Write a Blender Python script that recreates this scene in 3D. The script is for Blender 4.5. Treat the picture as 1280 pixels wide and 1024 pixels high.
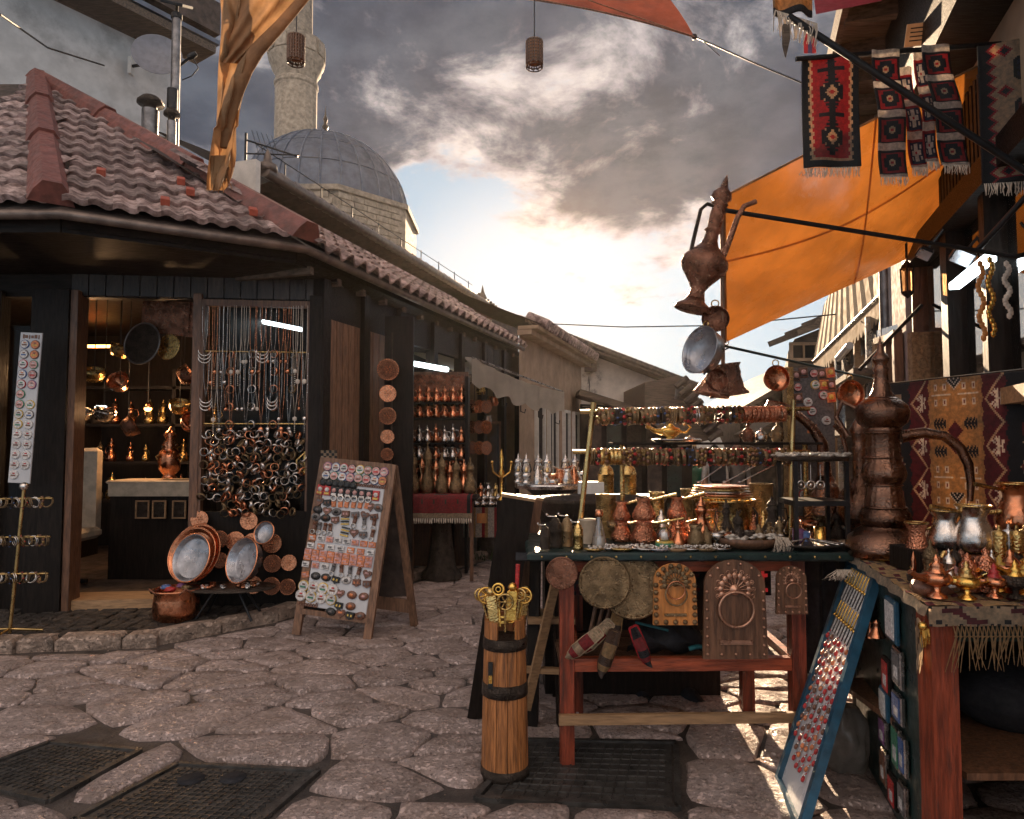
import bpy, math, random
import numpy as np
from mathutils import Vector, Matrix
for o in list(bpy.data.objects): bpy.data.objects.remove(o)
SC = bpy.context.scene
COL = SC.collection
R = math.radians
rnd = random.Random(7)
# ------------------------------------------------------------ camera
F = 853.33; CH = 1.3; TILT = math.atan(43/853.33)
cam = bpy.data.cameras.new('camera'); cam.lens = 24; cam.sensor_width = 36
cam.clip_start = .05; cam.clip_end = 900
co = bpy.data.objects.new('camera', cam); COL.objects.link(co)
co.location = (0, 0, CH); co.rotation_euler = (math.pi/2 + TILT, 0, 0)
SC.camera = co
SC.render.resolution_x = 1024; SC.render.resolution_y = 819
# ------------------------------------------------------------ light
SUN_EL, SUN_AZ = 16.5, 6.0            # degrees; azimuth from +Y towards +X
SC.view_settings.view_transform = 'Standard'; SC.view_settings.look = 'None'
SC.view_settings.gamma = 1; SC.view_settings.use_curve_mapping = False
SC.view_settings.exposure = 2.3
sl = bpy.data.lights.new('sun', 'SUN'); sl.energy = 2.1; sl.angle = R(.5); sl.color = (1, .72, .46)
so = bpy.data.objects.new('sun', sl); COL.objects.link(so)
sd = Vector((math.sin(R(SUN_AZ))*math.cos(R(SUN_EL)), math.cos(R(SUN_AZ))*math.cos(R(SUN_EL)), math.sin(R(SUN_EL))))
so.rotation_euler = sd.to_track_quat('Z', 'Y').to_euler()

class NT:
    def __init__(s, tree): s.t = tree; s.n = tree.nodes; s.l = tree.links
    def node(s, ty, ins=None, **kw):
        n = s.n.new(ty)
        for k, v in kw.items(): setattr(n, k, v)
        for k, v in (ins or {}).items():
            i = n.inputs[k]
            if isinstance(v, bpy.types.NodeSocket): s.l.new(v, i)
            else: i.default_value = v
        return n
    def math(s, op, a, b=0.0, c=0.0, clamp=False):
        return s.node('ShaderNodeMath', {0: a, 1: b, 2: c}, operation=op, use_clamp=clamp).outputs[0]
    def vmath(s, op, a, b=(0, 0, 0)):
        n = s.node('ShaderNodeVectorMath', {0: a, 1: b}, operation=op)
        return n.outputs[1] if op in ('DOT_PRODUCT', 'LENGTH', 'DISTANCE') else n.outputs[0]
    def noise(s, vec, scale, detail=4, rough=.55, dist=0):
        return s.node('ShaderNodeTexNoise', {'Vector': vec, 'Scale': scale, 'Detail': detail, 'Roughness': rough, 'Distortion': dist}).outputs[0]
    def rng(s, v, a, b, c=0.0, d=1.0, smooth=True):
        return s.node('ShaderNodeMapRange', {0: v, 1: a, 2: b, 3: c, 4: d}, interpolation_type='SMOOTHSTEP' if smooth else 'LINEAR').outputs[0]
    def mix(s, f, a, b, mode='MIX'):
        return s.node('ShaderNodeMixRGB', {0: f, 1: a, 2: b}, blend_type=mode).outputs[0]
def c4(c, k=1.0): return (c[0]*k, c[1]*k, c[2]*k, 1)

w = bpy.data.worlds.new('World'); SC.world = w; w.use_nodes = True
n = NT(w.node_tree); n.n.clear()
sky = n.node('ShaderNodeTexSky', sky_type='NISHITA', sun_disc=False, sun_elevation=R(SUN_EL), sun_rotation=R(SUN_AZ), air_density=1.2, dust_density=1.5, ozone_density=1.5)
d = n.node('ShaderNodeTexCoord').outputs['Generated']
sep = n.node('ShaderNodeSeparateXYZ', {0: d})
el = n.math('MAXIMUM', sep.outputs[2], 0)
pz = n.math('ADD', el, .22)
px_ = n.math('DIVIDE', sep.outputs[0], pz); py_ = n.math('DIVIDE', sep.outputs[1], pz)
uv = n.node('ShaderNodeCombineXYZ', {0: px_, 1: py_, 2: 3.3}).outputs[0]
big = n.noise(uv, 1.15, 3, .5, .4)
fine = n.noise(uv, 3.4, 9, .62, .35)
dens = n.math('ADD', n.math('MULTIPLY', big, .52), n.math('MULTIPLY', fine, .585))
cov = n.rng(el, .17, .42, .12, -.03)                    # fewer clouds low over the roofs
mask = n.rng(n.math('SUBTRACT', dens, cov), .455, .53)
thick = n.rng(n.math('SUBTRACT', dens, cov), .49, .62)
sdot = n.vmath('DOT_PRODUCT', d, tuple(Vector((math.sin(R(.3))*math.cos(R(10.2)), math.cos(R(.3))*math.cos(R(10.2)), math.sin(R(10.2))))))
glow = n.rng(sdot, .80, 1.0); glow2 = n.rng(sdot, .975, 1.0)
lit = n.mix(glow, (1.5, 1.48, 1.56, 1), (2.0, 1.7, 1.56, 1))
back = n.rng(sdot, -.8, .55, 1, 0)                        # unseen clouds opposite the low sun, brightened and warmed to light the foreground
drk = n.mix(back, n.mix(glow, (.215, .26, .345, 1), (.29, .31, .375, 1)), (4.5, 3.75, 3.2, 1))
mott = n.noise(uv, 9, 6, .6)
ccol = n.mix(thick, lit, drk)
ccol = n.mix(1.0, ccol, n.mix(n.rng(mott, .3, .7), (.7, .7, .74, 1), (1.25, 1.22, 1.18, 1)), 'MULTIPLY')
clear = n.mix(.985, sky.outputs[0], n.mix(n.rng(el, .1, .75), (1.1, 1.45, 1.75, 1), (.5, .75, 1.08, 1)))
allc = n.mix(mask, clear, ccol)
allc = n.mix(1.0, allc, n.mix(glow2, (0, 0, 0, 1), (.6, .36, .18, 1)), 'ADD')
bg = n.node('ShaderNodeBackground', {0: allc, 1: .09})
n.node('ShaderNodeOutputWorld', {0: bg.outputs[0]})

# ------------------------------------------------------------ positions (photo pixel + distance -> metres)
CT, ST = math.cos(TILT), math.sin(TILT)
def ray(px, py):
    x = (px-640)/F; y = (512-py)/F
    return Vector((x, CT - y*ST, ST + y*CT))
def at(px, py, Y):
    r = ray(px, py); return Vector((0, 0, CH)) + r*(Y/r.y)
def onz(px, py, z=0.0):
    r = ray(px, py); return Vector((0, 0, CH)) + r*((z-CH)/r.z)
def gz(y): return 0.0 if y < 7.5 else -(y-7.5)*.08*min(1, (y-7.5)/2)   # the street falls away behind the stalls

# ------------------------------------------------------------ materials
MT = {}
def mat(name, col, rough=.6, metal=0.0, var=.3, scale=12, bump=.25, bscale=70, kind='noise', grain=None, col2=None, spec=.5, dirt=0.0, rv=.12, orand=.12, disp='Object', sheen=0, trans=0.0, alpha=None):
    m = bpy.data.materials.new(name); m.use_nodes = True; n = NT(m.node_tree)
    b = n.n['Principled BSDF']; tc = n.node('ShaderNodeTexCoord').outputs[disp]
    if grain: tc = n.node('ShaderNodeMapping', {0: tc, 3: grain}).outputs[0]
    oi = n.node('ShaderNodeObjectInfo').outputs['Random']
    tcr = n.vmath('ADD', tc, n.node('ShaderNodeCombineXYZ', {0: n.math('MULTIPLY', oi, 37), 1: n.math('MULTIPLY', oi, 11), 2: oi}).outputs[0])
    f = n.rng(n.noise(tcr, scale, 6, .6), .3, .7)
    c = n.mix(f, c4(col, 1-var), c4(col2, 1) if col2 else c4(col, 1+var))
    br = n.math('ADD', 1-orand, n.math('MULTIPLY', oi, 2*orand))
    c = n.mix(1.0, c, n.node('ShaderNodeCombineXYZ', {0: br, 1: br, 2: br}).outputs[0], 'MULTIPLY')
    if dirt:
        df = n.rng(n.noise(tcr, scale*.37, 8, .7), .52, .68, 0, dirt)
        c = n.mix(df, c, (.03, .024, .02, 1))
    if kind == 'pit':                        # dirt sitting in the pits
        c = n.mix(n.rng(n.noise(tcr, bscale*1.7, 4, .7), .56, .66, 0, .8), c, c4(col, .16))
    n.l.new(c, b.inputs['Base Color'])
    b.inputs['Metallic'].default_value = metal
    b.inputs['Specular IOR Level'].default_value = spec
    rr = n.rng(n.noise(tcr, scale*2.1, 5, .6), .3, .7, max(.03, rough-rv), min(1, rough+rv))
    n.l.new(rr, b.inputs['Roughness'])
    if sheen: b.inputs['Sheen Weight'].default_value = sheen
    if bump:
        if kind == 'hammer':
            h = n.node('ShaderNodeTexVoronoi', {'Vector': tcr, 'Scale': bscale}, feature='SMOOTH_F1').outputs[0]
        elif kind == 'engrave':
            v = n.node('ShaderNodeTexVoronoi', {'Vector': tcr, 'Scale': bscale}, feature='DISTANCE_TO_EDGE').outputs[0]
            h = n.math('ADD', n.rng(v, 0, .09), n.math('MULTIPLY', n.noise(tcr, bscale*2.3, 3), .7))
        elif kind == 'pit':
            h = n.math('ADD', n.rng(n.noise(tcr, bscale, 6, .68), .36, .58), n.math('MULTIPLY', n.noise(tcr, bscale*.3, 4), 1.2))
        elif kind == 'weave':
            h = n.node('ShaderNodeTexWave', {'Vector': tcr, 'Scale': bscale, 'Distortion': 1.5, 'Detail': 2}, bands_direction='Z').outputs[0]
        else: h = n.noise(tcr, bscale, 6, .6)
        bp = n.node('ShaderNodeBump', {'Strength': bump, 'Distance': .01 if kind != 'pit' else .02, 'Height': h})
        n.l.new(bp.outputs[0], b.inputs['Normal'])
    if trans:
        tr = n.node('ShaderNodeBsdfTranslucent', {0: c})
        mx = n.node('ShaderNodeMixShader', {0: trans, 1: b.outputs[0], 2: tr.outputs[0]})
        n.l.new(mx.outputs[0], n.n['Material Output'].inputs[0])
    m.diffuse_color = c4(col); MT[name] = m
    return m
def glassmat(name, tint=(1, 1, 1), rough=.02, refl=.12, ior=1.45):
    m = bpy.data.materials.new(name); m.use_nodes = True; n = NT(m.node_tree)
    b = n.n['Principled BSDF']; n.n.remove(b)
    fr = n.node('ShaderNodeFresnel', {0: ior}).outputs[0]
    gl = n.node('ShaderNodeBsdfGlossy', {'Color': (1, 1, 1, 1), 'Roughness': rough}); tp = n.node('ShaderNodeBsdfTransparent', {0: c4(tint)})
    mx = n.node('ShaderNodeMixShader', {0: n.math('ADD', fr, refl, clamp=True), 1: tp.outputs[0], 2: gl.outputs[0]})
    n.l.new(mx.outputs[0], n.n['Material Output'].inputs[0]); MT[name] = m; return m
def emat(name, col, st):
    m = bpy.data.materials.new(name); m.use_nodes = True; b = m.node_tree.nodes['Principled BSDF']
    b.inputs['Base Color'].default_value = c4(col); b.inputs['Emission Color'].default_value = c4(col); b.inputs['Emission Strength'].default_value = st
    MT[name] = m; return m
mat('stone', (.54, .4, .345), .3, var=.22, scale=7, bump=.8, bscale=40, kind='pit', col2=(.68, .53, .49), orand=.15, spec=.8, dirt=.3)
mat('kerbstone', (.46, .34, .27), .6, var=.3, scale=10, bump=.9, bscale=26, kind='pit', dirt=.7)
mat('mortar', (.065, .052, .045), .5, var=.45, scale=5, bump=.8, bscale=90, spec=.6)
mat('cobble', (.075, .06, .05), .62, var=.5, scale=6, bump=.9, bscale=30, kind='pit')
mat('iron', (.1, .095, .09), .38, metal=.6, var=.4, scale=14, bump=.3, bscale=120, dirt=.4)
mat('blackmetal', (.018, .018, .02), .45, metal=.4, var=.3, bump=.1)
mat('steel', (.36, .35, .34), .3, metal=.95, var=.3, scale=9, bump=.12, dirt=.3)
mat('dish', (.2, .2, .225), .5, metal=.2, var=.12, bump=.03, dirt=.2)
mat('galv', (.2, .19, .19), .42, metal=.8, var=.35, scale=9, bump=.1, dirt=.4)
mat('copper', (.62, .25, .13), .25, metal=1, var=.35, scale=9, bump=.1, bscale=60, kind='hammer', dirt=.5)
mat('plainbrass', (.5, .34, .14), .3, metal=1, var=.3, scale=9, bump=.05, dirt=.4)
mat('hcopper', (.52, .21, .12), .3, metal=1, var=.4, scale=20, bump=.6, bscale=190, kind='hammer', dirt=.5)
mat('oldcopper', (.24, .11, .07), .3, metal=.95, var=.5, scale=14, bump=.45, bscale=90, kind='engrave', dirt=.6)
mat('ewercopper', (.2, .105, .07), .25, metal=1, var=.45, scale=7, bump=.22, bscale=60, kind='engrave', dirt=.5)
mat('rosemetal', (.55, .3, .2), .35, metal=.85, var=.25, scale=20, bump=.2, dirt=.25)
mat('brass', (.6, .4, .15), .26, metal=1, var=.3, scale=16, bump=.25, bscale=160, kind='hammer', dirt=.45)
mat('hbrass', (.36, .24, .1), .36, metal=1, var=.45, scale=30, bump=.7, bscale=230, kind='hammer', dirt=.5)
mat('oldbrass', (.26, .18, .1), .34, metal=.95, var=.4, scale=18, bump=.45, bscale=110, kind='engrave', dirt=.5)
mat('gold', (.85, .5, .12), .24, metal=1, var=.2, bump=.2)
mat('silver', (.62, .57, .53), .2, metal=1, var=.3, scale=22, bump=.12, bscale=150, kind='engrave', dirt=.3)
mat('tin', (.4, .4, .43), .33, metal=.85, var=.35, scale=8, bump=.3, bscale=30, dirt=.35)
mat('darkmetal', (.07, .055, .045), .38, metal=.85, var=.4, scale=20, bump=.6, bscale=110, kind='engrave')
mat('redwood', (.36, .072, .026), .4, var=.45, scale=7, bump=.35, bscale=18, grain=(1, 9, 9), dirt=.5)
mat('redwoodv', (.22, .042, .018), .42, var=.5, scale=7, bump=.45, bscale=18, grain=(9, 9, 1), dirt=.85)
mat('orangewood', (.52, .2, .05), .42, var=.3, scale=7, bump=.35, bscale=14, grain=(8, 8, 1), dirt=.25)
mat('churnwood', (.36, .14, .045), .42, var=.5, scale=9, bump=.5, bscale=16, grain=(9, 9, .9), dirt=.55)
mat('brownwood', (.14, .066, .035), .45, var=.45, scale=8, bump=.35, bscale=16, grain=(9, 9, 1), dirt=.4)
mat('palewood', (.34, .2, .1), .55, var=.3, scale=8, bump=.3, bscale=16, grain=(1, 9, 9), dirt=.3)
mat('boardwood', (.2, .105, .06), .55, var=.4, scale=8, bump=.4, bscale=20, grain=(9, 9, 1), dirt=.4)
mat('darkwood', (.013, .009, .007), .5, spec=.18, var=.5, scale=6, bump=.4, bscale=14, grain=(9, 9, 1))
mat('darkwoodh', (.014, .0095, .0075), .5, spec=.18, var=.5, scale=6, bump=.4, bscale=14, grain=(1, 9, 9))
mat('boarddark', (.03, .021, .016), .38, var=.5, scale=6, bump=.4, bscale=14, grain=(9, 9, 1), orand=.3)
mat('oldtimber', (.1, .07, .05), .7, var=.5, scale=6, bump=.6, bscale=12, grain=(1, 8, 8), dirt=.4)
mat('rooftile', (.2, .12, .1), .6, var=.4, scale=16, bump=.6, bscale=60, col2=(.46, .33, .3), orand=.38, dirt=.7)
mat('newtile', (.42, .09, .05), .55, var=.2, bump=.2)
mat('ridgetile', (.18, .06, .045), .5, var=.35, scale=12, bump=.4, bscale=60, orand=.2, dirt=.4)
mat('darkroof', (.06, .042, .034), .75, var=.5, scale=8, bump=.6, bscale=30)
mat('gutterbrown', (.16, .12, .1), .4, metal=.5, var=.3, scale=10, bump=.1, dirt=.3)
mat('plaster', (.55, .54, .53), .85, var=.14, scale=4, bump=.35, bscale=24, dirt=.28)
mat('stucco', (.36, .25, .17), .85, var=.2, scale=4, bump=.35, bscale=24, dirt=.25)
mat('whitewall', (.62, .56, .5), .85, var=.15, scale=4, bump=.35, bscale=22, dirt=.85)
mat('peachwall', (.42, .29, .19), .8, var=.15, scale=4, bump=.25, bscale=24, dirt=.2)
mat('limestone', (.31, .25, .19), .8, var=.3, scale=6, bump=.6, bscale=12, dirt=.35, orand=.15)
mat('displaycloth', (.3, .2, .11), .7, var=.4, scale=40, bump=.4)
mat('pinkplaster', (.4, .34, .33), .8, var=.15, bump=.2, dirt=.2)
mat('lead', (.115, .135, .175), .5, metal=.35, var=.25, scale=3, bump=.2, bscale=14, orand=.15, dirt=.2)
mat('white', (.62, .6, .57), .5, var=.1, bump=.1)
mat('panelwhite', (.58, .58, .6), .35, var=.08, scale=3, bump=.05, dirt=.12)
mat('cream', (.45, .37, .28), .6, var=.2, bump=.2)
mat('bluepaint', (.015, .07, .12), .4, var=.35, scale=14, bump=.2, dirt=.3)
mat('greenpaint', (.01, .028, .026), .38, var=.4, scale=9, bump=.2, dirt=.3)
mat('orangesail', (.56, .19, .033), .3, var=.28, scale=2.2, bump=.9, bscale=3.0, trans=.34, orand=0)
mat('tansail', (.36, .2, .095), .75, var=.35, scale=7, bump=.5, bscale=40, trans=.4, orand=0)
mat('redsail', (.2, .05, .028), .7, var=.3, scale=5, bump=.4, bscale=110, kind='weave', trans=.4, orand=0)
mat('maroonsail', (.16, .018, .03), .7, var=.2, bump=.2, trans=.3)
mat('whitecloth', (.62, .57, .5), .8, var=.12, scale=5, bump=.3, bscale=10, trans=.55)
mat('awningcloth', (.5, .36, .22), .8, var=.2, scale=6, bump=.3, bscale=18, trans=.3)
for nm, c in dict(wool_red=(.5, .02, .028), wool_darkred=(.19, .014, .02), wool_black=(.014, .011, .016), wool_cream=(.7, .52, .34), wool_white=(.85, .76, .68), wool_gold=(.6, .36, .15), wool_navy=(.03, .03, .085), wool_brown=(.12, .06, .035)).items():
    mat(nm, c, .9, var=.28, scale=60, bump=.8, bscale=260, kind='weave', spec=.2, orand=.06, sheen=.2, trans=.42)
mat('fringe', (.62, .52, .42), .9, var=.25, scale=30, bump=.4, spec=.2)
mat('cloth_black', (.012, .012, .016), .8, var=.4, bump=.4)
mat('teal', (.02, .14, .16), .6)
mat('shell', (.62, .54, .46), .5, var=.25, scale=30, bump=.6)
mat('skin', (.45, .25, .17), .55, var=.1, bump=.1)
mat('plastic', (.2, .19, .18), .25, var=.2, scale=7, bump=.5, bscale=12, trans=.3)
mat('leaf', (.05, .075, .03), .6, var=.4, bump=.3)
for nm, c in dict(p_blue=(.06, .12, .3), p_red=(.45, .03, .03), p_orange=(.6, .2, .08), p_yellow=(.6, .4, .08), p_green=(.05, .2, .12), p_purple=(.2, .08, .2), p_black=(.015, .015, .015), p_pink=(.55, .3, .28), p_white=(.6, .57, .55), p_brown=(.17, .075, .045), p_grey=(.13, .12, .12)).items():
    mat(nm, c, .35, var=.35, scale=90, bump=.3, bscale=120)
glassmat('glass'); glassmat('shopglass', (.9, .9, .9), .02, 0, 1.15); glassmat('amberglass', (.9, .7, .5))
emat('lamp_warm', (1, .42, .1), 2.2); emat('lamp_cool', (.85, .95, 1), 9); emat('tube_light', (.8, .95, 1), 1.6)

# ------------------------------------------------------------ mesh helpers
class MB:
    def __init__(s, T=None): s.v = []; s.f = []; s.m = []; s.s = []; s.T = T or Matrix()
    def add(s, vs, fs, mi=0, sm=False, T=None):
        k = len(s.v); M = s.T @ T if T else s.T
        s.v += [tuple(M @ Vector(v)) for v in vs]
        for i, f in enumerate(fs):
            s.f.append(tuple(k+j for j in f)); s.m.append(mi[i] if isinstance(mi, (list, tuple)) else mi); s.s.append(sm)
        return s
    def box(s, c, d, mi=0, T=None, bev=0.0):
        x, y, z = d[0]/2, d[1]/2, d[2]/2
        if not bev:
            vs = [(c[0]+i*x, c[1]+j*y, c[2]+k*z) for k in (-1, 1) for j in (-1, 1) for i in (-1, 1)]
            return s.add(vs, [(0, 2, 3, 1), (4, 5, 7, 6), (0, 1, 5, 4), (2, 6, 7, 3), (0, 4, 6, 2), (1, 3, 7, 5)], mi, False, T)
        b = bev; vs = []
        for zz, q in ((-z, b), (-z+b, 0), (z-b, 0), (z, b)):
            for (i, j) in ((-1, -1), (1, -1), (1, 1), (-1, 1)):
                vs.append((c[0]+i*(x-q), c[1]+j*(y-q), c[2]+zz))
        fs = [(3, 2, 1, 0), (12, 13, 14, 15)]
        for r in range(3):
            for i in range(4): fs.append((r*4+i, r*4+(i+1) % 4, r*4+4+(i+1) % 4, r*4+4+i))
        return s.add(vs, fs, mi, False, T)
    def bar(s, a, b, w, h, mi=0, up=(0, 0, 1), bev=0.0):
        a, b = Vector(a), Vector(b); x = (b-a); L = x.length; x.normalize()
        u = Vector(up); y = u.cross(x)
        if y.length < 1e-4: y = Vector((0, 1, 0)).cross(x)
        y.normalize(); z = x.cross(y)
        T = Matrix((x, y, z)).transposed().to_4x4(); T.translation = (a+b)/2
        return s.box((0, 0, 0), (L, w, h), mi, T, bev)
    def tube(s, pts, r, n=8, mi=0, caps=True, sm=True, flat=1.0):
        pts = [Vector(p) for p in pts]; vs = []; fs = []
        rs = r if isinstance(r, (list, tuple)) else [r]*len(pts)
        pu = None
        for i, p in enumerate(pts):
            t = (pts[min(i+1, len(pts)-1)] - pts[max(i-1, 0)]).normalized()
            if pu is None:
                pu = Vector((0, 0, 1)) if abs(t.z) < .9 else Vector((0, 1, 0))
            u = (pu - t*pu.dot(t)).normalized(); pu = u; v = t.cross(u)
            for k in range(n):
                a = 2*math.pi*k/n
                vs.append(p + u*math.cos(a)*rs[i] + v*math.sin(a)*rs[i]*flat)
        for i in range(len(pts)-1):
            for k in range(n): fs.append((i*n+k, i*n+(k+1) % n, (i+1)*n+(k+1) % n, (i+1)*n+k))
        s.add(vs, fs, mi, sm)
        if caps:
            e = (len(pts)-1)*n
            s.add(vs[:n], [tuple(range(n))[::-1]], mi); s.add(vs[e:e+n], [tuple(range(n))], mi)
        return s
    def lathe(s, pr, n=20, mi=0, T=None, sm=True, flute=0, fa=0.0, twist=0.0, sy=1.0):
        vs = []; fs = []
        for i, (r, z) in enumerate(pr):
            for k in range(n):
                a = 2*math.pi*k/n
                rr = r*(1+fa*math.cos(flute*(a+twist*i))) if flute else r
                vs.append((rr*math.cos(a), rr*math.sin(a)*sy, z))
        for i in range(len(pr)-1):
            for k in range(n):
                fs.append((i*n+k, i*n+(k+1) % n, (i+1)*n+(k+1) % n, (i+1)*n+k))
        s.add(vs, fs, mi, sm, T)
        if pr[0] == pr[-1]: return s
        if pr[0][0] > .0005: s.add(vs[:n], [tuple(range(n))[::-1]], mi, False, T)
        if pr[-1][0] > .0005: s.add(vs[-n:], [tuple(range(n))], mi, False, T)
        return s
    def prism(s, poly, d, mi=0, T=None):
        # polygon in the local xz plane, depth d along +y
        n = len(poly)
        vs = [(p[0], 0, p[1]) for p in poly] + [(p[0], d, p[1]) for p in poly]
        fs = [tuple(range(n)), tuple(range(n, 2*n))[::-1]] + [(i, n+i, n+(i+1) % n, (i+1) % n) for i in range(n)]
        return s.add(vs, fs, mi, False, T)
    def sheet(s, fn, nu, nv, mi=0, sm=True):
        vs = [fn(i/nu, j/nv) for j in range(nv+1) for i in range(nu+1)]; fs = []; ms = []
        for j in range(nv):
            for i in range(nu):
                k = j*(nu+1)+i; fs.append((k, k+1, k+nu+2, k+nu+1))
                ms.append(mi(i, j) if callable(mi) else mi)
        return s.add(vs, fs, ms, sm)
    def ball(s, c, r, n=10, mi=0, sc=(1, 1, 1)):
        m = n//2; pr = [(math.sin(math.pi*i/m)*1.0, -math.cos(math.pi*i/m)) for i in range(m+1)]
        T = Matrix.Translation(c) @ Matrix.Diagonal((r*sc[0], r*sc[1], r*sc[2], 1))
        return s.lathe(pr, n, mi, T)
    def ring(s, c, R_, r, n=16, k=6, mi=0, T=None, arc=1.0):
        T2 = (T or Matrix()) ; vs = []; fs = []; N = n if arc == 1 else n+1
        for i in range(N):
            a = 2*math.pi*arc*i/n
            for j in range(k):
                b = 2*math.pi*j/k; q = R_+r*math.cos(b)
                vs.append((c[0]+q*math.cos(a), c[1]+r*math.sin(b), c[2]+q*math.sin(a)))
        for i in range(n):
            for j in range(k):
                i2 = (i+1) % N
                fs.append((i*k+j, i*k+(j+1) % k, i2*k+(j+1) % k, i2*k+j))
        return s.add(vs, fs, mi, True, T2)
    def mesh(s, name, mats):
        me = bpy.data.meshes.new(name); me.from_pydata(s.v, [], s.f)
        for m in ([mats] if isinstance(mats, str) else mats): me.materials.append(MT[m])
        me.polygons.foreach_set('material_index', s.m); me.polygons.foreach_set('use_smooth', s.s)
        me.update(); return me
def link(name, data, parent=None, loc=(0, 0, 0), rot=(0, 0, 0), kind=None):
    o = bpy.data.objects.new(name, data); COL.objects.link(o)
    o.location = loc; o.rotation_euler = rot
    if parent: o.parent = parent
    if kind: o['kind'] = kind
    return o
def tag(o, label, cat, group=None):
    o['label'] = label; o['category'] = cat
    if group: o['group'] = group
    return o
def thing(name, label, cat, loc=(0, 0, 0), rz=0.0, group=None, rot=None):
    return tag(link(name, None, None, loc, rot or (0, 0, rz)), label, cat, group)
def part(name, mb, mats, parent, loc=(0, 0, 0), rot=(0, 0, 0), kind=None, label=None):
    me = mb if isinstance(mb, bpy.types.Mesh) else mb.mesh(name, mats)
    o = link(name, me, parent, loc, rot, kind)
    if label: o['label'] = label
    return o
def solo(name, mb, mats, label, cat, loc=(0, 0, 0), rot=(0, 0, 0), group=None):
    return tag(part(name, mb, mats, None, loc, rot), label, cat, group)
def struct(name, mb, mats, parent=None, loc=(0, 0, 0)):
    return part(name, mb, mats, parent, loc, kind='structure' if not parent else None)
KIDS = {}
def dup(o, loc=None, rot=None, label=None, group=None, parent=None, scale=None):
    c = o.copy(); COL.objects.link(c)
    if parent: c.parent = parent
    for ch in [x for x in o.children]: dup(ch, parent=c)
    if loc is not None: c.location = loc
    if rot is not None: c.rotation_euler = rot
    if scale is not None: c.scale = (scale,)*3 if isinstance(scale, (int, float)) else scale
    if label: c['label'] = label
    if group: c['group'] = group
    return c
ONES = 'first second third fourth fifth sixth seventh eighth ninth tenth eleventh twelfth thirteenth fourteenth fifteenth sixteenth seventeenth eighteenth nineteenth'.split()
def ordn(k):                                 # 0 -> first
    k += 1
    if k < 20: return ONES[k-1]
    t, u = divmod(k, 10); w_ = ['twent', 'thirt', 'fort', 'fift', 'sixt'][t-2]
    return w_+'ieth' if u == 0 else w_+'y-'+ONES[u-1]
def RX(a): return Matrix.Rotation(R(a), 4, 'X')
def RY(a): return Matrix.Rotation(R(a), 4, 'Y')
def RZ(a): return Matrix.Rotation(R(a), 4, 'Z')
def TR(*v): return Matrix.Translation(v if len(v) == 3 else v[0])
# ============================================================ ground
def chaikin(p, k=1):
    for _ in range(k):
        q = []
        for i in range(len(p)):
            a, b = p[i], p[(i+1) % len(p)]
            q += [(a[0]*.75+b[0]*.25, a[1]*.75+b[1]*.25), (a[0]*.25+b[0]*.75, a[1]*.25+b[1]*.75)]
        p = q
    return p
def cutc(p, t):
    q = []
    for i in range(len(p)):
        a, b = p[i], p[(i+1) % len(p)]
        q += [(a[0]*(1-t)+b[0]*t, a[1]*(1-t)+b[1]*t), (a[0]*t+b[0]*(1-t), a[1]*t+b[1]*(1-t))]
    return q
def clip(poly, px, py, nx, ny):              # keep the side where (p-pt).n <= 0
    out = []
    for i in range(len(poly)):
        a, b = poly[i], poly[(i+1) % len(poly)]
        da = (a[0]-px)*nx+(a[1]-py)*ny; db = (b[0]-px)*nx+(b[1]-py)*ny
        if da <= 0: out.append(a)
        if (da < 0 < db) or (db < 0 < da):
            t = da/(da-db); out.append((a[0]+(b[0]-a[0])*t, a[1]+(b[1]-a[1])*t))
    return out
KERB = [(-9, 4.28), (-3.24, 4.31), (-2.34, 4.43), (-1.74, 5.05), (-.95, 6.5), (-.27, 7.8), (1.5, 13.2), (3, 18)]
WALK = [(-9, 18)] + KERB
def quad(*px): return [tuple(onz(x, y)[:2]) for x, y in px]
COV = [quad((-60, 975), (62, 930), (176, 940), (60, 1003)), quad((90, 1028), (222, 957), (398, 966), (310, 1042)), quad((595, 1000), (655, 927), (845, 930), (848, 1012))]
COV[0] = [COV[0][0], COV[0][3], COV[0][2], COV[0][1]]; COV[1] = [COV[1][0], COV[1][3], COV[1][2], COV[1][1]]; COV[2] = [COV[2][0], COV[2][3], COV[2][2], COV[2][1]]
def ccw(p):
    a = sum(p[i][0]*p[(i+1) % len(p)][1]-p[(i+1) % len(p)][0]*p[i][1] for i in range(len(p)))
    return p if a > 0 else p[::-1]
OBST = [ccw(c) for c in COV] + [ccw(WALK)]
def sep_edge(poly, x, y):                      # most separating edge of convex obstacle
    best = (-9, None)
    for i in range(len(poly)):
        a, b = poly[i], poly[(i+1) % len(poly)]
        dx, dy = b[0]-a[0], b[1]-a[1]; L = math.hypot(dx, dy); nx, ny = dy/L, -dx/L
        dd = (x-a[0])*nx+(y-a[1])*ny
        if dd > best[0]: best = (dd, (a[0], a[1], nx, ny))
    return best
g = MB()
ys = [-6, 0, 4, 7.5, 8, 8.5, 9, 9.5, 10, 12, 14, 18, 26, 60]
for i in range(len(ys)-1):
    a, b = ys[i], ys[i+1]
    g.add([(-60, a, gz(a)-.004), (60, a, gz(a)-.004), (60, b, gz(b)-.004), (-60, b, gz(b)-.004)], [(0, 1, 2, 3)])
g.add([(-400, 60, gz(60)), (400, 60, gz(60)), (400, 600, gz(60)), (-400, 600, gz(60))], [(0, 1, 2, 3)])
ground = struct('ground', g, 'mortar')
SX, SY = .35, .24
seeds = []
r2 = random.Random(31)
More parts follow.
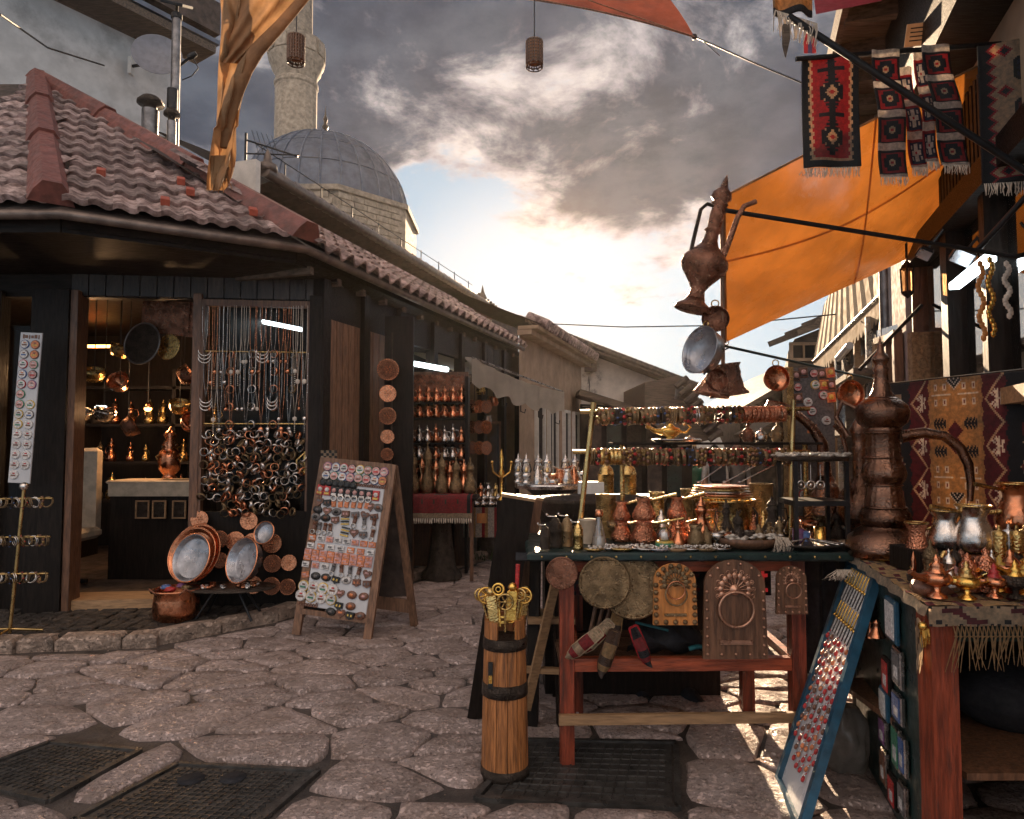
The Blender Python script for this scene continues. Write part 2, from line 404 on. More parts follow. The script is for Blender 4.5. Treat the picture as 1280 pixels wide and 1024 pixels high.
for j in range(-2, 50):
    for i in range(-20, 26):
        x = (i+(.5 if j % 2 else 0)+r2.uniform(-.40, .40))*SX; y = 1.4+(j+r2.uniform(-.42, .42))*SY
        if abs(x) > .82*max(y, 1.5)+.8: continue
        if r2.random() < .09: continue
        if any(sep_edge(o, x, y)[0] < .05 for o in OBST): continue
        seeds.append((x, y))
A = np.array(seeds); AN = SX/SY
farst = MB(); nst = 0
order = sorted(range(len(seeds)), key=lambda k: seeds[k][1])
for k in order:
    x, y = seeds[k]
    dd = (A[:, 0]-x)**2 + ((A[:, 1]-y)*AN)**2
    nb = np.argsort(dd)[1:26]
    p = [(x-.65, y-.5), (x+.65, y-.5), (x+.65, y+.5), (x-.65, y+.5)]
    gap = r2.uniform(.004, .014)
    for q in nb:
        qx, qy = seeds[q]; mx, my = (x+qx)/2, (y+qy)/2
        nx, ny = (qx-x), (qy-y)*AN*AN; L = math.hypot(nx, ny); nx /= L; ny /= L
        p = clip(p, mx-nx*gap, my-ny*gap, nx, ny)
        if len(p) < 3: break
    for o in OBST:
        dd_, e = sep_edge(o, x, y)
        gg = .10 if o is OBST[3] else .035
        if len(p) > 2: p = clip(p, e[0]+e[2]*gg, e[1]+e[3]*gg, -e[2], -e[3])
    if len(p) < 3: continue
    cx = sum(a[0] for a in p)/len(p); cy = sum(a[1] for a in p)/len(p)
    ar = .5*abs(sum(p[i][0]*p[(i+1) % len(p)][1]-p[(i+1) % len(p)][0]*p[i][1] for i in range(len(p))))
    if ar < .012: continue
    # drop tiny edges, round the corners, roughen the outline
    p = cutc(p, .11)
    if y < 5: p = cutc(p, .2)
    if y > 5: p = [a for i, a in enumerate(p) if math.hypot(a[0]-p[i-1][0], a[1]-p[i-1][1]) > .02]
    else: p = [a for i, a in enumerate(p) if i % 2 == 0 or math.hypot(a[0]-p[i-1][0], a[1]-p[i-1][1]) > .05]
    if len(p) < 4: continue
    jt = .009 if y < 5 else .006
    p = [(a[0]+r2.uniform(-jt, jt), a[1]+r2.uniform(-jt, jt)*.8) for a in p]
    z0 = gz(cy)+r2.uniform(-.003, .008); tx, ty = r2.uniform(-.02, .02), r2.uniform(-.025, .025)
    mb = MB(); N = len(p); vs = []
    for (sc, zz) in ((1.02, -.03), (1.0, .003), (.965, .010), (.6, .013)):
        for a in p:
            dx, dy = (a[0]-cx)*sc, (a[1]-cy)*sc
            vs.append((dx, dy, zz+(dx*tx+dy*ty)+(r2.uniform(-.0035, .0035) if sc < 1 else 0)))
    vs.append((0, 0, .014)); fs = []
    for r_ in range(3):
        for i in range(N): fs.append((r_*N+i, r_*N+(i+1) % N, (r_+1)*N+(i+1) % N, (r_+1)*N+i))
    fs += [(3*N+i, 3*N+(i+1) % N, 4*N) for i in range(N)]
    nst += 1
    if nst <= 296: mb.add(vs, fs, 0, True); part('paving_stone', mb, 'stone', ground, (cx, cy, z0))
    else: farst.add([(v[0]+cx, v[1]+cy, v[2]+z0) for v in vs], fs, 0, True)
if farst.v: part('distant_paving_stone', farst, 'stone', ground, kind='stuff')
gv = MB()
for k in range(900):
    y = 1.9+6*r2.random()**1.6; x = r2.uniform(-.8, .8)*y; s_ = r2.uniform(.002, .0055)
    if any(sep_edge(o, x, y)[0] < .02 for o in OBST[:3]) or sep_edge(OBST[3], x, y)[0] < .02: continue
    gv.box((x, y, s_*.5+gz(y)), (s_*2.2, s_*1.6, s_), 0, None)
part('grit', gv, 'kerbstone', ground, kind='stuff')
# sidewalk slab, kerb stones and small dark cobbles on it
sw = MB(); n_ = len(WALK)
inner = [(x-.1, y+.1) for x, y in WALK]
sw.add([(x, y, .055+gz(y)) for x, y in inner]+[(x, y, -1.5) for x, y in inner], [tuple(range(n_))[::-1]] + [(i, n_+i, n_+(i+1) % n_, (i+1) % n_) for i in range(n_)])
walk = struct('pavement', sw, 'cobble')
walk_pts = []
def along(path, step, jit, rg):
    s = 0; out = []
    for i in range(len(path)-1):
        a, b = Vector(path[i]), Vector(path[i+1]); L = (b-a).length; t = s
        while t < L:
            l = step*rg.uniform(1-jit, 1+jit)
            out.append((a+(b-a)*(t/L), (b-a).normalized(), min(l, step*1.5))); t += l
        s = t-L
    return out
kc = 0
for p, dr, l in along([(-5.5, 4.30)]+KERB[1:7], .34, .38, r2):
    T = Matrix.Rotation(math.atan2(dr.y, dr.x), 4, 'Z'); mb = MB()
    L = l*.96; vs = []
    for zz, q in ((-.06, 0), (.06, 0), (.083, .022)):
        for (i, j) in ((0, 0), (.33, -.008), (.66, .006), (1, 0), (1, 1), (.5, 1.02), (0, 1)):
            vs.append((i*L*(1-q*2/L)+q if i in (0, 1) or True else 0, j*.14*(1-.3*(q > 0))+q*.8+r2.uniform(-.008, .008), zz+r2.uniform(-.006, .006)*(zz > 0)))
    fs = [(r_*7+i, r_*7+(i+1) % 7, r_*7+7+(i+1) % 7, r_*7+7+i) for r_ in range(2) for i in range(7)]+[tuple(range(14, 21))]
    mb.add(vs, fs); q = p+dr*(l*.02)
    part('kerb_stone', mb, 'kerbstone', walk, (q.x, q.y, gz(q.y)), (0, 0, math.atan2(dr.y, dr.x)))
cb = MB()
for j in range(0, 11):
    for i in range(0, 44):
        x = -5.2+i*.095+r2.uniform(-.015, .015); y = 4.48+j*.085+r2.uniform(-.015, .015)
        if x > -2.4 and y < 4.6+(x+2.4)*1.05: continue
        cb.box((x, y, .06+r2.uniform(0, .008)), (.085, .075, .02), T=None, bev=.008)
part('small_cobble', cb, 'cobble', walk, kind='stuff')
# manhole covers
def cover(q, label, holes, ncols, nrows, ox=.0):
    q = [Vector((a[0], a[1], 0)) for a in q]; c = sum(q, Vector())/4
    q = [a-c for a in q]
    t = thing('manhole_cover', label, 'manhole cover', c, group='cast iron manhole covers in the paving')
    def bl(u, v, z=0.0):
        a = q[0].lerp(q[1], u); b = q[3].lerp(q[2], u); p = a.lerp(b, v); return Vector((p.x, p.y, z))
    mb = MB(); e = [(0, 0), (1, 0), (1, 1), (0, 1)]
    for i in range(4): mb.bar(bl(*e[i], .0), bl(*e[(i+1) % 4], .0), .022, .028)
    part('frame', mb, 'iron', t)
    mb = MB()
    top = [bl(.03, .03, .006), bl(.97, .03, .006), bl(.97, .97, .006), bl(.03, .97, .006)]
    mb.add(top+[v-Vector((0, 0, .03)) for v in top], [(0, 1, 2, 3)]+[(i, 4+i, 4+(i+1) % 4, (i+1) % 4) for i in range(4)])
    pl = part('plate', mb, 'iron', t)
    mb = MB()
    for i in range(1, ncols):
        u = .05+.9*i/ncols; mb.bar(bl(u, .07, .0075), bl(u, .93, .0075), .006, .005)
    for j in range(1, nrows):
        v = .05+.9*j/nrows; mb.bar(bl(.07, v, .0078), bl(.93, v, .0078), .006, .005)
    part('tread', mb, 'iron', t, kind='stuff')
    for (u, v) in holes:
        mb = MB(); p = bl(u, v, .0112); mb.lathe([(.05, 0), (.05, .001), (.0, .0014)], 18, 0, TR(p)); part('lifting_hole', mb, 'cloth_black', t)
cover(COV[0], 'square iron cover with a fine tread at the far left of the paving', [], 14, 12)
cover(COV[1], 'large iron cover with two round lifting holes', [(.27, .72), (.52, .78)] , 18, 14)
cover(COV[2], 'iron grid cover partly under the wooden butter churn and red table', [], 16, 10)

# ============================================================ kiosk on the left
P0, P1, P2 = Vector((-2.75, 4.10, 0)), Vector((-1.485, 4.855, 0)), Vector((.165, 10.04, 0))
PA = Vector((-5.2, 4.13, 0)); GH = 2.7
APEX = Vector((-4.98, 7.0, 5.13))
W0, W1, W2, W3 = Vector((-5.6, 5.15, 0)), Vector((-3.35, 5.15, 0)), Vector((-1.5, 5.35, 0)), Vector((.1, 10.2, 0))
UC = (P2-P1).normalized(); NC = Vector((-UC.y, UC.x, 0))        # along the row / into the row
kiosk = thing('market_kiosk', 'low dark wooden shop with a tiled hip roof on the left corner', 'shop', (0, 0, 0))
def tileplane(a, b, top, parent, w=.135, l=.29, name='roof_tile', mx=300, cutfn=None):
    # rows of wavy tiles on the plane through eave a-b and apex
    u = (b-a).normalized(); n_ = u.cross(top-a); n_.normalize()
    if n_.z < 0: n_ = -n_
    s = n_.cross(u); s.normalize()
    if s.z < 0: s = -s
    H = (top-a).dot(s); xa = (top-a).dot(u); L = (b-a).length
    mb = MB(); K = 6
    vs = []
    for j, zz in ((0, .012), (1, 0)):
        for i in range(K+1):
            t = i/K; vs.append((t*w*1.06, j*l*1.12, zz*2.6+.013*math.sin(t*2*math.pi)+.012))
    for i in range(K+1):
        t = i/K; vs.append((t*w*1.06, .004, .013*math.sin(t*2*math.pi)+.006))
    fs = [(i, i+1, K+2+i, K+1+i) for i in range(K)] + [(2*K+2+i, 2*K+3+i, i+1, i) for i in range(K)]
    mb.add(vs, fs, 0, False); me = mb.mesh(name, 'rooftile')
    for p in me.polygons: p.use_smooth = p.index < K
    rot = Matrix((u, s, n_)).transposed().to_euler(); cnt = 0
    rows = int(H/l)+1
    for j in range(rows):
        y0 = j*l; t0 = y0/H; x0 = xa*t0; x1 = L+(xa-L)*t0
        i0 = math.floor(x0/w); 
        for i in range(i0, int(x1/w)+1):
            x = i*w
            if x < x0-.03 or x > x1-w*.85: continue
            p = a+u*x+s*y0+n_*(r2.uniform(0, .006))
            if cutfn and cutfn(p): continue
            o = part(name, me, None, parent, p, rot); cnt += 1
            o.rotation_euler.rotate_axis('Z', r2.uniform(-.012, .012))
    return cnt
roofk = part('roof', (lambda m: m.add([tuple(v) for v in (PA+Vector((0, 0, GH+.03)), P0+Vector((0, 0, GH+.03)), P1+Vector((0, 0, GH+.03)), APEX-Vector((0, 0, .05)), APEX+Vector((-3, 0, -.05)), PA+Vector((-3, 0, GH+.03)))], [(0, 1, 3), (1, 2, 3), (5, 0, 3, 4)]))(MB()), 'darkroof', kiosk)
z_ = Vector((0, 0, GH+.07))
tileplane(P0+z_, P1+z_, APEX, roofk)
tileplane(P0-Vector((1.3, 0, 0))+z_, P0+z_, APEX, roofk)
def hipcap(a, b, parent, n, w=.12, name='ridge_tile', m='ridgetile'):
    dirv = (b-a); L = dirv.length; dirv.normalize()
    y = Vector((0, 0, 1)).cross(dirv).normalized(); z = dirv.cross(y)
    T = Matrix((dirv, y, z)).transposed().to_4x4()
    l = L/n
    pr = [(-w, -.05), (-w*.75, .02), (-w*.4, .075), (w*.4, .075), (w*.75, .02), (w, -.05)]
    mb = MB(); vs = []
    for x, k in ((0, 1.08), (l*1.02, .93)):
        vs += [(x, p[0]*k, p[1]*k+(.012 if x == 0 else 0)) for p in pr]
    fs = [(i, i+1, 7+i, 6+i) for i in range(5)] + [(5, 4, 3, 2, 1, 0), (6, 7, 8, 9, 10, 11)]
    mb.add(vs, fs); me = mb.mesh(name, m)
    for i in range(n):
        part(name, me, None, parent, a+dirv*(i*l), T.to_euler())
hipcap(P0+Vector((0, 0, GH+.10))-Vector((.05, .02, 0)), APEX+Vector((0, 0, .03)), roofk, 3, .115)
hipcap(P1+Vector((0, 0, GH+.10))+Vector((.02, -.02, 0)), APEX+Vector((0, 0, .03)), roofk, 3, .115)
for t_, s_ in ((.21, .155), (.42, .045), (.63, .13), (.66, .19), (.86, .07), (-.35, .1)):
    p = (P0.lerp(P1, t_))+z_; p = p.lerp(APEX, s_)
    mb = MB().box((0, 0, .05), (.055, .09, .05), bev=.004)
    part('snow_guard', mb, 'newtile', roofk, p+Vector((0, 0, .01)), (.5, 0, .5))
# gutter and fascia, soffit
for nm, off, rr, mm, dz in (('gutter', .0, .035, 'gutterbrown', 0),):
    mb = MB().tube([PA+Vector((0, 0, GH)), P0+Vector((0, 0, GH)), P1+Vector((0, 0, GH)), P2+Vector((0, 0, GH))], .032, 8); part(nm, mb, mm, kiosk)
mb = MB()
ins = lambda p, d_: p
B0, B1, BA, BC = P0+Vector((-.06, .1, 0)), P1+Vector((-.1, .08, 0)), PA+Vector((0, .1, 0)), P2+NC*.12
for a, b in ((BA, B0), (B0, B1), (B1, BC)):
    mb.bar(a+Vector((0, 0, GH-.01)), b+Vector((0, 0, GH-.01)), .03, .15)
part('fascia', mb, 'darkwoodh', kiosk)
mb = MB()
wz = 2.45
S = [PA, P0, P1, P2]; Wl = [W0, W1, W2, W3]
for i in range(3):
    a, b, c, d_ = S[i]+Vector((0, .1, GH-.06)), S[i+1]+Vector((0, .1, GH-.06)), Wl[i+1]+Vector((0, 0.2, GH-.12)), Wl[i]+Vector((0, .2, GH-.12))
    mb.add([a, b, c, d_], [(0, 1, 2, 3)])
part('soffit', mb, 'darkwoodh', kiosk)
# soffit rafters along the row
mb = MB()
for i in range(14):
    a = P1.lerp(P2, (i+.5)/14)+Vector((0, 0, GH-.10)); mb.bar(a+NC*.08, a+NC*.75, .05, .06)
part('rafter', mb, 'oldtimber', kiosk, kind='stuff')
# walls: lintel beams, posts, base panels, interior shell
FL = .1
def wallbox(a, b, z0, z1, th, m, name, out=0.0, parent=None):
    dv = (b-a).normalized(); nn = Vector((-dv.y, dv.x, 0))
    mb = MB().bar(a+nn*(th/2-out)+Vector((0, 0, (z0+z1)/2)), b+nn*(th/2-out)+Vector((0, 0, (z0+z1)/2)), th, z1-z0)
    return part(name, mb, m, parent or kiosk)
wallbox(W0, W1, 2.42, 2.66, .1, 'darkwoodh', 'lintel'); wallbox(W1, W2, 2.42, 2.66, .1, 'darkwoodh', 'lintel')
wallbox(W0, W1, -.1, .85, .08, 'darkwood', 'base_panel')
nb_ = 15
for k in range(nb_):                        # upright boards over the lintel
    q = W1.lerp(W2, (k+.5)/nb_); d_ = (W2-W1).normalized()
    part('fascia_board', MB().box((0, -.008, 2.54), ((W2-W1).length/nb_*.93, .02, .225), bev=.004), 'boarddark', kiosk, q, (0, 0, math.atan2(d_.y, d_.x)))
def wl(px):   # point on wall W1-W2 at photo column px
    k = (px-640)/F; dv = W2-W1; t = (k*W1.y-W1.x)/(dv.x-k*dv.y); return W1+dv*t
def wlz(px, py): p = wl(px); return 1.3+(555-py)*p.y/F
def post(p, w_=.1, z0=0.0, z1=2.46, m='darkwood', name='post', parent=None, dd=.12, rz=.108):
    mb = MB().box((0, 0, (z0+z1)/2), (w_, dd, z1-z0), bev=.006); return part(name, mb, m, parent or kiosk, p, (0, 0, rz))
post(wl(72)+Vector((-.03, 0, 0)), .26, dd=.2); post(wl(95), .05, m='brownwood', dd=.16); post(wl(246), .06, dd=.1, m='brownwood'); post(wl(394), .09)
post(W1+Vector((-.55, 0, 0)), .09); post(W1+Vector((-1.3, 0, 0)), .08)
wallbox(wl(246), wl(398), 0, .78, .06, 'darkwood', 'base_panel')
wallbox(wl(85), wl(246), FL-.1, FL+.04, .3, 'palewood', 'threshold', .04)
# floor, back and side walls of the shop room
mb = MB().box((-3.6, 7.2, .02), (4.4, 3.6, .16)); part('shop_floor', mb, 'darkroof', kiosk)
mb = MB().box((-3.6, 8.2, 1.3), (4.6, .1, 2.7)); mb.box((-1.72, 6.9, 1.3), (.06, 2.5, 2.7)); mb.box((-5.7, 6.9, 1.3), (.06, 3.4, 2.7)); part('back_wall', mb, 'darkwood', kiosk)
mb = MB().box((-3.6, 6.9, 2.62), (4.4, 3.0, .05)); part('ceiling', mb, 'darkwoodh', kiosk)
# glass panes and door
def pane(a, b, z0, z1, parent, name='pane', m='shopglass', off=.02):
    dv = (b-a).normalized(); nn = Vector((dv.y, -dv.x, 0))
    return part(name, MB().bar(a-nn*off+Vector((0, 0, (z0+z1)/2)), b-nn*off+Vector((0, 0, (z0+z1)/2)), .006, z1-z0), m, parent)
pane(W0, W1+Vector((-.2, 0, 0)), .9, 2.2, kiosk)
pane(wl(250), wl(392), .8, 2.38, kiosk, off=.07)
mb = MB()
a, b = wl(252), wl(388)
for z0 in (2.39, ): mb.bar(a+Vector((0, -.02, z0)), b+Vector((0, -.02, z0)), .05, .05)
for p in (a, b): mb.bar(p+Vector((0, -.02, .78)), p+Vector((0, -.02, 2.39)), .045, .05, up=(0, 1, 0))
door = part('door', mb, 'brownwood', kiosk)
hp = wl(383); mb = MB().tube([hp+Vector((0, -.03, wlz(383, 592))), hp+Vector((-.045, -.07, wlz(383, 585))), hp+Vector((-.05, -.075, wlz(383, 575))), hp+Vector((0, -.03, wlz(383, 566)))], .008, 6)
mb.box(hp+Vector((.005, -.03, wlz(383, 578))), (.025, .01, .17)); part('handle', mb, 'brass', door)
# street side of the row: dark wood bays
for i, t_ in enumerate((0, .12, .25, .4, .55, .7, .85, 1)):
    p = W2.lerp(W3, t_); post(p, .1, z1=2.6, rz=math.atan2(UC.y, UC.x), dd=.1, z0=-.6)
mb = MB().bar(W2+NC*.9+Vector((0, 0, 1.1)), W3+NC*.9+Vector((0, 0, 1.1)), .06, 3.4); part('row_wall', mb, 'darkwood', kiosk)
mb = MB().bar(W2+NC*.02+Vector((0, 0, 2.45)), W3+NC*.02+Vector((0, 0, 2.45)), .06, .3); part('lintel', mb, 'darkwoodh', kiosk)
for i, (t0, t1) in enumerate(((.02, .11), (.13, .24))):
    a, b = W2.lerp(W3, t0), W2.lerp(W3, t1)
    bp = part('door_leaf', MB().bar(a+NC*.03+Vector((0, 0, 1.25)), b+NC*.03+Vector((0, 0, 1.25)), .04, 2.3), 'brownwood', kiosk)
    for k in range(5):
        q = a.lerp(b, (k+.5)/5); part('plank', MB().bar(q-NC*.0+Vector((0, 0, .2)), q-NC*.0+Vector((0, 0, 2.3)), .02, (b-a).length/5*.88, up=(UC.x, UC.y, 0)), 'boardwood', bp)

# tile edge along the row roof (plane C)
top_off = NC*1.7+Vector((0, 0, 1.1))
mb = MB().add([P1+Vector((0, 0, GH+.04)), P2+Vector((0, 0, GH+.04)), P2+top_off+Vector((0, 0, GH)), P1+top_off+Vector((0, 0, GH))], [(0, 1, 2, 3)])
rowroof = part('row_roof', mb, 'darkroof', kiosk)
K = 6; w_, l_ = .2, .32; vs = []
for j, zz in ((0, .02), (1, 0)):
    for i in range(K+1): t = i/K; vs.append((t*w_*1.05, j*l_*1.1, zz+.035*math.sin(t*2*math.pi)+.03))
for i in range(K+1): t = i/K; vs.append((t*w_*1.05, 0, .035*math.sin(t*2*math.pi)+.028))
me = MB().add(vs, [(i, i+1, K+2+i, K+1+i) for i in range(K)]+[(2*K+2+i, 2*K+3+i, i+1, i) for i in range(K)]).mesh('roof_tile', 'rooftile')
sC = top_off.normalized(); nC = UC.cross(sC); rotC = Matrix((UC, sC, nC)).transposed().to_euler()
for j in range(5):
    for i in range(int((P2-P1).length/w_)):
        part('roof_tile', me, None, rowroof, P1+UC*(i*w_+.05)+sC*(j*l_-.05)+Vector((0, 0, GH+.045)), rotC)
# ============================================================ buildings behind the row
def V(x, y, z=0.0): return Vector((x, y, z))
def window(parent, c, dv, w, h, frame='white', pane_='shopglass', bars=1, dark=True, proud=.03):
    # c centre of the opening on the wall, dv direction along the wall, outward = right-hand normal
    nn = Vector((dv.y, -dv.x, 0)).normalized(); mb = MB(); up = Vector((0, 0, 1))
    for s_ in (-1, 1): mb.bar(c+dv*(s_*w/2)-up*(h/2)+nn*proud, c+dv*(s_*w/2)+up*(h/2)+nn*proud, .05, .06, up=tuple(nn))
    for s_ in (-1, 1): mb.bar(c-dv*(w/2+.025)+up*(s_*h/2)+nn*(proud+.003), c+dv*(w/2+.025)+up*(s_*h/2)+nn*(proud+.003), .06, .05)
    for k in range(bars): q = c+dv*(w*((k+1)/(bars+1)-.5)); mb.bar(q-up*h/2+nn*proud*.8, q+up*h/2+nn*proud*.8, .03, .03, up=tuple(nn))
    f = part('window', mb, frame, parent)
    part('pane', MB().bar(c-dv*w/2+nn*.012, c+dv*w/2+nn*.012, .01, h), 'darkwood' if dark else pane_, f)
    return f
# second building: long roof with gutter above the shop row
D2 = Vector((2.38, 8.2, 0)).normalized(); N2 = Vector((-D2.y, D2.x, 0)); A2, B2 = at(342, 214, 9.28), at(604, 377, 17.6)
A2.z = B2.z = 5.0
mid = thing('stone_market_hall', 'long weathered hall with a brown gutter rising behind the tiled shop roofs', 'building')
mb = MB().bar(A2+N2*.5-V(0, 0, 2.2), B2+N2*.5-V(0, 0, 2.2), .3, 3.9); part('wall', mb, 'oldtimber', mid)
mb = MB().tube([A2-D2*.2, B2+D2*.3], .085, 8); part('gutter', mb, 'gutterbrown', mid)
mb = MB().sheet(lambda u, v: A2+(B2-A2)*u+N2*(.0+.6*v)+V(0, 0, -.06-.1*v+.03*math.sin(u*260)), 250, 1); part('corrugated_eave', mb, 'darkroof', mid)
mb = MB().add([A2, B2, B2+N2*2.2+V(0, 0, 1.0), A2+N2*2.2+V(0, 0, 1.0)], [(0, 1, 2, 3)]); rf = part('roof', mb, 'darkroof', mid)
hipcap(A2+V(0, 0, .1)+N2*.15, B2+V(0, 0, .1)+N2*.15, rf, 26, .09, 'ridge_tile', 'gutterbrown')
mb = MB().bar(A2-V(.1, .3, .25), A2+N2*2.6-V(.1, .3, .25), .1, .7); part('gable_wall', mb, 'whitewall', mid)
mb = MB().lathe([(.0, -.1), (.14, -.08), (.13, .02), (.06, .06), (.05, .14), (.0, .26)], 8, 0, TR(A2+V(-.05, -.1, .1))); part('finial', mb, 'gutterbrown', mid)
mb = MB().lathe([(.09, 0), (.1, .1), (.05, .2), (.0, .42)], 8, 0, TR(B2+V(-.02, .1, .05))); part('finial', mb, 'oldtimber', mid)
mb = MB(); 
for k in range(9):
    p = (A2+N2*.3).lerp(B2+N2*.3, (k+.7)/9)+V(0, 0, .15); mb.tube([p, p+V(0, 0, .35)], .012, 5); 
mb.tube([A2+V(0, 0, .5)+N2*.3, B2+V(0, 0, .45)+N2*.3], .008, 5); part('wire_rail', mb, 'blackmetal', mid)
# pink flashing strip between the two roofs
q0, q1 = at(300, 236, 7.9), at(612, 398, 14.5)
lk = thing('lower_lean_to', 'narrow lean-to roof with a pinkish flashing between the tiled row and the hall', 'roof')
mb = MB().bar(q0, q1, .12, .05); part('flashing', mb, 'ridgetile', lk)
mb = MB().add([q0-V(0, 0, .03), q1-V(0, 0, .03), q1+V(-.05, 0, -1.3), q0+V(-.05, 0, -1.3)], [(0, 1, 2, 3)])
mb.add([q0, q1, q1+N2*.9+V(0, 0, .25), q0+N2*.9+V(0, 0, .25)], [(0, 1, 2, 3)]); part('boarding', mb, 'oldtimber', lk)
# lower continuation of the hall roof down to where the sun sits
e0, e1, e2 = at(598, 368, 17.8), at(648, 407, 19.5), at(660, 470, 19.5)
er = thing('end_roof', 'dark roof end falling towards the sun beyond the hall', 'roof')
mb = MB().prism([(-1.2, 2.2), (0, 0), (0, -3), (-1.2, -3)], .1)
mb = MB().add([e0, e1, e1+V(0, 0, -4), e0+V(0, 0, -4), e0+V(-1.5, 3, .2), e1+V(-.6, 3, .1)], [(0, 1, 2, 3), (0, 4, 5, 1)]); part('roof', mb, 'darkroof', er)
n_e = 16
for k in range(n_e):
    p = e0.lerp(e1, (k+.5)/n_e); mb = MB().box((0, 0, .02), (.1, .22, .05), bev=.01) if k == 0 else mb0
    if k == 0: mb0 = mb; me_e = mb.mesh('roof_tile', 'darkroof')
    part('roof_tile', me_e, None, er, p)
# mosque: drum, dome, minaret
DY = 25.0
mq = thing('domed_mosque', 'stone mosque drum under a grey lead dome', 'mosque', at(405, 275, DY))
s_ = DY/F; DR = 106*s_
cz = 0.0
mb = MB().lathe([(DR*math.cos(a), DR*1.0*math.sin(a)) for a in [R(k*6) for k in range(-1, 16)]], 40, 0)
dome = part('dome', mb, 'lead', mq)
mb = MB()
for k in range(28):
    a = 2*math.pi*k/28
    mb.tube([(DR*1.003*math.cos(t)*math.cos(a), DR*1.003*math.cos(t)*math.sin(a), DR*1.003*math.sin(t)) for t in [R(x*7) for x in range(0, 13)]], .035, 4)
part('lead_rib', mb, 'lead', dome)
mb = MB()
for t in (22, 42, 60): mb.ring((0, 0, 0), DR*math.cos(R(t))*1.002, .02, 40, 4, 0, TR(0, 0, DR*math.sin(R(t))) @ RX(90))
part('lead_seam', mb, 'lead', dome)
mb = MB().lathe([(.12, 0), (.12, .2), (.05, .3), (.13, .45), (.05, .6), (.09, .75), (.03, .9), (.0, 1.3)], 10, 0, TR(0, 0, DR*.99)); part('finial', mb, 'darkmetal', dome)
mb = MB(); DW = DR*1.13
pr = [(DW*math.cos(R(22.5+45*k)), DW*math.sin(R(22.5+45*k))) for k in range(8)]
mb.add([(x, y, -.05) for x, y in pr]+[(x, y, -9) for x, y in pr]+[(x*1.03, y*1.03, .08) for x, y in pr]+[(x*1.03, y*1.03, -.1) for x, y in pr], [(k, (k+1) % 8, 8+(k+1) % 8, 8+k) for k in range(8)]+[(16+k, 24+k, 24+(k+1) % 8, 16+(k+1) % 8) for k in range(8)]+[tuple(range(16, 24))])
drum = part('drum', mb, 'limestone', mq)
r3 = random.Random(5)
bm_ = MB().box((0, 0, 0), (.46, .1, .2), bev=.015).mesh('stone_block', 'limestone')
for f_ in (5, 6):
    a0, a1 = Vector((*pr[f_], 0)), Vector((*pr[(f_+1) % 8], 0)); dv = (a1-a0); L = dv.length; dv.normalize(); nn = Vector((dv.y, -dv.x, 0))
    for j in range(9):
        for i in range(int(L/.48)):
            p = a0+dv*((i+.5+(.25 if j % 2 else 0))*.48)
            if (p-a0).length > L-.2: continue
            part('stone_block', bm_, None, drum, p+nn*.005+V(0, 0, -.24-j*.215), (0, 0, math.atan2(dv.y, dv.x)))
MY = 29.0
ms = MY/F; b0 = at(369, 200, MY)
mi = thing('minaret', 'pale stone minaret with a round balcony beside the dome', 'minaret', b0)
def mz(y): return (at(369, y, MY)-b0).z
r1 = 26*ms
mb = MB().lathe([(r1*1.02, -9), (r1*1.0, mz(112)), (r1*1.06, mz(110)), (r1*1.06, mz(106)), (r1*.98, mz(104))], 16, 0, sm=False); sh = part('shaft', mb, 'limestone', mi)
mb = MB().lathe([(r1*.98, mz(104)), (r1*1.02, mz(96)), (r1*1.18, mz(90)), (r1*1.2, mz(86)), (r1*1.3, mz(82)), (r1*1.34, mz(79)), (r1*1.34, mz(76))], 24, 0); part('corbel', mb, 'limestone', mi)
mb = MB().lathe([(r1*1.34, mz(78)), (r1*1.36, mz(56)), (r1*1.28, mz(56)), (r1*1.26, mz(76))], 12, 0, sm=False); par = part('parapet', mb, 'limestone', mi)
for k in range(12): 
    a = 2*math.pi*(k+.5)/12; part('panel', MB().box((r1*1.335, 0, (mz(75)+mz(59))/2), (.06, .48, mz(59)-mz(75)), bev=.02), 'limestone', par, rot=(0, 0, a))
mb = MB().lathe([(r1*.74, mz(80)), (r1*.72, mz(-40)), (r1*.8, mz(-44)), (.05, mz(-150))], 16, 0, sm=False); part('upper_shaft', mb, 'limestone', mi)
# white rendered building, upper left
wd = Vector((.57, .82, 0)); wq = V(-5.2, 10.4)
wb = thing('white_house', 'white plastered house with an overhanging dark eave behind the tiled kiosk', 'house')
a = wq-wd*9; mb = MB()
ln = Vector((wd.y, -wd.x, 0)); H7 = 7.3
mb.add([a, wq, wq+V(0, 0, H7), a+V(0, 0, H7), wq-ln*6, wq-ln*6+V(0, 0, H7)], [(0, 1, 2, 3), (1, 4, 5, 2)]); part('wall', mb, 'plaster', wb)
mb = MB().bar(a+ln*.3+V(0, 0, H7+.1), wq+wd*.25+ln*.3+V(0, 0, H7+.1), .55, .12); e_ = part('eave', mb, 'oldtimber', wb)
mb = MB().bar(a+ln*.55+V(0, 0, H7+.2), wq+wd*.3+ln*.55+V(0, 0, H7+.22), .1, .07); part('roof_edge', mb, 'lead', wb)
mb = MB().bar(a+ln*.0+V(0, 0, H7+.6), wq+wd*.3+V(0, 0, H7+.6), 1.2, .5); part('roof', mb, 'darkroof', wb)
window(wb, wq-ln*.02-wd*-.0+V(0.02, 0.02, 5.4)-ln*.6, -ln, .45, 1.1, 'white')
mb = MB().tube([at(0, 18, 7.0), at(60, 60, 8.2), at(130, 82, 9.3)], .012, 5); part('cable', mb, 'darkmetal', wb)
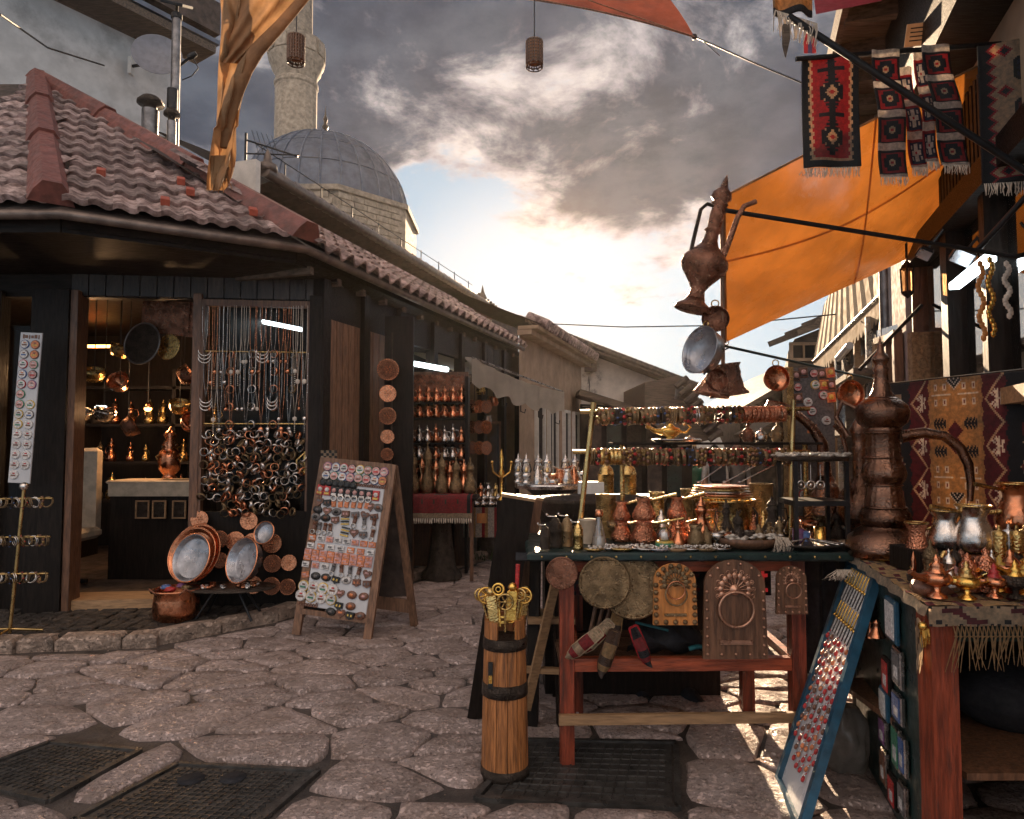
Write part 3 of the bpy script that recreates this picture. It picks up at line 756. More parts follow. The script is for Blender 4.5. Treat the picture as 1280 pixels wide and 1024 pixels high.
# satellite dish on the white wall
dp = at(197, 73, 9.3)
sdsh = thing('satellite_dish', 'grey round satellite dish on an arm bracket on the white house', 'satellite dish', dp)
mb = MB(); RD = 29*9.3/F
T = RZ(22) @ RX(78)
mb.lathe([(RD*k/6, .13*RD*(k/6)**2*2) for k in range(7)] + [(RD*1.02, .27*RD), (RD*.99, .25*RD-.012)] + [(RD*k/6*.98, .13*RD*(k/6)**2*2-.02) for k in range(5, -1, -1)], 28, 0, T); part('reflector', mb, 'dish', sdsh)
lp = at(240, 70, 9.0)-dp
mb = MB().tube([at(222, 84, 9.2)-dp, lp], .02, 6).tube([(0, .08, 0), at(165, 83, 9.7)-dp], .025, 6); part('arm', mb, 'blackmetal', sdsh)
mb = MB().lathe([(.035, -.06), (.045, 0), (.03, .07)], 10, 0, TR(lp) @ RY(60)); part('receiver', mb, 'blackmetal', sdsh)
mb = MB().tube([lp, at(248, 85, 9.0)-dp, at(240, 95, 9.1)-dp, at(228, 100, 9.3)-dp], .008, 5); part('cable', mb, 'blackmetal', sdsh)
mb = MB().box(at(164, 83, 9.7)-dp, (.05, .1, .25)); part('wall_bracket', mb, 'white', sdsh)
# flues
def flue(px, y0, y1, w, Y, lab, cap=None, cw=2.2):
    b = at(px, y0, Y); r = w/2*Y/F; h = (at(px, y1, Y)-b).z
    t = thing('flue_pipe', lab, 'flue', b, group='metal flues above the tiled roof')
    part('pipe', MB().lathe([(r, -.6), (r, h)], 14, 0), 'galv', t)
    if cap: part('cowl', MB().lathe([(r*.8, h), (r*.8, h+.05), (r*cw, h+.07), (r*cw, h+.1), (r*1.0, h+.16), (.0, h+.18)], 16, 0), 'darkmetal', t)
    return t
flue(187, 172, 138, 20, 8.0, 'short wide metal flue with a flat cowl next to the tall mast', True, 1.6)
part('upper_pipe', MB().lathe([(.06, .38), (.06, .65)], 12, 0), 'blackmetal', flue(214, 178, 152, 11, 8.0, 'small thin metal flue with a disc cowl at the foot of the mast', True, 1.8))
tb = at(218, 160, 8.1); mast = thing('lamp_mast', 'tall dark pipe mast with a flat tilted floodlight on top', 'mast', tb)
ht = (at(221, 18, 8.1)-tb); mb = MB().tube([(0, 0, -.4), ht], [.055, .052], 10); part('pole', mb, 'galv', mast)
part('collar', MB().lathe([(.065, -.03), (.065, .03)], 10, 0, TR(ht*.98)), 'blackmetal', mast)
fl = part('lamp_head', MB().box((0, 0, 0), (.26, .3, .04), bev=.008, T=RX(28) @ RY(12)), 'blackmetal', mast, ht+V(0, 0, .13)); part('bracket', MB().tube([(0, 0, -.13), (0, 0, 0)], .018, 6), 'blackmetal', fl)
# roof-top antenna
ab = at(307, 192, 9.6); an = thing('roof_antenna', 'small metal television antenna on a post in front of the dome', 'antenna', ab)
mb = MB().tube([(0, 0, -.3), (0, 0, .3)], .018, 6); part('post', mb, 'blackmetal', an)
mb = MB().tube([(0, 0, .2), (.72, .1, 0)], .014, 6).tube([(0, 0, .0), (.74, .1, 0.02)], .012, 6)
for k in range(5): mb.tube([(.12+k*.07, -.1, .3-k*.02), (.12+k*.07, .18, .08)], .004, 4)
part('boom', mb, 'blackmetal', an)

# ============================================================ street beyond
dC = UC
def lineC(px, off=0.0):
    k = (px-640)/F; p = P1-NC*off; t = (k*p.y-p.x)/(dC.x-k*dC.y); return p+dC*t
bb = thing('stucco_house', 'low beige stucco house with tall narrow windows past the cloth awning', 'house')
a, b = lineC(649), lineC(727); ga, gb = V(0, 0, -1.2), V(0, 0, 2.92)
mb = MB().add([a+ga, b+ga, b+gb, a+gb, b+NC*5+ga, b+NC*5+gb+V(0, 0, .9)], [(0, 1, 2, 3), (1, 4, 5, 2)]); part('wall', mb, 'stucco', bb)
part('cornice', MB().bar(a-NC*.08+gb, b-NC*.08+gb+dC*.1, .22, .07).bar(a-NC*.13+gb+V(0, 0, .07), b-NC*.13+gb+V(0, 0, .07)+dC*.12, .3, .05), 'stucco', bb)
rb = part('roof', MB().add([a-NC*.3+gb+V(0, 0, .12), b-NC*.3+gb+dC*.15+V(0, 0, .12), b+NC*2.6+gb+V(0, 0, 1.35), a+NC*2.6+gb+V(0, 0, 1.35)], [(0, 1, 2, 3)]), 'darkroof', bb)
rt = MB().lathe([(.075, 0), (.085, .34)], 8, 0, RX(-90) @ RZ(0)).mesh('roof_tile', 'rooftile')
nb_ = 26
for k in range(nb_):
    p = (a+dC*.2).lerp(b, (k+.5)/nb_)-NC*.36+gb+V(0, 0, .14); sN = (NC*2.9+V(0, 0, 1.23)).normalized()
    part('roof_tile', rt, None, rb, p, sN.to_track_quat('Y', 'Z').to_euler())
for px, w_, h_, y in ((673, .42, 1.15, 545), (689, .55, 1.5, 560), (706, .38, 1.1, 552), (718, .38, 1.1, 552)):
    c = lineC(px); c.z = 1.3+(555-y)*c.y/F; window(bb, c, dC, w_, h_, 'white', bars=1 if w_ > .5 else 0)
# white peeling gable building
wg = thing('peeling_house', 'whitewashed gable house with peeling plaster and a sloping tiled verge', 'house')
Y = 15.0
def aq(*l): return [at(x, y, Y) for x, y in l]
o = V(0, .3, 0)
pts = aq((655, 412), (866, 492), (866, 640), (655, 640)); mb = MB().add(pts+[p+V(0, 6, 0) for p in pts], [(3, 2, 1, 0), (0, 1, 5, 4), (1, 2, 6, 5)]); part('wall', mb, 'whitewall', wg)
a, b = at(652, 404, 14.8), at(875, 489, 14.8); mb = MB().bar(a, b, .5, .1).bar(a+V(0, 3, 0), b+V(0, 3, 0), 6, .08); vr = part('roof', mb, 'darkroof', wg)
tl = MB().lathe([(.07, -.14), (.085, .14)], 8, 0, RY(90)).mesh('roof_tile', 'darkroof')
for k in range(34):
    p = a.lerp(b, (k+.3)/34)+V(0, -.2, .05); part('roof_tile', tl, None, vr, p, (0, .37, 0))
part('cable', MB().tube(aq((735, 480), (736, 470), (737, 480), (736, 497), (790, 505), (812, 508)), .012, 5), 'blackmetal', wg)
part('meter_box', MB().box(at(738, 453, 14.9), (.25, .15, .4)), 'oldtimber', wg)
window(wg, at(822, 497, 14.97), V(1, 0, 0), .35, .3, 'oldtimber')
# lower roofs and dark shop fronts across the end of the street
ds = thing('dark_shop_front', 'dark shuttered shop under a low timber eave at the end of the street', 'shop')
Y = 13.2
mb = MB().bar(at(722, 492, Y)+V(0, 0, 0), at(812, 520, Y), .8, .12); part('roof', mb, 'oldtimber', ds)
mb = MB().add(aq((725, 505), (865, 512), (865, 680), (725, 680)), [(3, 2, 1, 0)]); part('wall', mb, 'darkwood', ds)
for k in range(5):
    x0 = 734+k*25
    part('shutter', MB().bar(at(x0, 590, Y-.05), at(x0+18, 590, Y-.05), .04, 1.9), ['darkroof', 'greenpaint', 'darkmetal'][k % 3], ds)
mb = MB().tube([at(805, 507, 12.8), at(842, 502, 12.7), at(852, 482, 12.6)], .09, 8); part('gutter', mb, 'galv', ds)
be = thing('timber_gable', 'brown timber gable roof with a metal downpipe left of the far street', 'roof')
Y = 12.6
pts = aq((806, 478), (846, 470), (870, 492), (905, 545), (850, 560), (806, 520)); mb = MB()
mb.add(pts+[p+V(0, 3, 0) for p in pts], [tuple(range(6))[::-1]]+[(i, (i+1) % 6, 6+(i+1) % 6, 6+i) for i in range(6)]); part('gable', mb, 'oldtimber', be)
for k in range(8): 
    p = at(852+k*6, 478+k*9.5, 12.5); part('roof_tile', MB().lathe([(.05, -.14), (.06, .14)], 8, 0, RY(52)) if k == 0 else tlm, 'darkroof', be, p) if k == 0 else part('roof_tile', tlm, None, be, p)
    if k == 0: tlm = be.children[-1].data
cr = thing('corrugated_roof', 'pale corrugated metal roof sheet seen down the street', 'roof', at(905, 552, 17))
mb = MB().sheet(lambda u, v: ((u-.5)*1.3*(1-.25*v), v*1.5, v*1.1-.3+.03*math.sin(u*60)), 60, 1); part('sheet', mb, 'white', cr)
mb = MB().box((0, 1.2, -1.5), (1.2, 2.4, 2.4)); part('wall', mb, 'stucco', cr)
fr = thing('dark_far_house', 'dark low house with a broad roof at the far right of the street', 'house')
Y = 16.0
pts = aq((925, 505), (1010, 455), (1045, 440), (1080, 470), (1080, 650), (925, 650)); mb = MB().add(pts+[p+V(0, 4, 0) for p in pts], [tuple(range(6))[::-1]]+[(i, (i+1) % 6, 6+(i+1) % 6, 6+i) for i in range(6)]); part('wall', mb, 'darkroof', fr)
part('roof', MB().bar(at(868, 542, 15.6), at(1000, 466, 15.6), 1.2, .1), 'oldtimber', fr)
part('roof', MB().bar(at(930, 545, 14), at(985, 512, 14), 1.2, .08), 'oldtimber', fr)
fh = thing('brown_gabled_house', 'brown house with a stepped tiled gable in front of the sky at right', 'house')
Y = 12.0
pts = aq((985, 640), (985, 440), (993, 424), (1062, 396), (1100, 396), (1100, 640)); mb = MB().add(pts+[p+V(1.5, 4, 0) for p in pts], [tuple(range(6))]+[(i, (i+1) % 6, 6+(i+1) % 6, 6+i) for i in range(6)]); part('wall', mb, 'oldtimber', fh)
for k, (x0, y0, x1, y1) in enumerate(((978, 424, 1030, 404), (1000, 412, 1050, 394), (1022, 400, 1075, 384))):
    part('roof', MB().bar(at(x0, y0, 11.8), at(x1, y1, 11.8), 1.3, .1), 'oldtimber', fh)
window(fh, at(1004, 440, 11.97), V(1, 0, 0), .45, .28, 'peachwall')
part('wall_patch', MB().box(at(1000, 500, 11.9), (.35, .1, 1.1)), 'stucco', fh)
# end of street: shops on both sides
for k, (x0, x1, y0, Y, m, lab) in enumerate(((868, 905, 562, 21, 'stucco', 'pale shop at the far end of the street'), (905, 960, 566, 24, 'darkroof', 'dark stall front at the far end of the street'), (780, 868, 556, 19, 'darkwood', 'dark wooden shop left of the far walkers'))):
    t = thing('far_shop', lab, 'shop'); mb = MB().box((0, 0, 0), (1, 1, 1), 0, TR((at(x0, 600, Y)+at(x1, 600, Y))/2-V(0, -1, 1)) @ Matrix.Diagonal(((x1-x0)*Y/F, 2, 4, 1))); part('wall', mb, m, t)
    part('awning', MB().bar(at(x0, y0, Y-.6), at(x1, y0, Y-.6), 1.2, .08), 'awningcloth', t)
# distant ridge of roofs so nothing ends in empty air
mb = MB(); hs = [(-60, 6), (-40, 9), (-25, 6), (-12, 4), (0, 2.6), (8, 2.4), (14, 3), (30, 7), (60, 10)]
for i in range(len(hs)-1):
    a, b = hs[i], hs[i+1]; mb.add([(a[0], 45, -5), (b[0], 45, -5), (b[0], 55, b[1]), (a[0], 55, a[1])], [(0, 1, 2, 3)])
struct('hillside', mb, 'darkroof')

# ============================================================ building on the right
def rx(y): return 1.25+.34*y
rw = Vector((.34, 1, 0)).normalized(); rn = Vector((-rw.y, rw.x, 0))     # rn points into the street
def rp(y, z, off=0.0): return V(rx(y), y, z)+rn*off
def rpx(px, py, off=0.0):         # photo pixel on the facade plane
    k = (px-640)/F; b = V(1.25, 0, 0)+rn*off
    Y = (b.x-.34*b.y)/(k-.34); p = V(.34*Y+b.x-.34*b.y, Y, 0); p.z = at(px, py, Y).z; return p
rb_ = thing('shop_house', 'peach plastered shop house with dark timber overhang along the right side', 'building')
mb = MB()
for (y0, y1, z0, z1) in ((1.0, 5.4, 2.55, 4.05), (4.75, 5.4, -.3, 2.55), (1.0, 5.4, -.3, 1.55)):
    mb.add([rp(y0, z0), rp(y1, z0), rp(y1, z1), rp(y0, z1)], [(0, 1, 2, 3)])
mb.add([rp(5.4, -.3), rp(5.4, -.3, -3), rp(5.4, 4.05, -3), rp(5.4, 4.05)], [(0, 1, 2, 3)])
part('wall', mb, 'peachwall', rb_)
mb = MB().add([rp(1, 1.55, -1.5), rp(5, 1.55, -1.5), rp(5, 2.6, -1.5), rp(1, 2.6, -1.5), rp(1, 2.56, 0), rp(4.75, 2.56, 0), rp(4.75, 2.56, -1.5), rp(1, 2.56, -1.5), rp(1, 1.55, 0), rp(4.75, 1.55, 0), rp(4.75, 1.55, -1.5), rp(1, 1.55, -1.5)], [(0, 1, 2, 3), (4, 5, 6, 7), (8, 9, 10, 11)])
part('window_recess', mb, 'brownwood', rb_)
# window frame posts and display
for y_, w_, m in ((4.72, .06, 'brownwood'), (3.95, .13, 'darkwood'), (3.3, .08, 'darkwood'), (2.7, .12, 'darkwood'), (2.1, .12, 'darkwood')):
    part('mullion', MB().bar(rp(y_, 1.5, .02), rp(y_, 2.56, .02), w_, .08, up=tuple(rn)), m, rb_)
part('lintel', MB().bar(rp(1, 2.6, .04), rp(4.78, 2.6, .04), .12, .14), 'darkwoodh', rb_)
part('sill', MB().bar(rp(1, 1.5, .06), rp(4.78, 1.5, .06), .2, .07), 'palewood', rb_)
for a, b in ((4.7, 4.0), (3.9, 3.33), (3.27, 2.75), (2.65, 2.15), (2.05, 1.2)):
    part('pane', MB().bar(rp(a, 2.05, -.01), rp(b, 2.05, -.01), .006, 1.02), 'glass', rb_)
# display board with dark round ornaments
bd = thing('display_board', 'cream display board with dark round ornaments in the right shop window', 'display board')
for (a, b) in ((4.55, 4.0), (3.9, 2.9)):
    part('backing', MB().bar(rp(a, 1.98, -.12), rp(b, 1.98, -.12), .02, .85), 'displaycloth', bd)
r4 = random.Random(3)
for k in range(26):
    y_ = r4.uniform(2.95, 4.6); z_k = r4.uniform(1.6, 2.0)
    if 3.9 < y_ < 4.02: continue
    s = .028 if k % 4 else .035
    T = TR(rp(y_, z_k, -.10)) @ Matrix.Rotation(math.atan2(rw.y, rw.x), 4, 'Z') @ RX(90)
    part('ornament', (MB().lathe([(s, 0), (s, .012), (0, .016)], 12, 0, T) if k % 4 else MB().box((0, 0, 0), (.07, .07, .02), 0, T)), 'p_black', bd)
nk = 0
for k in range(34):                    # necklaces hanging in the window
    y_ = 4.6-k*.055; p = rp(y_, 2.5, -.05); L = r4.uniform(.3, .62); sw_ = r4.uniform(.015, .04)
    mb = MB().tube([p+rw*(-sw_), p+rw*(-sw_*.9)-V(0, 0, L*.6), p-V(0, 0, L), p+rw*(sw_*.9)-V(0, 0, L*.6), p+rw*sw_], .0035, 4)
    mb.ball(p-V(0, 0, L+.015), .014, 6)
    solo('necklace', mb, r4.choice(['gold', 'brass', 'shell', 'gold']), '%s bead necklace in the window of the right-hand shop' % ordn(k), 'necklace', group='necklaces in the right shop window')
# eaves: underside boards and rafters, roof
E = 4.05
ep = lambda y, off, z: rp(y, z, off)
mb = MB().add([rp(.3, E, -.2), rp(9, E, -.2), rp(9, E-.02, .52), rp(.3, E-.02, .52)], [(0, 1, 2, 3)]).add([rp(.3, E+.12, .56), rp(9, E+.12, .56), rp(9, E+1.2, -2), rp(.3, E+1.2, -2)], [(0, 1, 2, 3)])
ev = part('eave', mb, 'oldtimber', rb_)
for k in range(22):
    y_ = .6+k*.38; part('rafter', MB().bar(rp(y_, E-.06, 0), rp(y_, E-.06, .54), .07, .09), 'oldtimber', ev)
part('edge_board', MB().bar(rp(.3, E+.0, .55), rp(9, E+.0, .55), .04, .16), 'oldtimber', ev)
part('lower_beam', MB().bar(rp(.3, E-.45, .05), rp(5.4, E-.45, .05), .12, .18), 'oldtimber', ev)
# dark timber box under the eave near the camera, with a small white notice
part('bay_box', MB().bar(rp(1.2, 3.66, .12), rp(4.5, 3.66, .12), .25, .72), 'darkwoodh', rb_)
nt = solo('eave_notice', MB().box((0, 0, 0), (.22, .006, .11)).add([(-.09+.0*k, -.004, .03-.02*k) for k in range(4)]+[(.08-.02*(k % 2), -.004, .03-.02*k) for k in range(4)]+[(-.09, -.004, .036-.02*k) for k in range(4)]+[(.08-.02*(k % 2), -.004, .036-.02*k) for k in range(4)], [(k, 4+k, 12+k, 8+k) for k in range(4)], 1), ['awningcloth', 'p_black'], 'small pale printed notice fixed under the dark right eave', 'notice', at(1160, 42, 3.55), (.5, 0, -.2))
part('grille', MB().bar(rp(3.05, 2.85, .03), rp(3.9, 2.85, .03), .05, .55), 'blackmetal', rb_)
g_ = rb_.children[-1]; mb = MB()
for k in range(16):
    y_ = 3.05+.85*k/15; mb.bar(rp(y_, 2.6, .07), rp(y_, 3.1, .07), .018, .018, up=(1, 0, 0))
part('bar', mb, 'blackmetal', g_)
# downpipes & white corner wall
part('downpipe', MB().tube([rp(5.45, -.3, .08), rp(5.45, 4.0, .08)], .05, 8), 'galv', rb_)
cw = thing('white_corner_wall', 'white plaster corner with a dark window opening left of the jewellery window', 'wall')
part('wall', MB().bar(rp(4.8, 2.2, .05), rp(5.35, 2.2, .05), .06, 1.9), 'pinkplaster', cw)
window(cw, rp(5.02, 1.75, .09), -rw, .3, .7, 'brownwood')
# carved box sign / window reflecting the sky
cf = thing('carved_cabinet', 'small hinged window with a carved floral wooden side panel', 'cabinet')
cq = at(1153, 447, 4.6)
part('side_panel', MB().box(cq, (.165, .05, .34)), 'displaycloth', cf); part('post', MB().box(cq+V(.15, .02, 0), (.13, .05, .36)), 'brownwood', cf)
for k in range(4):
    part('carving', MB().ring((cq.x+.015*(-1)**k, cq.y-.03, cq.z-.12+k*.08), .034, .009, 14, 5, 0, None, .75), 'displaycloth', cf)
part('glass_panel', MB().bar(at(1098, 455, 5.6), at(1130, 450, 5.0), .02, .55), 'glass', cf)
part('frame', MB().bar(at(1096, 427, 5.6), at(1136, 415, 5.0), .06, .05).bar(at(1096, 427, 5.6), at(1096, 490, 5.6), .05, .05), 'palewood', cf)
# neighbouring facade and awning beyond
n2 = thing('awning_shop', 'dark glazed shop front under the striped scalloped awning further along on the right', 'shop')
mb = MB().add([rp(5.5, -.5), rp(9.5, -1), rp(9.5, 3.9), rp(5.5, 3.9), rp(9.5, -1, -3), rp(9.5, 3.9, -3)], [(0, 1, 2, 3), (1, 4, 5, 2)]); part('wall', mb, 'darkwood', n2)
part('upper_wall', MB().add([rp(5.5, 2.6, .03), rp(9.5, 2.6, .03), rp(9.5, 4, .03), rp(5.5, 4, .03)], [(0, 1, 2, 3)]), 'peachwall', n2)
for k in range(6):
    part('mullion', MB().bar(rp(5.7+k*.7, 0, .05), rp(5.7+k*.7, 2.5, .05), .07, .06, up=tuple(rn)), ['oldtimber', 'steel', 'palewood'][k % 3], n2)
    part('pane', MB().bar(rp(5.75+k*.7, 1.4, .03), rp(6.35+k*.7, 1.4, .03), .01, 1.6), 'glass', n2)
part('shelf', MB().bar(rp(5.5, 1.4, .25), rp(9, 1.4, .25), .3, .05).bar(rp(5.5, 1.9, .2), rp(9, 1.9, .2), .25, .05), 'oldtimber', n2)
aw = thing('scalloped_awning', 'pale striped awning with a scalloped valance at far right of the street', 'awning')
A0, A1 = at(1132, 338, 5.3), at(1017, 452, 9.4)
Aw0, Aw1 = rp(5.6, 3.35, .05), rp(9.9, 3.3, .05)
mb = MB().sheet(lambda u, v: A0.lerp(A1, u).lerp(Aw0.lerp(Aw1, u), v)+V(0, 0, .03), 24, 2, lambda i, j: i % 2); part('canopy', mb, ['awningcloth', 'wool_brown'], aw)
N = 30; vs = []; fs = []
for i in range(N):
    for q in range(4):
        u = (i+q/3)/N; p = A0.lerp(A1, u); d_ = (.17, .23, .23, .17)[q]; vs += [p, p-V(0, 0, d_)]
    k = i*8; fs += [(k+2*q, k+2*q+2, k+2*q+3, k+2*q+1) for q in range(3)]
part('valance', MB().add(vs, fs), 'awningcloth', aw)
part('front_bar', MB().tube([A0, A1], .02, 6), 'steel', aw)
for t_ in (.15, .6): 
    p = A0.lerp(A1, t_); part('arm', MB().tube([p, p.lerp(rp(p.y, 2.2, .05), 1)], .015, 6), 'steel', aw)
part('tube_light', MB().tube([at(1062, 432, 7), at(1048, 448, 7.6)], .04, 8), 'panelwhite', aw)
# ============================================================ goods at the kiosk
r5 = random.Random(11)
def rot_of(xa, za):                        # euler from local x and z axes
    x = Vector(xa).normalized(); z = Vector(za); z = (z-x*z.dot(x)).normalized(); y = z.cross(x)
    return Matrix((x, y, z)).transposed().to_euler()
def disc_T(nrm, p=(0, 0, 0)):
    q = Vector(nrm).to_track_quat('Z', 'Y').to_matrix().to_4x4(); return TR(Vector(p)) @ q
def plate_mesh(r, m='oldcopper', deep=.012, motif=True, n=24):
    mb = MB().lathe([(0, .002), (r*.62, .002), (r*.66, .006), (r*.7, .003), (r*.84, deep*.6), (r*.93, deep*.8+.002)], n, 1).lathe([(r*.9, deep*.8), (r*.93, deep+.004), (r, deep), (r*.98, deep-.004), (r*.8, 0), (0, -.002)], n, 0)
    if motif:
        mb.ring((0, 0, 0), r*.78, r*.02, n, 4, 0, TR(0, 0, .008) @ RX(90))
        mb.ring((0, 0, 0), r*.5, r*.018, n, 4, 0, TR(0, 0, .004) @ RX(90))
        for k in range(6):
            a = math.pi*k/3; mb.ball((r*.3*math.cos(a), r*.3*math.sin(a), .004), r*.11, 6, 0, (1, 1, .3))
        mb.ball((0, 0, .004), r*.13, 6, 0, (1, 1, .4))
        for k in range(12):
            a = math.pi*k/6; mb.ball((r*.63*math.cos(a), r*.63*math.sin(a), .005), r*.06, 5, 0, (1, 1, .4))
    return mb
# magnets strip on the dark post
sp = wl(40)+V(0, -.12, 0)
spt, spb = at(40, 416, 4.82), at(24, 604, 4.82)
ax = (spt-spb).normalized()
strip = thing('magnet_strip', 'narrow white strip panel on the dark left post holding pairs of round magnets', 'panel', (spt+spb)/2, rot=rot_of(V(1, 0, 0)-ax*ax.x, (0, -1, 0)))
L_ = (spt-spb).length
part('panel', MB().box((0, 0, 0), (.155, L_, .012), bev=.003), 'panelwhite', strip)
part('heading', MB().box((-.05, L_/2-.03, .008), (.012, .03, .002)).box((-.03, L_/2-.03, .008), (.02, .022, .002)).box((-.008, L_/2-.032, .008), (.008, .028, .002)).box((.012, L_/2-.03, .008), (.018, .02, .002)).box((.036, L_/2-.028, .008), (.02, .026, .002)).box((.058, L_/2-.03, .008), (.008, .03, .002)), 'p_brown', strip)
def magnet_round(r, m1, m2, n=14):
    return MB().lathe([(r*.96, 0), (r, .004), (r*.94, .008), (r*.84, .0085)], n, 0).lathe([(r*.84, .0087), (0, .0092)], n, 1).box((0, -r*.15, .0095), (r*1.0, r*.3, .002), 2).box((r*.05, r*.3, .0095), (r*.5, r*.25, .002), 3)
mags = {}
def mag(m1, m2, m3, m4, r=.033):
    k = (m1, m2, m3, m4, r)
    if k not in mags: mags[k] = magnet_round(r, 0, 0).mesh('fridge_magnet', [m1, m2, m3, m4])
    return mags[k]
colsets = [('p_blue', 'p_white', 'p_brown', 'p_orange'), ('p_brown', 'p_orange', 'p_yellow', 'p_brown'), ('p_grey', 'p_white', 'p_blue', 'p_brown'), ('p_red', 'p_white', 'p_grey', 'p_green'), ('p_green', 'p_pink', 'p_brown', 'p_white'), ('p_black', 'p_pink', 'p_red', 'p_white'), ('p_yellow', 'p_white', 'p_green', 'p_brown'), ('p_white', 'p_white', 'p_brown', 'p_red'), ('p_purple', 'p_pink', 'p_white', 'p_grey')]
desc = {0: 'blue rimmed', 1: 'brown and orange', 2: 'grey rimmed', 3: 'red rimmed', 4: 'green rimmed', 5: 'black rimmed', 6: 'yellow rimmed', 7: 'white', 8: 'purple rimmed'}
rot = strip.rotation_euler.to_matrix()
srows = [(0, 1), (2, 1), (3, 4), (0, 5), (3, 8), (4, None), (4, 6), (6, 2), (6, 7), (7, 7), (7, 7), (7, 7), (7, 7), (7, None)]
for j, pr in enumerate(srows):
    for i, c in enumerate(pr):
        if c is None: continue
        q = strip.location + rot @ Vector(((i-.5)*.074, L_/2-.085-j*.071, .006))
        o = tag(link('round_magnet', mag(*colsets[c]), None, q, strip.rotation_euler), '%s round magnet, %s side, %s row of the strip on the dark post' % (desc[c], ('left', 'right')[i], ordn(j)), 'magnet', 'magnets on the white strip')
# bracelets stand at far left
st = onz(12, 792, .08); stp = at(30, 612, st.y)
bs = thing('bracelet_stand', 'thin brass stand with three crossbars of bracelets at the left edge', 'display stand', st)
tp = stp-st
part('pole', MB().tube([(0, 0, 0), tp], .011, 8), 'plainbrass', bs)
part('knob', MB().ball(tp+V(0, 0, .02), .028, 10), 'silver', bs)
part('foot', MB().tube([(-.18, .05, .01), (0, 0, .03), (.18, .05, .01)], .009, 6).tube([(0, -.15, .01), (0, 0, .03)], .009, 6), 'plainbrass', bs)
def bangle(R_, w_, kind):
    mb = MB(); pr = [(R_-.002, -w_/2), (R_+.001, -w_/2), (R_+.003, -w_/4), (R_+.0035, 0), (R_+.003, w_/4), (R_+.001, w_/2), (R_-.002, w_/2), (R_-.0025, 0), (R_-.002, -w_/2)]
    if kind == 'cuff': mb.lathe(pr[:-1]+[pr[0]], 16, 0, RY(90))
    elif kind == 'bead':
        for k in range(11):
            a = 2*math.pi*k/11; mb.ball((0, R_*math.cos(a), R_*math.sin(a)), R_*.27, 6, k % 2, (w_/R_/.54, 1, 1))
    elif kind == 'stone':
        mb.lathe(pr, 16, 0, RY(90))
        for k in range(5):
            a = -.6+2*math.pi*k/5; mb.ball((0, (R_+.003)*math.cos(a), (R_+.003)*math.sin(a)), w_*.36, 6, 1, (1, .8, .8))
    elif kind == 'twist':
        for s_ in (-.3, .3): mb.ring((0, 0, 0), R_, w_*.22, 16, 5, 0, TR(s_*w_, 0, 0) @ RZ(90))
    return mb
BK = []
for kind, ms, lab in (('cuff', ['hcopper', 'p_red'], 'hammered copper cuff bracelet'), ('cuff', ['brass', 'p_red'], 'plain brass cuff bracelet'), ('stone', ['oldbrass', 'p_red'], 'antique brass bracelet set with red stones'), ('stone', ['oldbrass', 'p_orange'], 'antique brass bracelet set with orange stones'), ('bead', ['hbrass', 'p_brown'], 'brass and brown bead bracelet'), ('bead', ['darkmetal', 'p_red'], 'black and red bead bracelet'), ('twist', ['oldbrass'], 'twisted dark brass bangle'), ('twist', ['silver'], 'twisted silver bangle'), ('stone', ['darkmetal', 'p_blue'], 'dark metal bracelet set with blue stones')):
    BK.append((bangle(.033, .017, kind).mesh('bracelet', ms), lab))
for j, py in enumerate((624, 672, 718)):
    Y = st.y; x0, x1 = -8, 66
    a, b = at(x0, py, Y)-st, at(x1-j*3, py-1, Y)-st
    part('crossbar', MB().tube([a, b], .007, 6), 'plainbrass', bs)
    for k in range(9):
        p = a.lerp(b, (k+.6)/9.4)+st; me, lab = BK[(7, 6, 8, 7, 2, 6, 7, 4, 6)[k]]
        o = tag(link('bracelet', me, None, p-V(0, 0, .024), (0, r5.uniform(-.3, .3), 1.2+r5.uniform(-.4, .4))), lab.replace(' bracelet', '').replace('antique ', '')+' bracelet, %s on the %s crossbar at far left' % (ordn(k), ('top', 'middle', 'lowest')[j]), 'bracelet', 'bracelets on the left brass stand')
# goods inside the shop room
def room(px, py, Y): return at(px, py, Y)
ch = thing('office_chair', 'cream high-backed chair inside the doorway of the dark shop', 'chair', V(room(97, 660, 6.1).x, 6.1, .1))
h_ = room(97, 560, 6.1).z-.1
part('backrest', MB().box((0, 0, (h_+.42)/2), (.36, .08, h_-.42), bev=.03), 'cream', ch); part('seat', MB().box((0, -.2, .42), (.42, .42, .1), bev=.03), 'cream', ch)
part('base', MB().tube([(0, -.2, .05), (0, -.2, .38)], .03, 8).tube([(-.22, -.2, .03), (.22, -.2, .03)], .02, 6).tube([(0, -.42, .03), (0, .02, .03)], .02, 6), 'blackmetal', ch)
for i, (x, y, rr, m, lab, tl) in enumerate(((179, 430, 27, 'darkmetal', 'large dark scalloped engraved tray hanging in the shop doorway', .25), (212, 434, 17, 'brass', 'small round brass plate hanging beside the dark tray', .3))):
    Y = 5.5; p = at(x, y, Y); r = rr*Y/F
    t = solo('hanging_tray', plate_mesh(r, n=30), [m, m], lab, 'tray', p, disc_T((-tl, -1, .12)).to_euler(), 'trays hanging in the doorway')
    if i == 0: part('rim', MB().ring((0, 0, 0), r*.97, r*.045, 40, 5, 0, TR(0, 0, .014) @ RX(90), 1), 'galv', t)
solo('embossed_picture', MB().box((0, 0, 0), (.46, .03, .36)).box((0, -.02, 0), (.38, .02, .28)).bar((-.19, -.03, .17), (.19, -.03, .0), .02, .02), 'oldcopper', 'square dark embossed metal picture hung askew above the doorway trays', 'picture', at(212, 391, 5.55), (.1, .12, -.1))
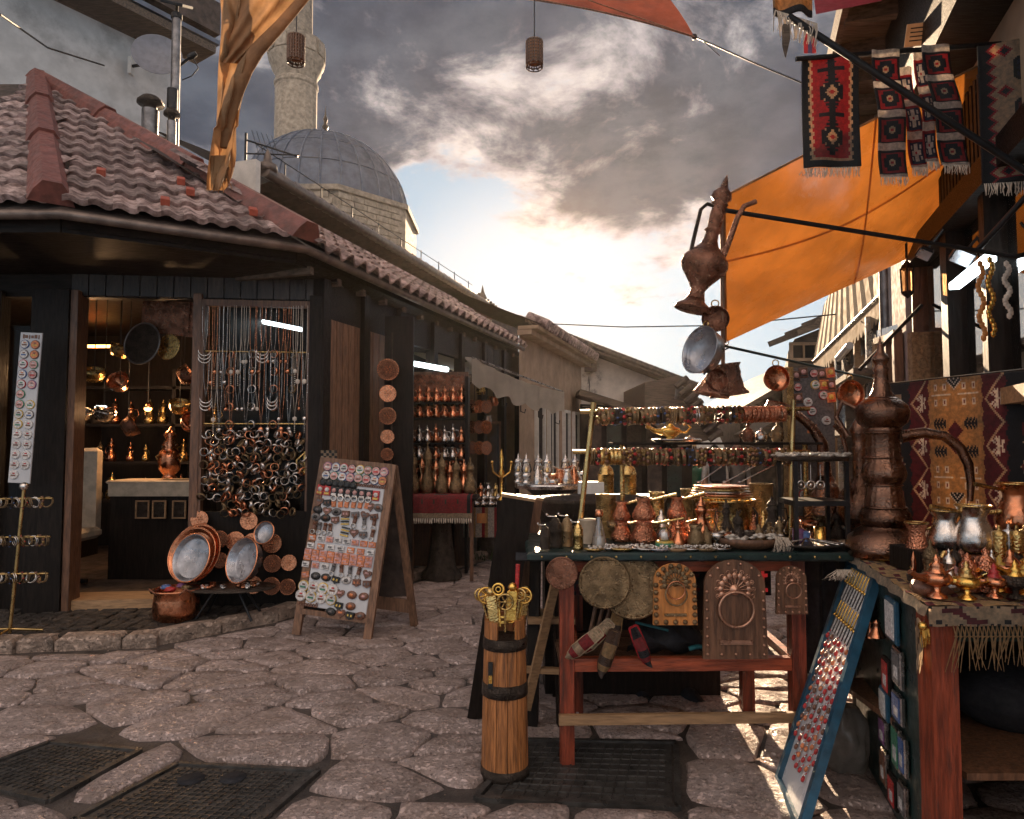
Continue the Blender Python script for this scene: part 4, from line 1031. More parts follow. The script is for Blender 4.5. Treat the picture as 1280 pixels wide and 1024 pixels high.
for i, (x, y, Y, r_, lab) in enumerate(((98, 456, 6.4, .05, 'glowing orange lamp shade near the dark post inside the shop'), (185, 511, 6.6, .035, 'small glowing amber lamp under the hanging trays'), (78, 520, 6.6, .03, 'dim amber lamp at the left of the shop interior'))):
    t = thing('shop_lamp', lab, 'lamp', at(x, y, Y), group='lit lamps inside the dark shop')
    part('bulb', MB().ball((0, 0, 0), r_, 12, 0, (1, 1, .8)), 'lamp_warm', t); part('shade', MB().lathe([(r_*.5, r_*1.6), (r_*1.25, r_*.3), (r_*1.2, r_*.25)], 14, 0), 'copper', t)
    part('cord', MB().tube([(0, 0, r_*1.5), (0, 0, 2.58-t.location.z)], .006, 5), 'blackmetal', t)
for x, y, Y in ((98, 470, 6.2), (185, 520, 6.35), (320, 395, 6.1)):
    l = bpy.data.lights.new('shop_lamp_light', 'POINT'); l.energy = 3.5; l.color = (1, .55, .25); l.shadow_soft_size = .06
    o = bpy.data.objects.new('shop_lamp_light', l); COL.objects.link(o); o.location = at(x, y, Y)
for (x, y, Y, w_) in ((105, 433, 7.4, .3), (130, 433, 7.4, .25), (126, 509, 7.0, .1)):
    solo('interior_tube_light', MB().box((0, 0, 0), (w_, .04, .03), bev=.008), 'lamp_warm' if w_ > .2 else 'tube_light', {105: 'short lit strip light at upper left deep inside the dark shop', 130: 'second short lit strip light deep inside the dark shop', 126: 'tiny white light low on the back wall of the dark shop'}[x], 'light', at(x, y, Y), group='strip lights deep inside the dark shop')
# small copper jugs on shelves in the room
def jug_profile(h, r):
    return [(r*.8, 0), (r*.95, h*.06), (r, h*.2), (r*.9, h*.4), (r*.5, h*.62), (r*.42, h*.75), (r*.55, h*.92), (r*.66, h), (r*.6, h*.99), (r*.38, h*.75)]
def jug(h, r, lid=True, handle=True, spout=False, n=14):
    mb = MB().lathe(jug_profile(h, r), n, 0)
    if lid: mb.lathe([(r*.62, h), (r*.5, h*1.12), (r*.2, h*1.22), (r*.12, h*1.3), (r*.18, h*1.36), (0, h*1.45)], n, 0)
    if handle: mb.tube([(r*.45, 0, h*.9), (r*1.2, 0, h*.92), (r*1.5, 0, h*.6), (r*.9, 0, h*.3)], r*.09, 5)
    if spout: mb.tube([(-r*.8, 0, h*.35), (-r*1.3, 0, h*.5), (-r*1.35, 0, h*.75), (-r*1.7, 0, h*.95)], [r*.18, r*.14, r*.1, r*.08], 6)
    return mb
jm = {m: jug(.16, .05).mesh('jug', m) for m in ('copper', 'silver', 'brass', 'oldbrass', 'darkmetal')}
shf = thing('interior_shelves', 'dark shelves against the back of the shop room', 'shelves', V(-3.2, 7.4, .1))
for z_k in (.6, 1.0, 1.4, 1.8): part('shelf', MB().box((0, 0, z_k), (2.7, .3, .03)), 'darkwoodh', shf)
for k, s_ in enumerate((-1.36, -.4, .45, 1.3)): part('upright', MB().box((s_, 0, 1), (.04, .3, 2.0)), 'darkwood', shf)
k = 0
for z_k in (.6, 1.0, 1.4):
    for i in range(15):
        x = -1.25+i*.178+r5.uniform(-.02, .02); m = r5.choice(list(jm)); k += 1
        o = tag(link('jug', jm[m], None, V(-3.2+x, 7.36+r5.uniform(-.06, .06), .7+z_k+.016-.0), (0, 0, r5.uniform(0, 6))), '%s lidded jug, %s on the %s shelf inside the dark shop' % ({'copper': 'copper', 'silver': 'silver', 'brass': 'brass', 'oldbrass': 'tarnished brass', 'darkmetal': 'blackened'}[m], ordn(i), {.6: 'lowest', 1.0: 'middle', 1.4: 'upper'}[z_k]), 'jug', 'jugs on the interior shelves')
        o.location.z = .1+z_k+.015; o.scale = (r5.uniform(.8, 1.25),)*3
# counter with frames and copper samovar
ct = thing('shop_counter', 'cream counter with a white cloth inside the doorway of the dark shop', 'counter', V(room(205, 650, 6.3).x, 6.3, .1))
part('body', MB().box((0, 0, .42), (.8, .35, .84)), 'darkwood', ct); part('cloth', MB().box((0, -.01, .86), (.84, .4, .03), bev=.01).box((0, -.2, .8), (.8, .012, .13)), 'cream', ct)
for x in (178, 199, 224):
    f = thing('framed_picture', 'small pale empty-looking picture frame on the counter front, %s' % {178: 'left of three', 199: 'middle of three', 224: 'right of three'}[x], 'picture frame', at(x, 637, 6.08), group='picture frames on the counter')
    mb = MB()
    for s_ in (-1, 1): mb.box((s_*.055, 0, 0), (.012, .015, .16)); mb.box((0, .001, s_*.074), (.122, .013, .012))
    part('frame', mb, 'palewood', f); part('picture', MB().box((0, .005, 0), (.1, .004, .14)), 'darkmetal', f)
sv = thing('samovar', 'shiny copper samovar urn standing on the cream counter', 'samovar', V(room(211, 620, 6.3).x, 6.3, .985))
part('body', MB().lathe([(.07, 0), (.05, .03), (.09, .08), (.1, .16), (.09, .24), (.05, .28), (.07, .31), (.03, .35), (.06, .4), (.02, .44), (0, .48)], 18, 0), 'copper', sv)
for s_ in (-1, 1): part('handle', MB().tube([(s_*.09, 0, .22), (s_*.13, 0, .2), (s_*.09, 0, .14)], .008, 5), 'brass', sv)
for k, (x, y) in enumerate(((118, 470), (150, 480), (130, 520), (160, 535), (225, 510), (238, 530), (100, 520), (230, 470), (150, 440))):
    p = at(x, y, 6.0); m = ('brass', 'copper', 'silver', 'oldcopper')[k % 4]
    t = thing('hanging_pot', '%s pot hanging from the ceiling of the dark shop, %s' % ({'brass': 'brass', 'copper': 'copper', 'silver': 'silver', 'oldcopper': 'dark copper'}[m], ['near the left lamp', 'below the big tray, high', 'over the chair', 'below the big tray, low', 'left of the glass door', 'touching the glass door frame', 'by the dark post', 'below the brass plate', 'behind the big tray'][k]), 'pot', p, r5.uniform(0, 3), 'pots hanging in the dark shop')
    part('bowl', MB().lathe([(0, -.05), (.06, -.045), (.085, 0), (.09, .06), (.094, .062), (.08, 0), (0, -.04)], 16, 0, RX(60 if k % 2 else 20)), m, t)
    part('cord', MB().tube([(0, 0, .05), (0, 0, 2.58-p.z)], .004, 4), 'blackmetal', t)
# bracelets and necklaces in the glass door
wdv = (W2-W1).normalized(); wn = Vector((wdv.y, -wdv.x, 0))
cuffm = {m: bangle(.031, .018, 'cuff').mesh('cuff', m) for m in ('silver', 'copper', 'oldbrass')}
rods = []
for j, py in enumerate((381, 440, 530)):
    a, b = wl(256), wl(386); z = wlz(320, py)
    rods.append(solo('hanging_rod', MB().tube([a+wn*.03+V(0, 0, z), b+wn*.03+V(0, 0, z)], .006, 6), 'brass', '%s brass rod across the glass door carrying jewellery' % ('top', 'middle', 'lowest')[j], 'rod', group='rods across the glass door'))
cnt = 0
for j in range(11):
    for i in range(16):
        x = 260+i*7.7+r5.uniform(-3, 3)+(4 if j % 2 else 0); y = 543+j*9.6+r5.uniform(-3, 3)
        if x > 382 or (j > 8 and (x < 285 or x > 372)): continue
        p = wl(x)+wn*(.03+r5.uniform(0, .05)); p.z = wlz(x, y); m = r5.choice(['silver', 'silver', 'oldbrass', 'copper'])
        o = tag(link('cuff_bracelet', cuffm[m], None, p, (r5.uniform(-.7, .7), r5.uniform(-.7, .7), r5.uniform(.5, 2.6))), '%s cuff bracelet, %s from left in row %s down the crowded glass door' % ({'silver': 'silver', 'oldbrass': 'tarnished brass', 'copper': 'copper'}[m], ordn(i), 'one two three four five six seven eight nine ten eleven'.split()[j]), 'bracelet', 'cuff bracelets in the glass door'); cnt += 1
for i, x in enumerate((289, 316, 343, 366)):
    for j in range(5 if i < 3 else 3):
        p = wl(x)+wn*.045; p.z = wlz(x, 443+j*22)
        tag(link('cuff_bracelet', cuffm[('copper', 'silver', 'copper', 'oldbrass')[i]], None, p, (.15, r5.uniform(-.2, .2), 1.4+r5.uniform(-.3, .3))), '%s bangle, %s down the %s hanging column of the glass door' % (('copper', 'silver', 'copper', 'tarnished brass')[i], ordn(j), ordn(i)), 'bracelet', 'bangles in columns on the glass door')
nkm = []
for k in range(4):
    L = .34+.08*k; mb = MB().tube([(-.02, 0, 0), (-.018, 0, -L*.6), (0, 0, -L), (.018, 0, -L*.6), (.02, 0, 0)], .0022, 4, caps=False)
    if k == 0:
        for q in range(3): mb.tube([(.045*math.cos(t), 0, -L-.028*q+.045*math.sin(t)) for t in [math.pi+math.pi*s/8 for s in range(9)]], [.002+.005*math.sin(math.pi*s/8) for s in range(9)], 5)
    else: mb.ball((0, 0, -L-.012), .013+.003*k, 6, 0, (1, .5, 1))
    if k == 2:
        for q in range(7): mb.ball((0, 0, -L-.02-.016*q), .006, 5)
    nkm.append(mb)
nkm = [[m.mesh('necklace', mm) for mm in ('silver', 'copper', 'shell')] for m in nkm]
for i in range(40):
    row = i % 2; x = 258+(i//2)*6.5+r5.uniform(-2, 2); p = wl(x)+wn*(.035+r5.uniform(0, .03)); p.z = wlz(x, (383, 442)[row])
    k = 0 if i in (0, 1, 22, 27) else r5.randint(1, 3); m = r5.randint(0, 2) if k else 0
    tag(link('necklace', nkm[k][m], None, p, (0, 0, r5.uniform(-.3, .3))), ('tiered silver crescent necklace' if k == 0 else '%s chain necklace with a pendant' % ('silver', 'copper', 'pale beaded')[m])+', %s on the %s rod of the glass door' % (ordn(i//2), ('top', 'middle')[row]), 'necklace', 'necklaces in the glass door')
solo('door_strip_light', MB().box((0, 0, 0), (.42, .05, .035), bev=.01), 'tube_light', 'bright slanted strip light shining behind the glass door jewellery', 'light', at(385, 408, 6.0)-V(.2, 0, 0), (0, .2, 0))
solo('door_strip_light', MB().box((0, 0, 0), (.12, .05, .035), bev=.01), 'tube_light', 'short white light left of the bright strip behind the glass door', 'light', at(312, 397, 6.0), (0, .2, 0))
# plates on the base panel right of the cauldron
pm = {m: plate_mesh(.5, n=20).mesh('decorated_plate', ['copper', m]) for m in ('copper', 'oldcopper')}
plist = [(255, 649, 11), (316, 651, 11), (280, 674, 11), (300, 676, 12), (320, 675, 9), (345, 679, 12), (281, 700, 10), (299, 702, 9), (346, 704, 11), (366, 703, 10), (323, 731, 11), (345, 732, 11), (365, 733, 10), (305, 720, 10)]
names = 'topmost on the left|topmost on the right|left in the second row|centre of the second row|behind the small pan|right of the small pan|just right of the large trays|between trays and oval pan|left in the third row|right in the third row|left in the bottom row|middle of the bottom row|right end of the bottom row|partly under the oval pan'.split('|')
for (x, y, r), nm in zip(plist, names):
    Y = wl(x).y-.03; p = V(wl(x).x, Y, at(x, y, Y).z)+wn*.02
    tag(link('decorated_plate', pm['copper' if (x+y) % 3 else 'oldcopper'], None, p, disc_T((wn.x, wn.y, .1)).to_euler()), 'small round embossed copper plate on the dark shop base, '+nm, 'plate', 'small copper plates on the shop base').scale = (r*Y/F*2,)*3
# copper cauldron and low table
cp = onz(220, 775, .065); ca = thing('copper_cauldron', 'round polished copper cauldron on the pavement under the large trays', 'cauldron', cp)
cr_ = 27*cp.y/F
part('pot', MB().lathe([(cr_*.7, 0), (cr_*.96, .03), (cr_, .08), (cr_*.97, .15), (cr_*.93, .19), (cr_*1.02, .21), (cr_*1.02, .222), (cr_*.9, .215), (cr_*.88, .05), (0, .04)], 32, 0), 'copper', ca)
for s_ in (-1, 1): part('handle', MB().tube([(s_*cr_*.5, -cr_*.8, .2), (s_*cr_*.8, -cr_*.85, .24), (s_*cr_*.9, -cr_*.45, .2)], .008, 5), 'oldcopper', ca)
for k, (dx, m) in enumerate(((-.09, 'p_blue'), (-.02, 'p_red'), (.06, 'oldbrass'), (.0, 'p_purple'))):
    solo('cauldron_trinket', MB().ball((0, 0, 0), .035, 8, 0, (1.2, .9, .6)).ring((0, 0, .012), .03, .006, 10, 4, 0, RX(90)), m, '%s trinket lying in the top of the copper cauldron' % ('blue', 'red', 'brass', 'purple')[k], 'trinket', cp+V(dx, (.03, -.05, .02, .08)[k], .222), group='trinkets in the cauldron')
lt = onz(287, 778, .065); lt = thing('folding_low_table', 'low dark metal table with thin crossed legs holding trinkets and pans', 'table', V(at(287, 730, 4.95).x, 4.95, .06))
zt = at(287, 733, 4.95).z-.06; w2 = .26
part('tabletop', MB().lathe([(w2*1.25, zt-.012), (w2*1.27, zt), (0, zt)], 24, 0, sy=.6), 'darkmetal', lt)
for s_ in (-1, 1):
    for t_ in (-1, 1): part('leg', MB().tube([(s_*.2, t_*.1, 0), (s_*.08, t_*.05, zt-.01)], .009, 6), 'blackmetal', lt)
zt = zt+.06
r6 = random.Random(4)
for k in range(14):
    p = V(lt.location.x+r6.uniform(-.2, .22), 4.95+r6.uniform(-.12, .05), zt+.012)
    solo('silver_trinket', MB().ball((0, 0, 0), .02, 6, 0, (1.3, 1, .6)).ring((0, 0, .01), .02, .004, 8, 4, 0, RX(70)) if k == 0 else (MB().ball((0, 0, 0), .02, 6, 0, (1.3, 1, .6)).box((0, 0, .014), (.03, .03, .02))), ('silver', 'copper')[k % 3 == 0], 'small %s trinket, %s of those heaped on the low metal table' % (('silver', 'copper')[k % 3 == 0], ordn(k)), 'trinket', p, (0, 0, r6.uniform(0, 3)), 'trinkets on the low metal table')
def bigtray(x, y, r, Y, m, lab, lean=.35, yaw=-.3, ov=1.0, deep=.03):
    p = at(x, y, Y); rr = r*Y/F
    mb = MB().lathe([(0, 0), (rr*.8, 0), (rr*.86, .004), (rr*.93, deep), (rr*1.0, deep+.003), (rr*.99, deep-.004), (rr*.84, -.006), (0, -.005)], 40, 0, sy=ov)
    t = thing('tray', lab, 'tray', p, rot=disc_T((yaw, -1, lean)).to_euler(), group='large pans and trays beside the cauldron')
    part('dish', mb, m, t); part('rim', MB().ring((0, 0, 0), rr*.995, .006, 40, 5, 0, Matrix.Diagonal((1, ov, 1, 1)) @ TR(0, 0, deep) @ RX(90)), 'copper', t); return t
bigtray(247, 692, 36, 5.10, 'copper', 'largest shallow copper tray at the back of the stack behind the cauldron')
bigtray(243, 694, 34, 5.02, 'copper', 'second copper tray in the leaning stack behind the cauldron')
bigtray(242, 698, 27, 4.94, 'tin', 'tin-lined copper tray at the front of the leaning stack', ov=1.1)
bigtray(311, 702, 25, 4.97, 'tin', 'oval tin-lined copper pan standing on the low metal table', deep=.07, yaw=-.5, ov=1.12)
pn = bigtray(333, 667, 14, 5.1, 'tin', 'small round tin-lined pan propped above the oval pan', deep=.03)

# ============================================================ A-board
fl_, fr_, bk_ = onz(374, 797), onz(455, 803), onz(518, 783)
ftl, ftr = at(402, 577, 4.78), at(495, 576, 4.72)
Yf = 4.5
ab_ = thing('sandwich_board', 'wooden sandwich board covered with rows of souvenir magnets standing on the paving', 'sandwich board', (fl_+fr_)/2)
o0 = ab_.location; L0, R0, T0, T1 = fl_-o0, fr_-o0, ftl-o0, ftr-o0
xv = ((R0-L0)+(T1-T0)).normalized(); upv = ((T0+T1)/2-(L0+R0)/2); Hb = upv.length; upv.normalize(); nv = xv.cross(upv).normalized()
xv = upv.cross(nv); Wb = ((R0-L0).length*.5+(T1-T0).length*.5)
Mb = Matrix((xv, upv, nv)).transposed().to_4x4()
def bp(u, v, w_=0.0): return Mb @ Vector(((u-.5)*Wb, v*Hb, w_))
for s_ in (0, 1): part('rail', MB().bar(bp(s_, 0), bp(s_, 1), .055, .03, up=tuple(nv)), 'boardwood', ab_)
part('rail', MB().bar(bp(0, .985, .001), bp(1, .985, .001), .04, .032, up=tuple(nv)), 'boardwood', ab_); part('rail', MB().bar(bp(0, .13, .001), bp(1, .13, .001), .035, .032, up=tuple(nv)), 'boardwood', ab_)
pb = MB(T=Mb).box((0, Hb*.56, .006), (Wb*.88, Hb*.80, .012), bev=.004); part('panel', pb, 'panelwhite', ab_)
for s_ in (-1, 1):
    pb_ = bk_-o0+xv*(0 if s_ > 0 else -Wb*.95); tp_ = bp(.5+.5*s_, .99, -.03)
    part('rear_rail', MB().bar(pb_, tp_, .05, .03, up=tuple(nv)), 'boardwood', ab_)
pbm = bk_-o0-xv*Wb*.475; tpm = bp(.5, .97, -.04)
q0_, q1_ = pbm.lerp(tpm, .16), pbm.lerp(tpm, .97)
part('rear_panel', MB().bar(q0_, q1_, Wb*.86, .01, up=(nv.x, nv.y, nv.z)), 'darkroof', ab_)
part('rear_rail', MB().bar(pbm.lerp(tpm, .13)-xv*Wb*.45, pbm.lerp(tpm, .13)+xv*Wb*.45, .03, .09), 'boardwood', ab_)
EM = Mb.to_euler()
def onboard(u, v, w_=.0125): return o0+bp(u, v, w_)
def put(me, u, v, lab, rz=0.0, s=1.0, grp='souvenir magnets on the sandwich board', nm='fridge_magnet', cat='magnet'):
    e = (Mb.to_3x3() @ Matrix.Rotation(rz, 3, 'Z')).to_euler()
    o = tag(link(nm, me, None, onboard(u, v), e), lab, cat, grp); o.scale = (s*1.42,)*3; return o
def vv(y):
    # perspective along the leaning board
    r = ray(440, y); k = r.z/r.y; c = o0+bp(.5, 0); d_ = Mb @ Vector((0, 1, 0))
    return ((k*c.y+1.3-c.z)/(d_.z-k*d_.y))/Hb
def uu(x, y):
    v = vv(y); a = o0+bp(0, v); b = o0+bp(1, v); k = (x-640)/F
    return (k*a.y-a.x)/((b.x-a.x)-k*(b.y-a.y))
def rowput(y, x0, x1, n_, mef, labf, s=1.0, rzj=.1):
    for i in range(n_):
        x = x0+(x1-x0)*i/max(1, n_-1); put(mef(i), uu(x, y), vv(y), labf(i), r5.uniform(-rzj, rzj), s)
order_ = ONES
cs = [8, 0, 3, 5, 6, 4, 5, 8]; cs2 = [2, 4, 0, 8, 4, 5, 0, 1]
rowput(587, 412, 482, 8, lambda i: mag(*colsets[cs[i]], .0235), lambda i: '%s round magnet, %s in the top row of the sandwich board' % (desc[cs[i]], order_[i]))
rowput(598, 410, 480, 8, lambda i: mag(*colsets[cs2[i]], .0235), lambda i: '%s round magnet, %s in the second row of the sandwich board' % (desc[cs2[i]], order_[i]))
blk = MB().lathe([(.019, 0), (.021, .006), (.015, .012), (0, .013)], 12, 0).box((0, .0, .012), (.018, .018, .006)).mesh('fridge_magnet', 'p_black')
rowput(607, 407, 444, 6, lambda i: blk, lambda i: 'small black knobbly magnet, %s in the third row of the sandwich board' % order_[i])
def word(n_):                               # cut-out lettering magnets
    mb = MB(); x = -.04
    for k in range(n_):
        h = .017 if k in (0, n_-1) else .011; mb.tube([(x, 0, .004), (x+.004, h, .004), (x+.009, h*.8, .004), (x+.010, 0, .004)], .0024, 4); x += .0125
    return mb.box((0, .0, .002), (.085, .004, .004))
wm = word(7).mesh('lettering_magnet', 'p_brown')
for i, x in enumerate((456, 474)): put(wm, uu(x, 607), vv(607), 'brown cut-out lettering magnet, %s of two in the third row' % ('left', 'right')[i])
tall = MB().box((0, 0, .004), (.034, .048, .008), 0, bev=.002).ball((0, .004, .01), .012, 8, 1, (1, 1, .4)).box((0, -.014, .009), (.024, .01, .003), 2)
tm = [tall.mesh('fridge_magnet', ['p_black', 'p_pink', 'p_white']), tall.mesh('fridge_magnet', ['p_red', 'p_white', 'p_yellow'])]
rowput(617, 403, 472, 9, lambda i: tm[i in (0, 1, 8)], lambda i: '%s card-like magnet, %s in the tall picture row of the sandwich board' % ('red' if i in (0, 1, 8) else 'black', order_[i]))
opm = MB().ring((0, 0, 0), .014, .004, 12, 5, 0, TR(0, .01, .008) @ RX(90)).box((0, -.018, .005), (.022, .03, .008), 1, bev=.002).mesh('bottle_opener', ['silver', 'p_orange'])
for i in range(6):
    put(opm, uu(420+i*8.4, 628-i*.5), vv(628-i*.5), 'orange bottle opener magnet with a metal loop, %s from the left' % order_[i], r5.uniform(-.15, .15), 1.0, 'bottle openers on the sandwich board', 'bottle_opener', 'bottle opener')
heart = []
for k in range(16):
    t = 2*math.pi*k/16; heart.append((.0018*16*math.sin(t)**3*.8, .0018*(13*math.cos(t)-5*math.cos(2*t)-2*math.cos(3*t)-math.cos(4*t))*.8))
def plaque(kind):
    mb = MB()
    if kind == 'heart': mb.add([(x, y, 0) for x, y in heart]+[(x, y, .008) for x, y in heart], [tuple(range(16, 32))[::1]]+[(k, (k+1) % 16, 16+(k+1) % 16, 16+k) for k in range(16)]).box((0, .003, .009), (.02, .008, .003), 1)
    elif kind == 'oval': mb.lathe([(.024, 0), (.025, .005), (.02, .009), (0, .010)], 14, 0, sy=.75).ball((0, 0, .01), .01, 6, 1, (1.3, 1, .4))
    elif kind == 'bar': [mb.box((0, .018-k*.012, .004), (.04, .007, .008), k % 2) for k in range(4)]
    elif kind == 'ring': mb.ring((0, 0, 0), .011, .003, 10, 4, 1, TR(0, -.022, .005) @ RX(90)).box((0, .008, .006), (.018, .034, .01), 0, bev=.003).ball((0, .02, .01), .01, 6, 0)
    elif kind == 'tile': mb.box((0, 0, .003), (.036, .027, .006), 0, bev=.001).box((-.004, .003, .007), (.018, .008, .002), 1).box((.004, -.006, .007), (.022, .004, .002), 1)
    elif kind == 'house': mb.box((0, -.002, .006), (.04, .026, .01), 0, bev=.003).prism([(-.022, .01), (.022, .01), (0, .024)], .01, 0, RX(90)).box((-.008, -.004, .012), (.008, .01, .003), 1).box((.008, -.004, .012), (.008, .01, .003), 1)
    return mb
pq = {}
def pl(kind, a, b):
    if (kind, a, b) not in pq: pq[(kind, a, b)] = plaque(kind).mesh('fridge_magnet', [a, b])
    return pq[(kind, a, b)]
def general(y, x0, x1, seq, row):
    for i, (kind, a, b, lab) in enumerate(seq):
        x = x0+(x1-x0)*i/max(1, len(seq)-1)
        put(pl(kind, a, b), uu(x, y), vv(y), '%s, %s in the %s' % (lab, order_[i], row), r5.uniform(-.25, .25))
br_ = ('p_brown', 'p_pink')
general(631, 402, 412, [('heart', 'p_brown', 'p_grey', 'brown heart magnet'), ('house', 'p_black', 'p_brown', 'dark house-shaped magnet')], 'row beside the board openers')
general(631, 465, 475, [('heart', 'p_brown', 'p_pink', 'brown heart magnet'), ('oval', 'p_grey', 'p_brown', 'grey oval magnet')], 'right end of the board opener row')
general(642, 400, 470, [('oval', 'p_black', 'p_grey', 'black oval magnet'), ('heart', 'p_brown', 'p_pink', 'carved brown heart magnet'), ('oval', 'p_grey', 'p_black', 'dark grey oval magnet'), ('house', 'p_brown', 'p_pink', 'brown house-shaped magnet'), ('house', 'p_grey', 'p_brown', 'grey house-shaped magnet'), ('heart', 'p_brown', 'p_grey', 'brown heart magnet'), ('house', 'p_brown', 'p_black', 'wide brown house magnet')], 'upper carved row of the sandwich board')
general(651, 398, 470, [('oval', 'p_grey', 'p_black', 'dark grey oval magnet'), ('oval', 'p_black', 'p_brown', 'black oval magnet'), ('house', 'p_brown', 'p_pink', 'brown house-shaped magnet'), ('bar', 'p_black', 'p_yellow', 'striped black and yellow magnet'), ('ring', 'p_brown', 'silver', 'brown keyring'), ('ring', 'p_grey', 'silver', 'grey keyring'), ('ring', 'p_brown', 'silver', 'slim brown keyring')], 'lower carved row of the sandwich board')
general(664, 396, 416, [('ring', 'p_brown', 'silver', 'brown keyring'), ('ring', 'p_grey', 'silver', 'grey keyring'), ('ring', 'p_brown', 'silver', 'slim brown keyring'), ('ring', 'p_brown', 'silver', 'bulky brown keyring')], 'sandwich board keyring row')
general(665, 434, 468, [('bar', 'p_black', 'p_yellow', 'striped black and yellow magnet'), ('heart', 'p_brown', 'p_pink', 'brown heart magnet'), ('house', 'p_grey', 'p_brown', 'grey carved magnet'), ('ring', 'p_brown', 'silver', 'brown keyring')], 'sandwich board keyring row, right')
tc_ = [('p_orange', 'p_white', 'orange'), ('p_white', 'p_grey', 'white'), ('p_pink', 'p_orange', 'pink'), ('p_orange', 'p_pink', 'terracotta')]
for row, (y, x0, x1, sq) in enumerate(((677, 394, 468, '01211233'), (687, 392, 466, '1011031'), (695, 389, 464, '232323232'), (702, 388, 463, '323323232'), (711, 386, 410, '121'))):
    for i, c in enumerate(sq):
        a, b, nm = tc_[int(c)]; x = x0+(x1-x0)*i/(len(sq)-1)
        put(pl('tile', a, b), uu(x, y), vv(y), '%s text tile magnet, %s in tile row %s of the sandwich board' % (nm, order_[i], ('one', 'two', 'three', 'four', 'five')[row]))
general(713, 420, 462, [('ring', 'p_grey', 'silver', 'grey keyring'), ('ring', 'p_brown', 'silver', 'brown keyring'), ('ring', 'p_grey', 'silver', 'long grey keyring'), ('ring', 'p_brown', 'silver', 'long brown keyring'), ('heart', 'p_brown', 'p_pink', 'pink-brown heart magnet')], 'lower keyring row of the sandwich board')
general(724, 386, 462, [('tile', 'p_orange', 'p_pink', 'single terracotta tile magnet'), ('oval', 'p_black', 'p_grey', 'black oval magnet'), ('oval', 'p_black', 'p_orange', 'black and orange oval magnet'), ('house', 'p_black', 'p_yellow', 'tilted black flag magnet'), ('oval', 'p_white', 'p_grey', 'white oval magnet'), ('house', 'p_brown', 'p_orange', 'brown and orange magnet'), ('house', 'p_brown', 'p_grey', 'brown carved magnet')], 'row under the sandwich board tiles')
rowput(738, 384, 420, 4, lambda i: mag(*colsets[(6, 7, 6, 7)[i]], .028), lambda i: '%s round magnet, %s in the upper row of big round magnets' % (('yellow rimmed', 'white')[i % 2], order_[i]))
rowput(750, 381, 418, 4, lambda i: mag(*colsets[(7, 6, 7, 6)[i]], .028), lambda i: '%s round magnet, %s in the lower row of big round magnets' % (('white', 'yellow rimmed')[i % 2], order_[i]))
general(741, 429, 458, [('heart', 'p_brown', 'p_pink', 'brown heart magnet'), ('oval', 'p_brown', 'p_orange', 'brown round magnet'), ('oval', 'p_brown', 'p_pink', 'brown oval magnet')], 'sandwich board beside the big round magnets')
general(755, 428, 442, [('house', 'p_black', 'p_yellow', 'black and gold magnet'), ('oval', 'p_brown', 'p_orange', 'reddish oval magnet')], 'sandwich board row above the bottom one')
general(765, 418, 454, [('oval', 'p_black', 'p_grey', 'black scalloped magnet'), ('heart', 'p_brown', 'p_orange', 'brown heart magnet'), ('house', 'p_black', 'p_yellow', 'black and yellow magnet'), ('oval', 'p_brown', 'p_grey', 'large brown round magnet')], 'bottom row of the sandwich board')
put(wm, uu(389, 762), vv(762), 'dark cut-out lettering magnet at the bottom left of the sandwich board', 0, 1.1)
# ============================================================ street goods left of centre
r7 = random.Random(21)
# spotlights under the row eaves
for x, y, Y, nm in ((415, 368, 5.6, 'nearest the kiosk corner'), (507, 403, 7.4, 'second along the row'), (573, 428, 9.2, 'furthest along the row')):
    p = at(x, y, Y); t = thing('spotlight', 'small bright spotlight clamped under the row eave, '+nm, 'spotlight', p, group='spotlights under the eave')
    part('housing', MB().lathe([(.03, 0), (.045, -.08), (.04, -.08), (.0, -.05)], 12, 0, RX(-30)), 'steel', t)
    part('bulb', MB().ball((0, -.04, -.075), .028, 8), 'lamp_cool', t); part('bracket', MB().tube([(0, 0, 0), (-.05, .05, .12)], .008, 5), 'blackmetal', t)
solo('tube_light', MB().box((0, 0, 0), (.42, .06, .05), bev=.012), 'tube_light', 'white strip light above the shelves of copper jugs', 'light', at(536, 458, 7.1), (0, .17, .1))
# hanging plate column on the dark wall
for k, (y, r_) in enumerate(((462, 14), (492, 11), (520, 11), (546, 9), (568, 8))):
    Y = 6.0; p = at(485-k*.3, y, Y)
    o = tag(link('wall_plate', pm['copper' if k % 2 else 'oldcopper'], None, p, disc_T((.3, -1, .05)).to_euler()), 'round embossed plate, %s in the hanging column left of the jug shelves' % ['topmost and largest', 'second', 'third', 'fourth', 'lowest'][k], 'plate', 'column of plates left of the jug shelves'); o.scale = (r_*Y/F*2,)*3
pc = solo('plate_backing_post', MB().box((0, 0, 0), (.26, .05, 2.5)), 'darkwood', 'dark board behind the hanging column of embossed plates', 'board', at(497, 575, 6.12)+V(0, .05, .05))
part('edge_strip', MB().box((-.06, -.04, 0), (.012, .02, 2.2)), 'darkmetal', pc)
cb_ = solo('chequered_cloth', MB().sheet(lambda u, v: (u*.12, .02*math.sin(v*3), -v*.42), 6, 20, lambda i, j: (i+j) % 2), ['wool_cream', 'p_black'], 'black and white chequered strip hanging by the kiosk corner behind the sandwich board', 'cloth', at(401, 563, 5.1))
for k, (x, y) in enumerate(((408, 455), (408, 500), (415, 520))):
    solo('hanging_copper_vase', MB().lathe([(.03, 0), (.045, .03), (.05, .1), (.03, .2), (.035, .26)], 12, 0), 'copper', 'tall copper vase behind the corner glass, %s' % ('upper', 'middle', 'lower')[k], 'vase', at(x, y, 5.9), (0, 0, 0), 'vases behind the corner glass')
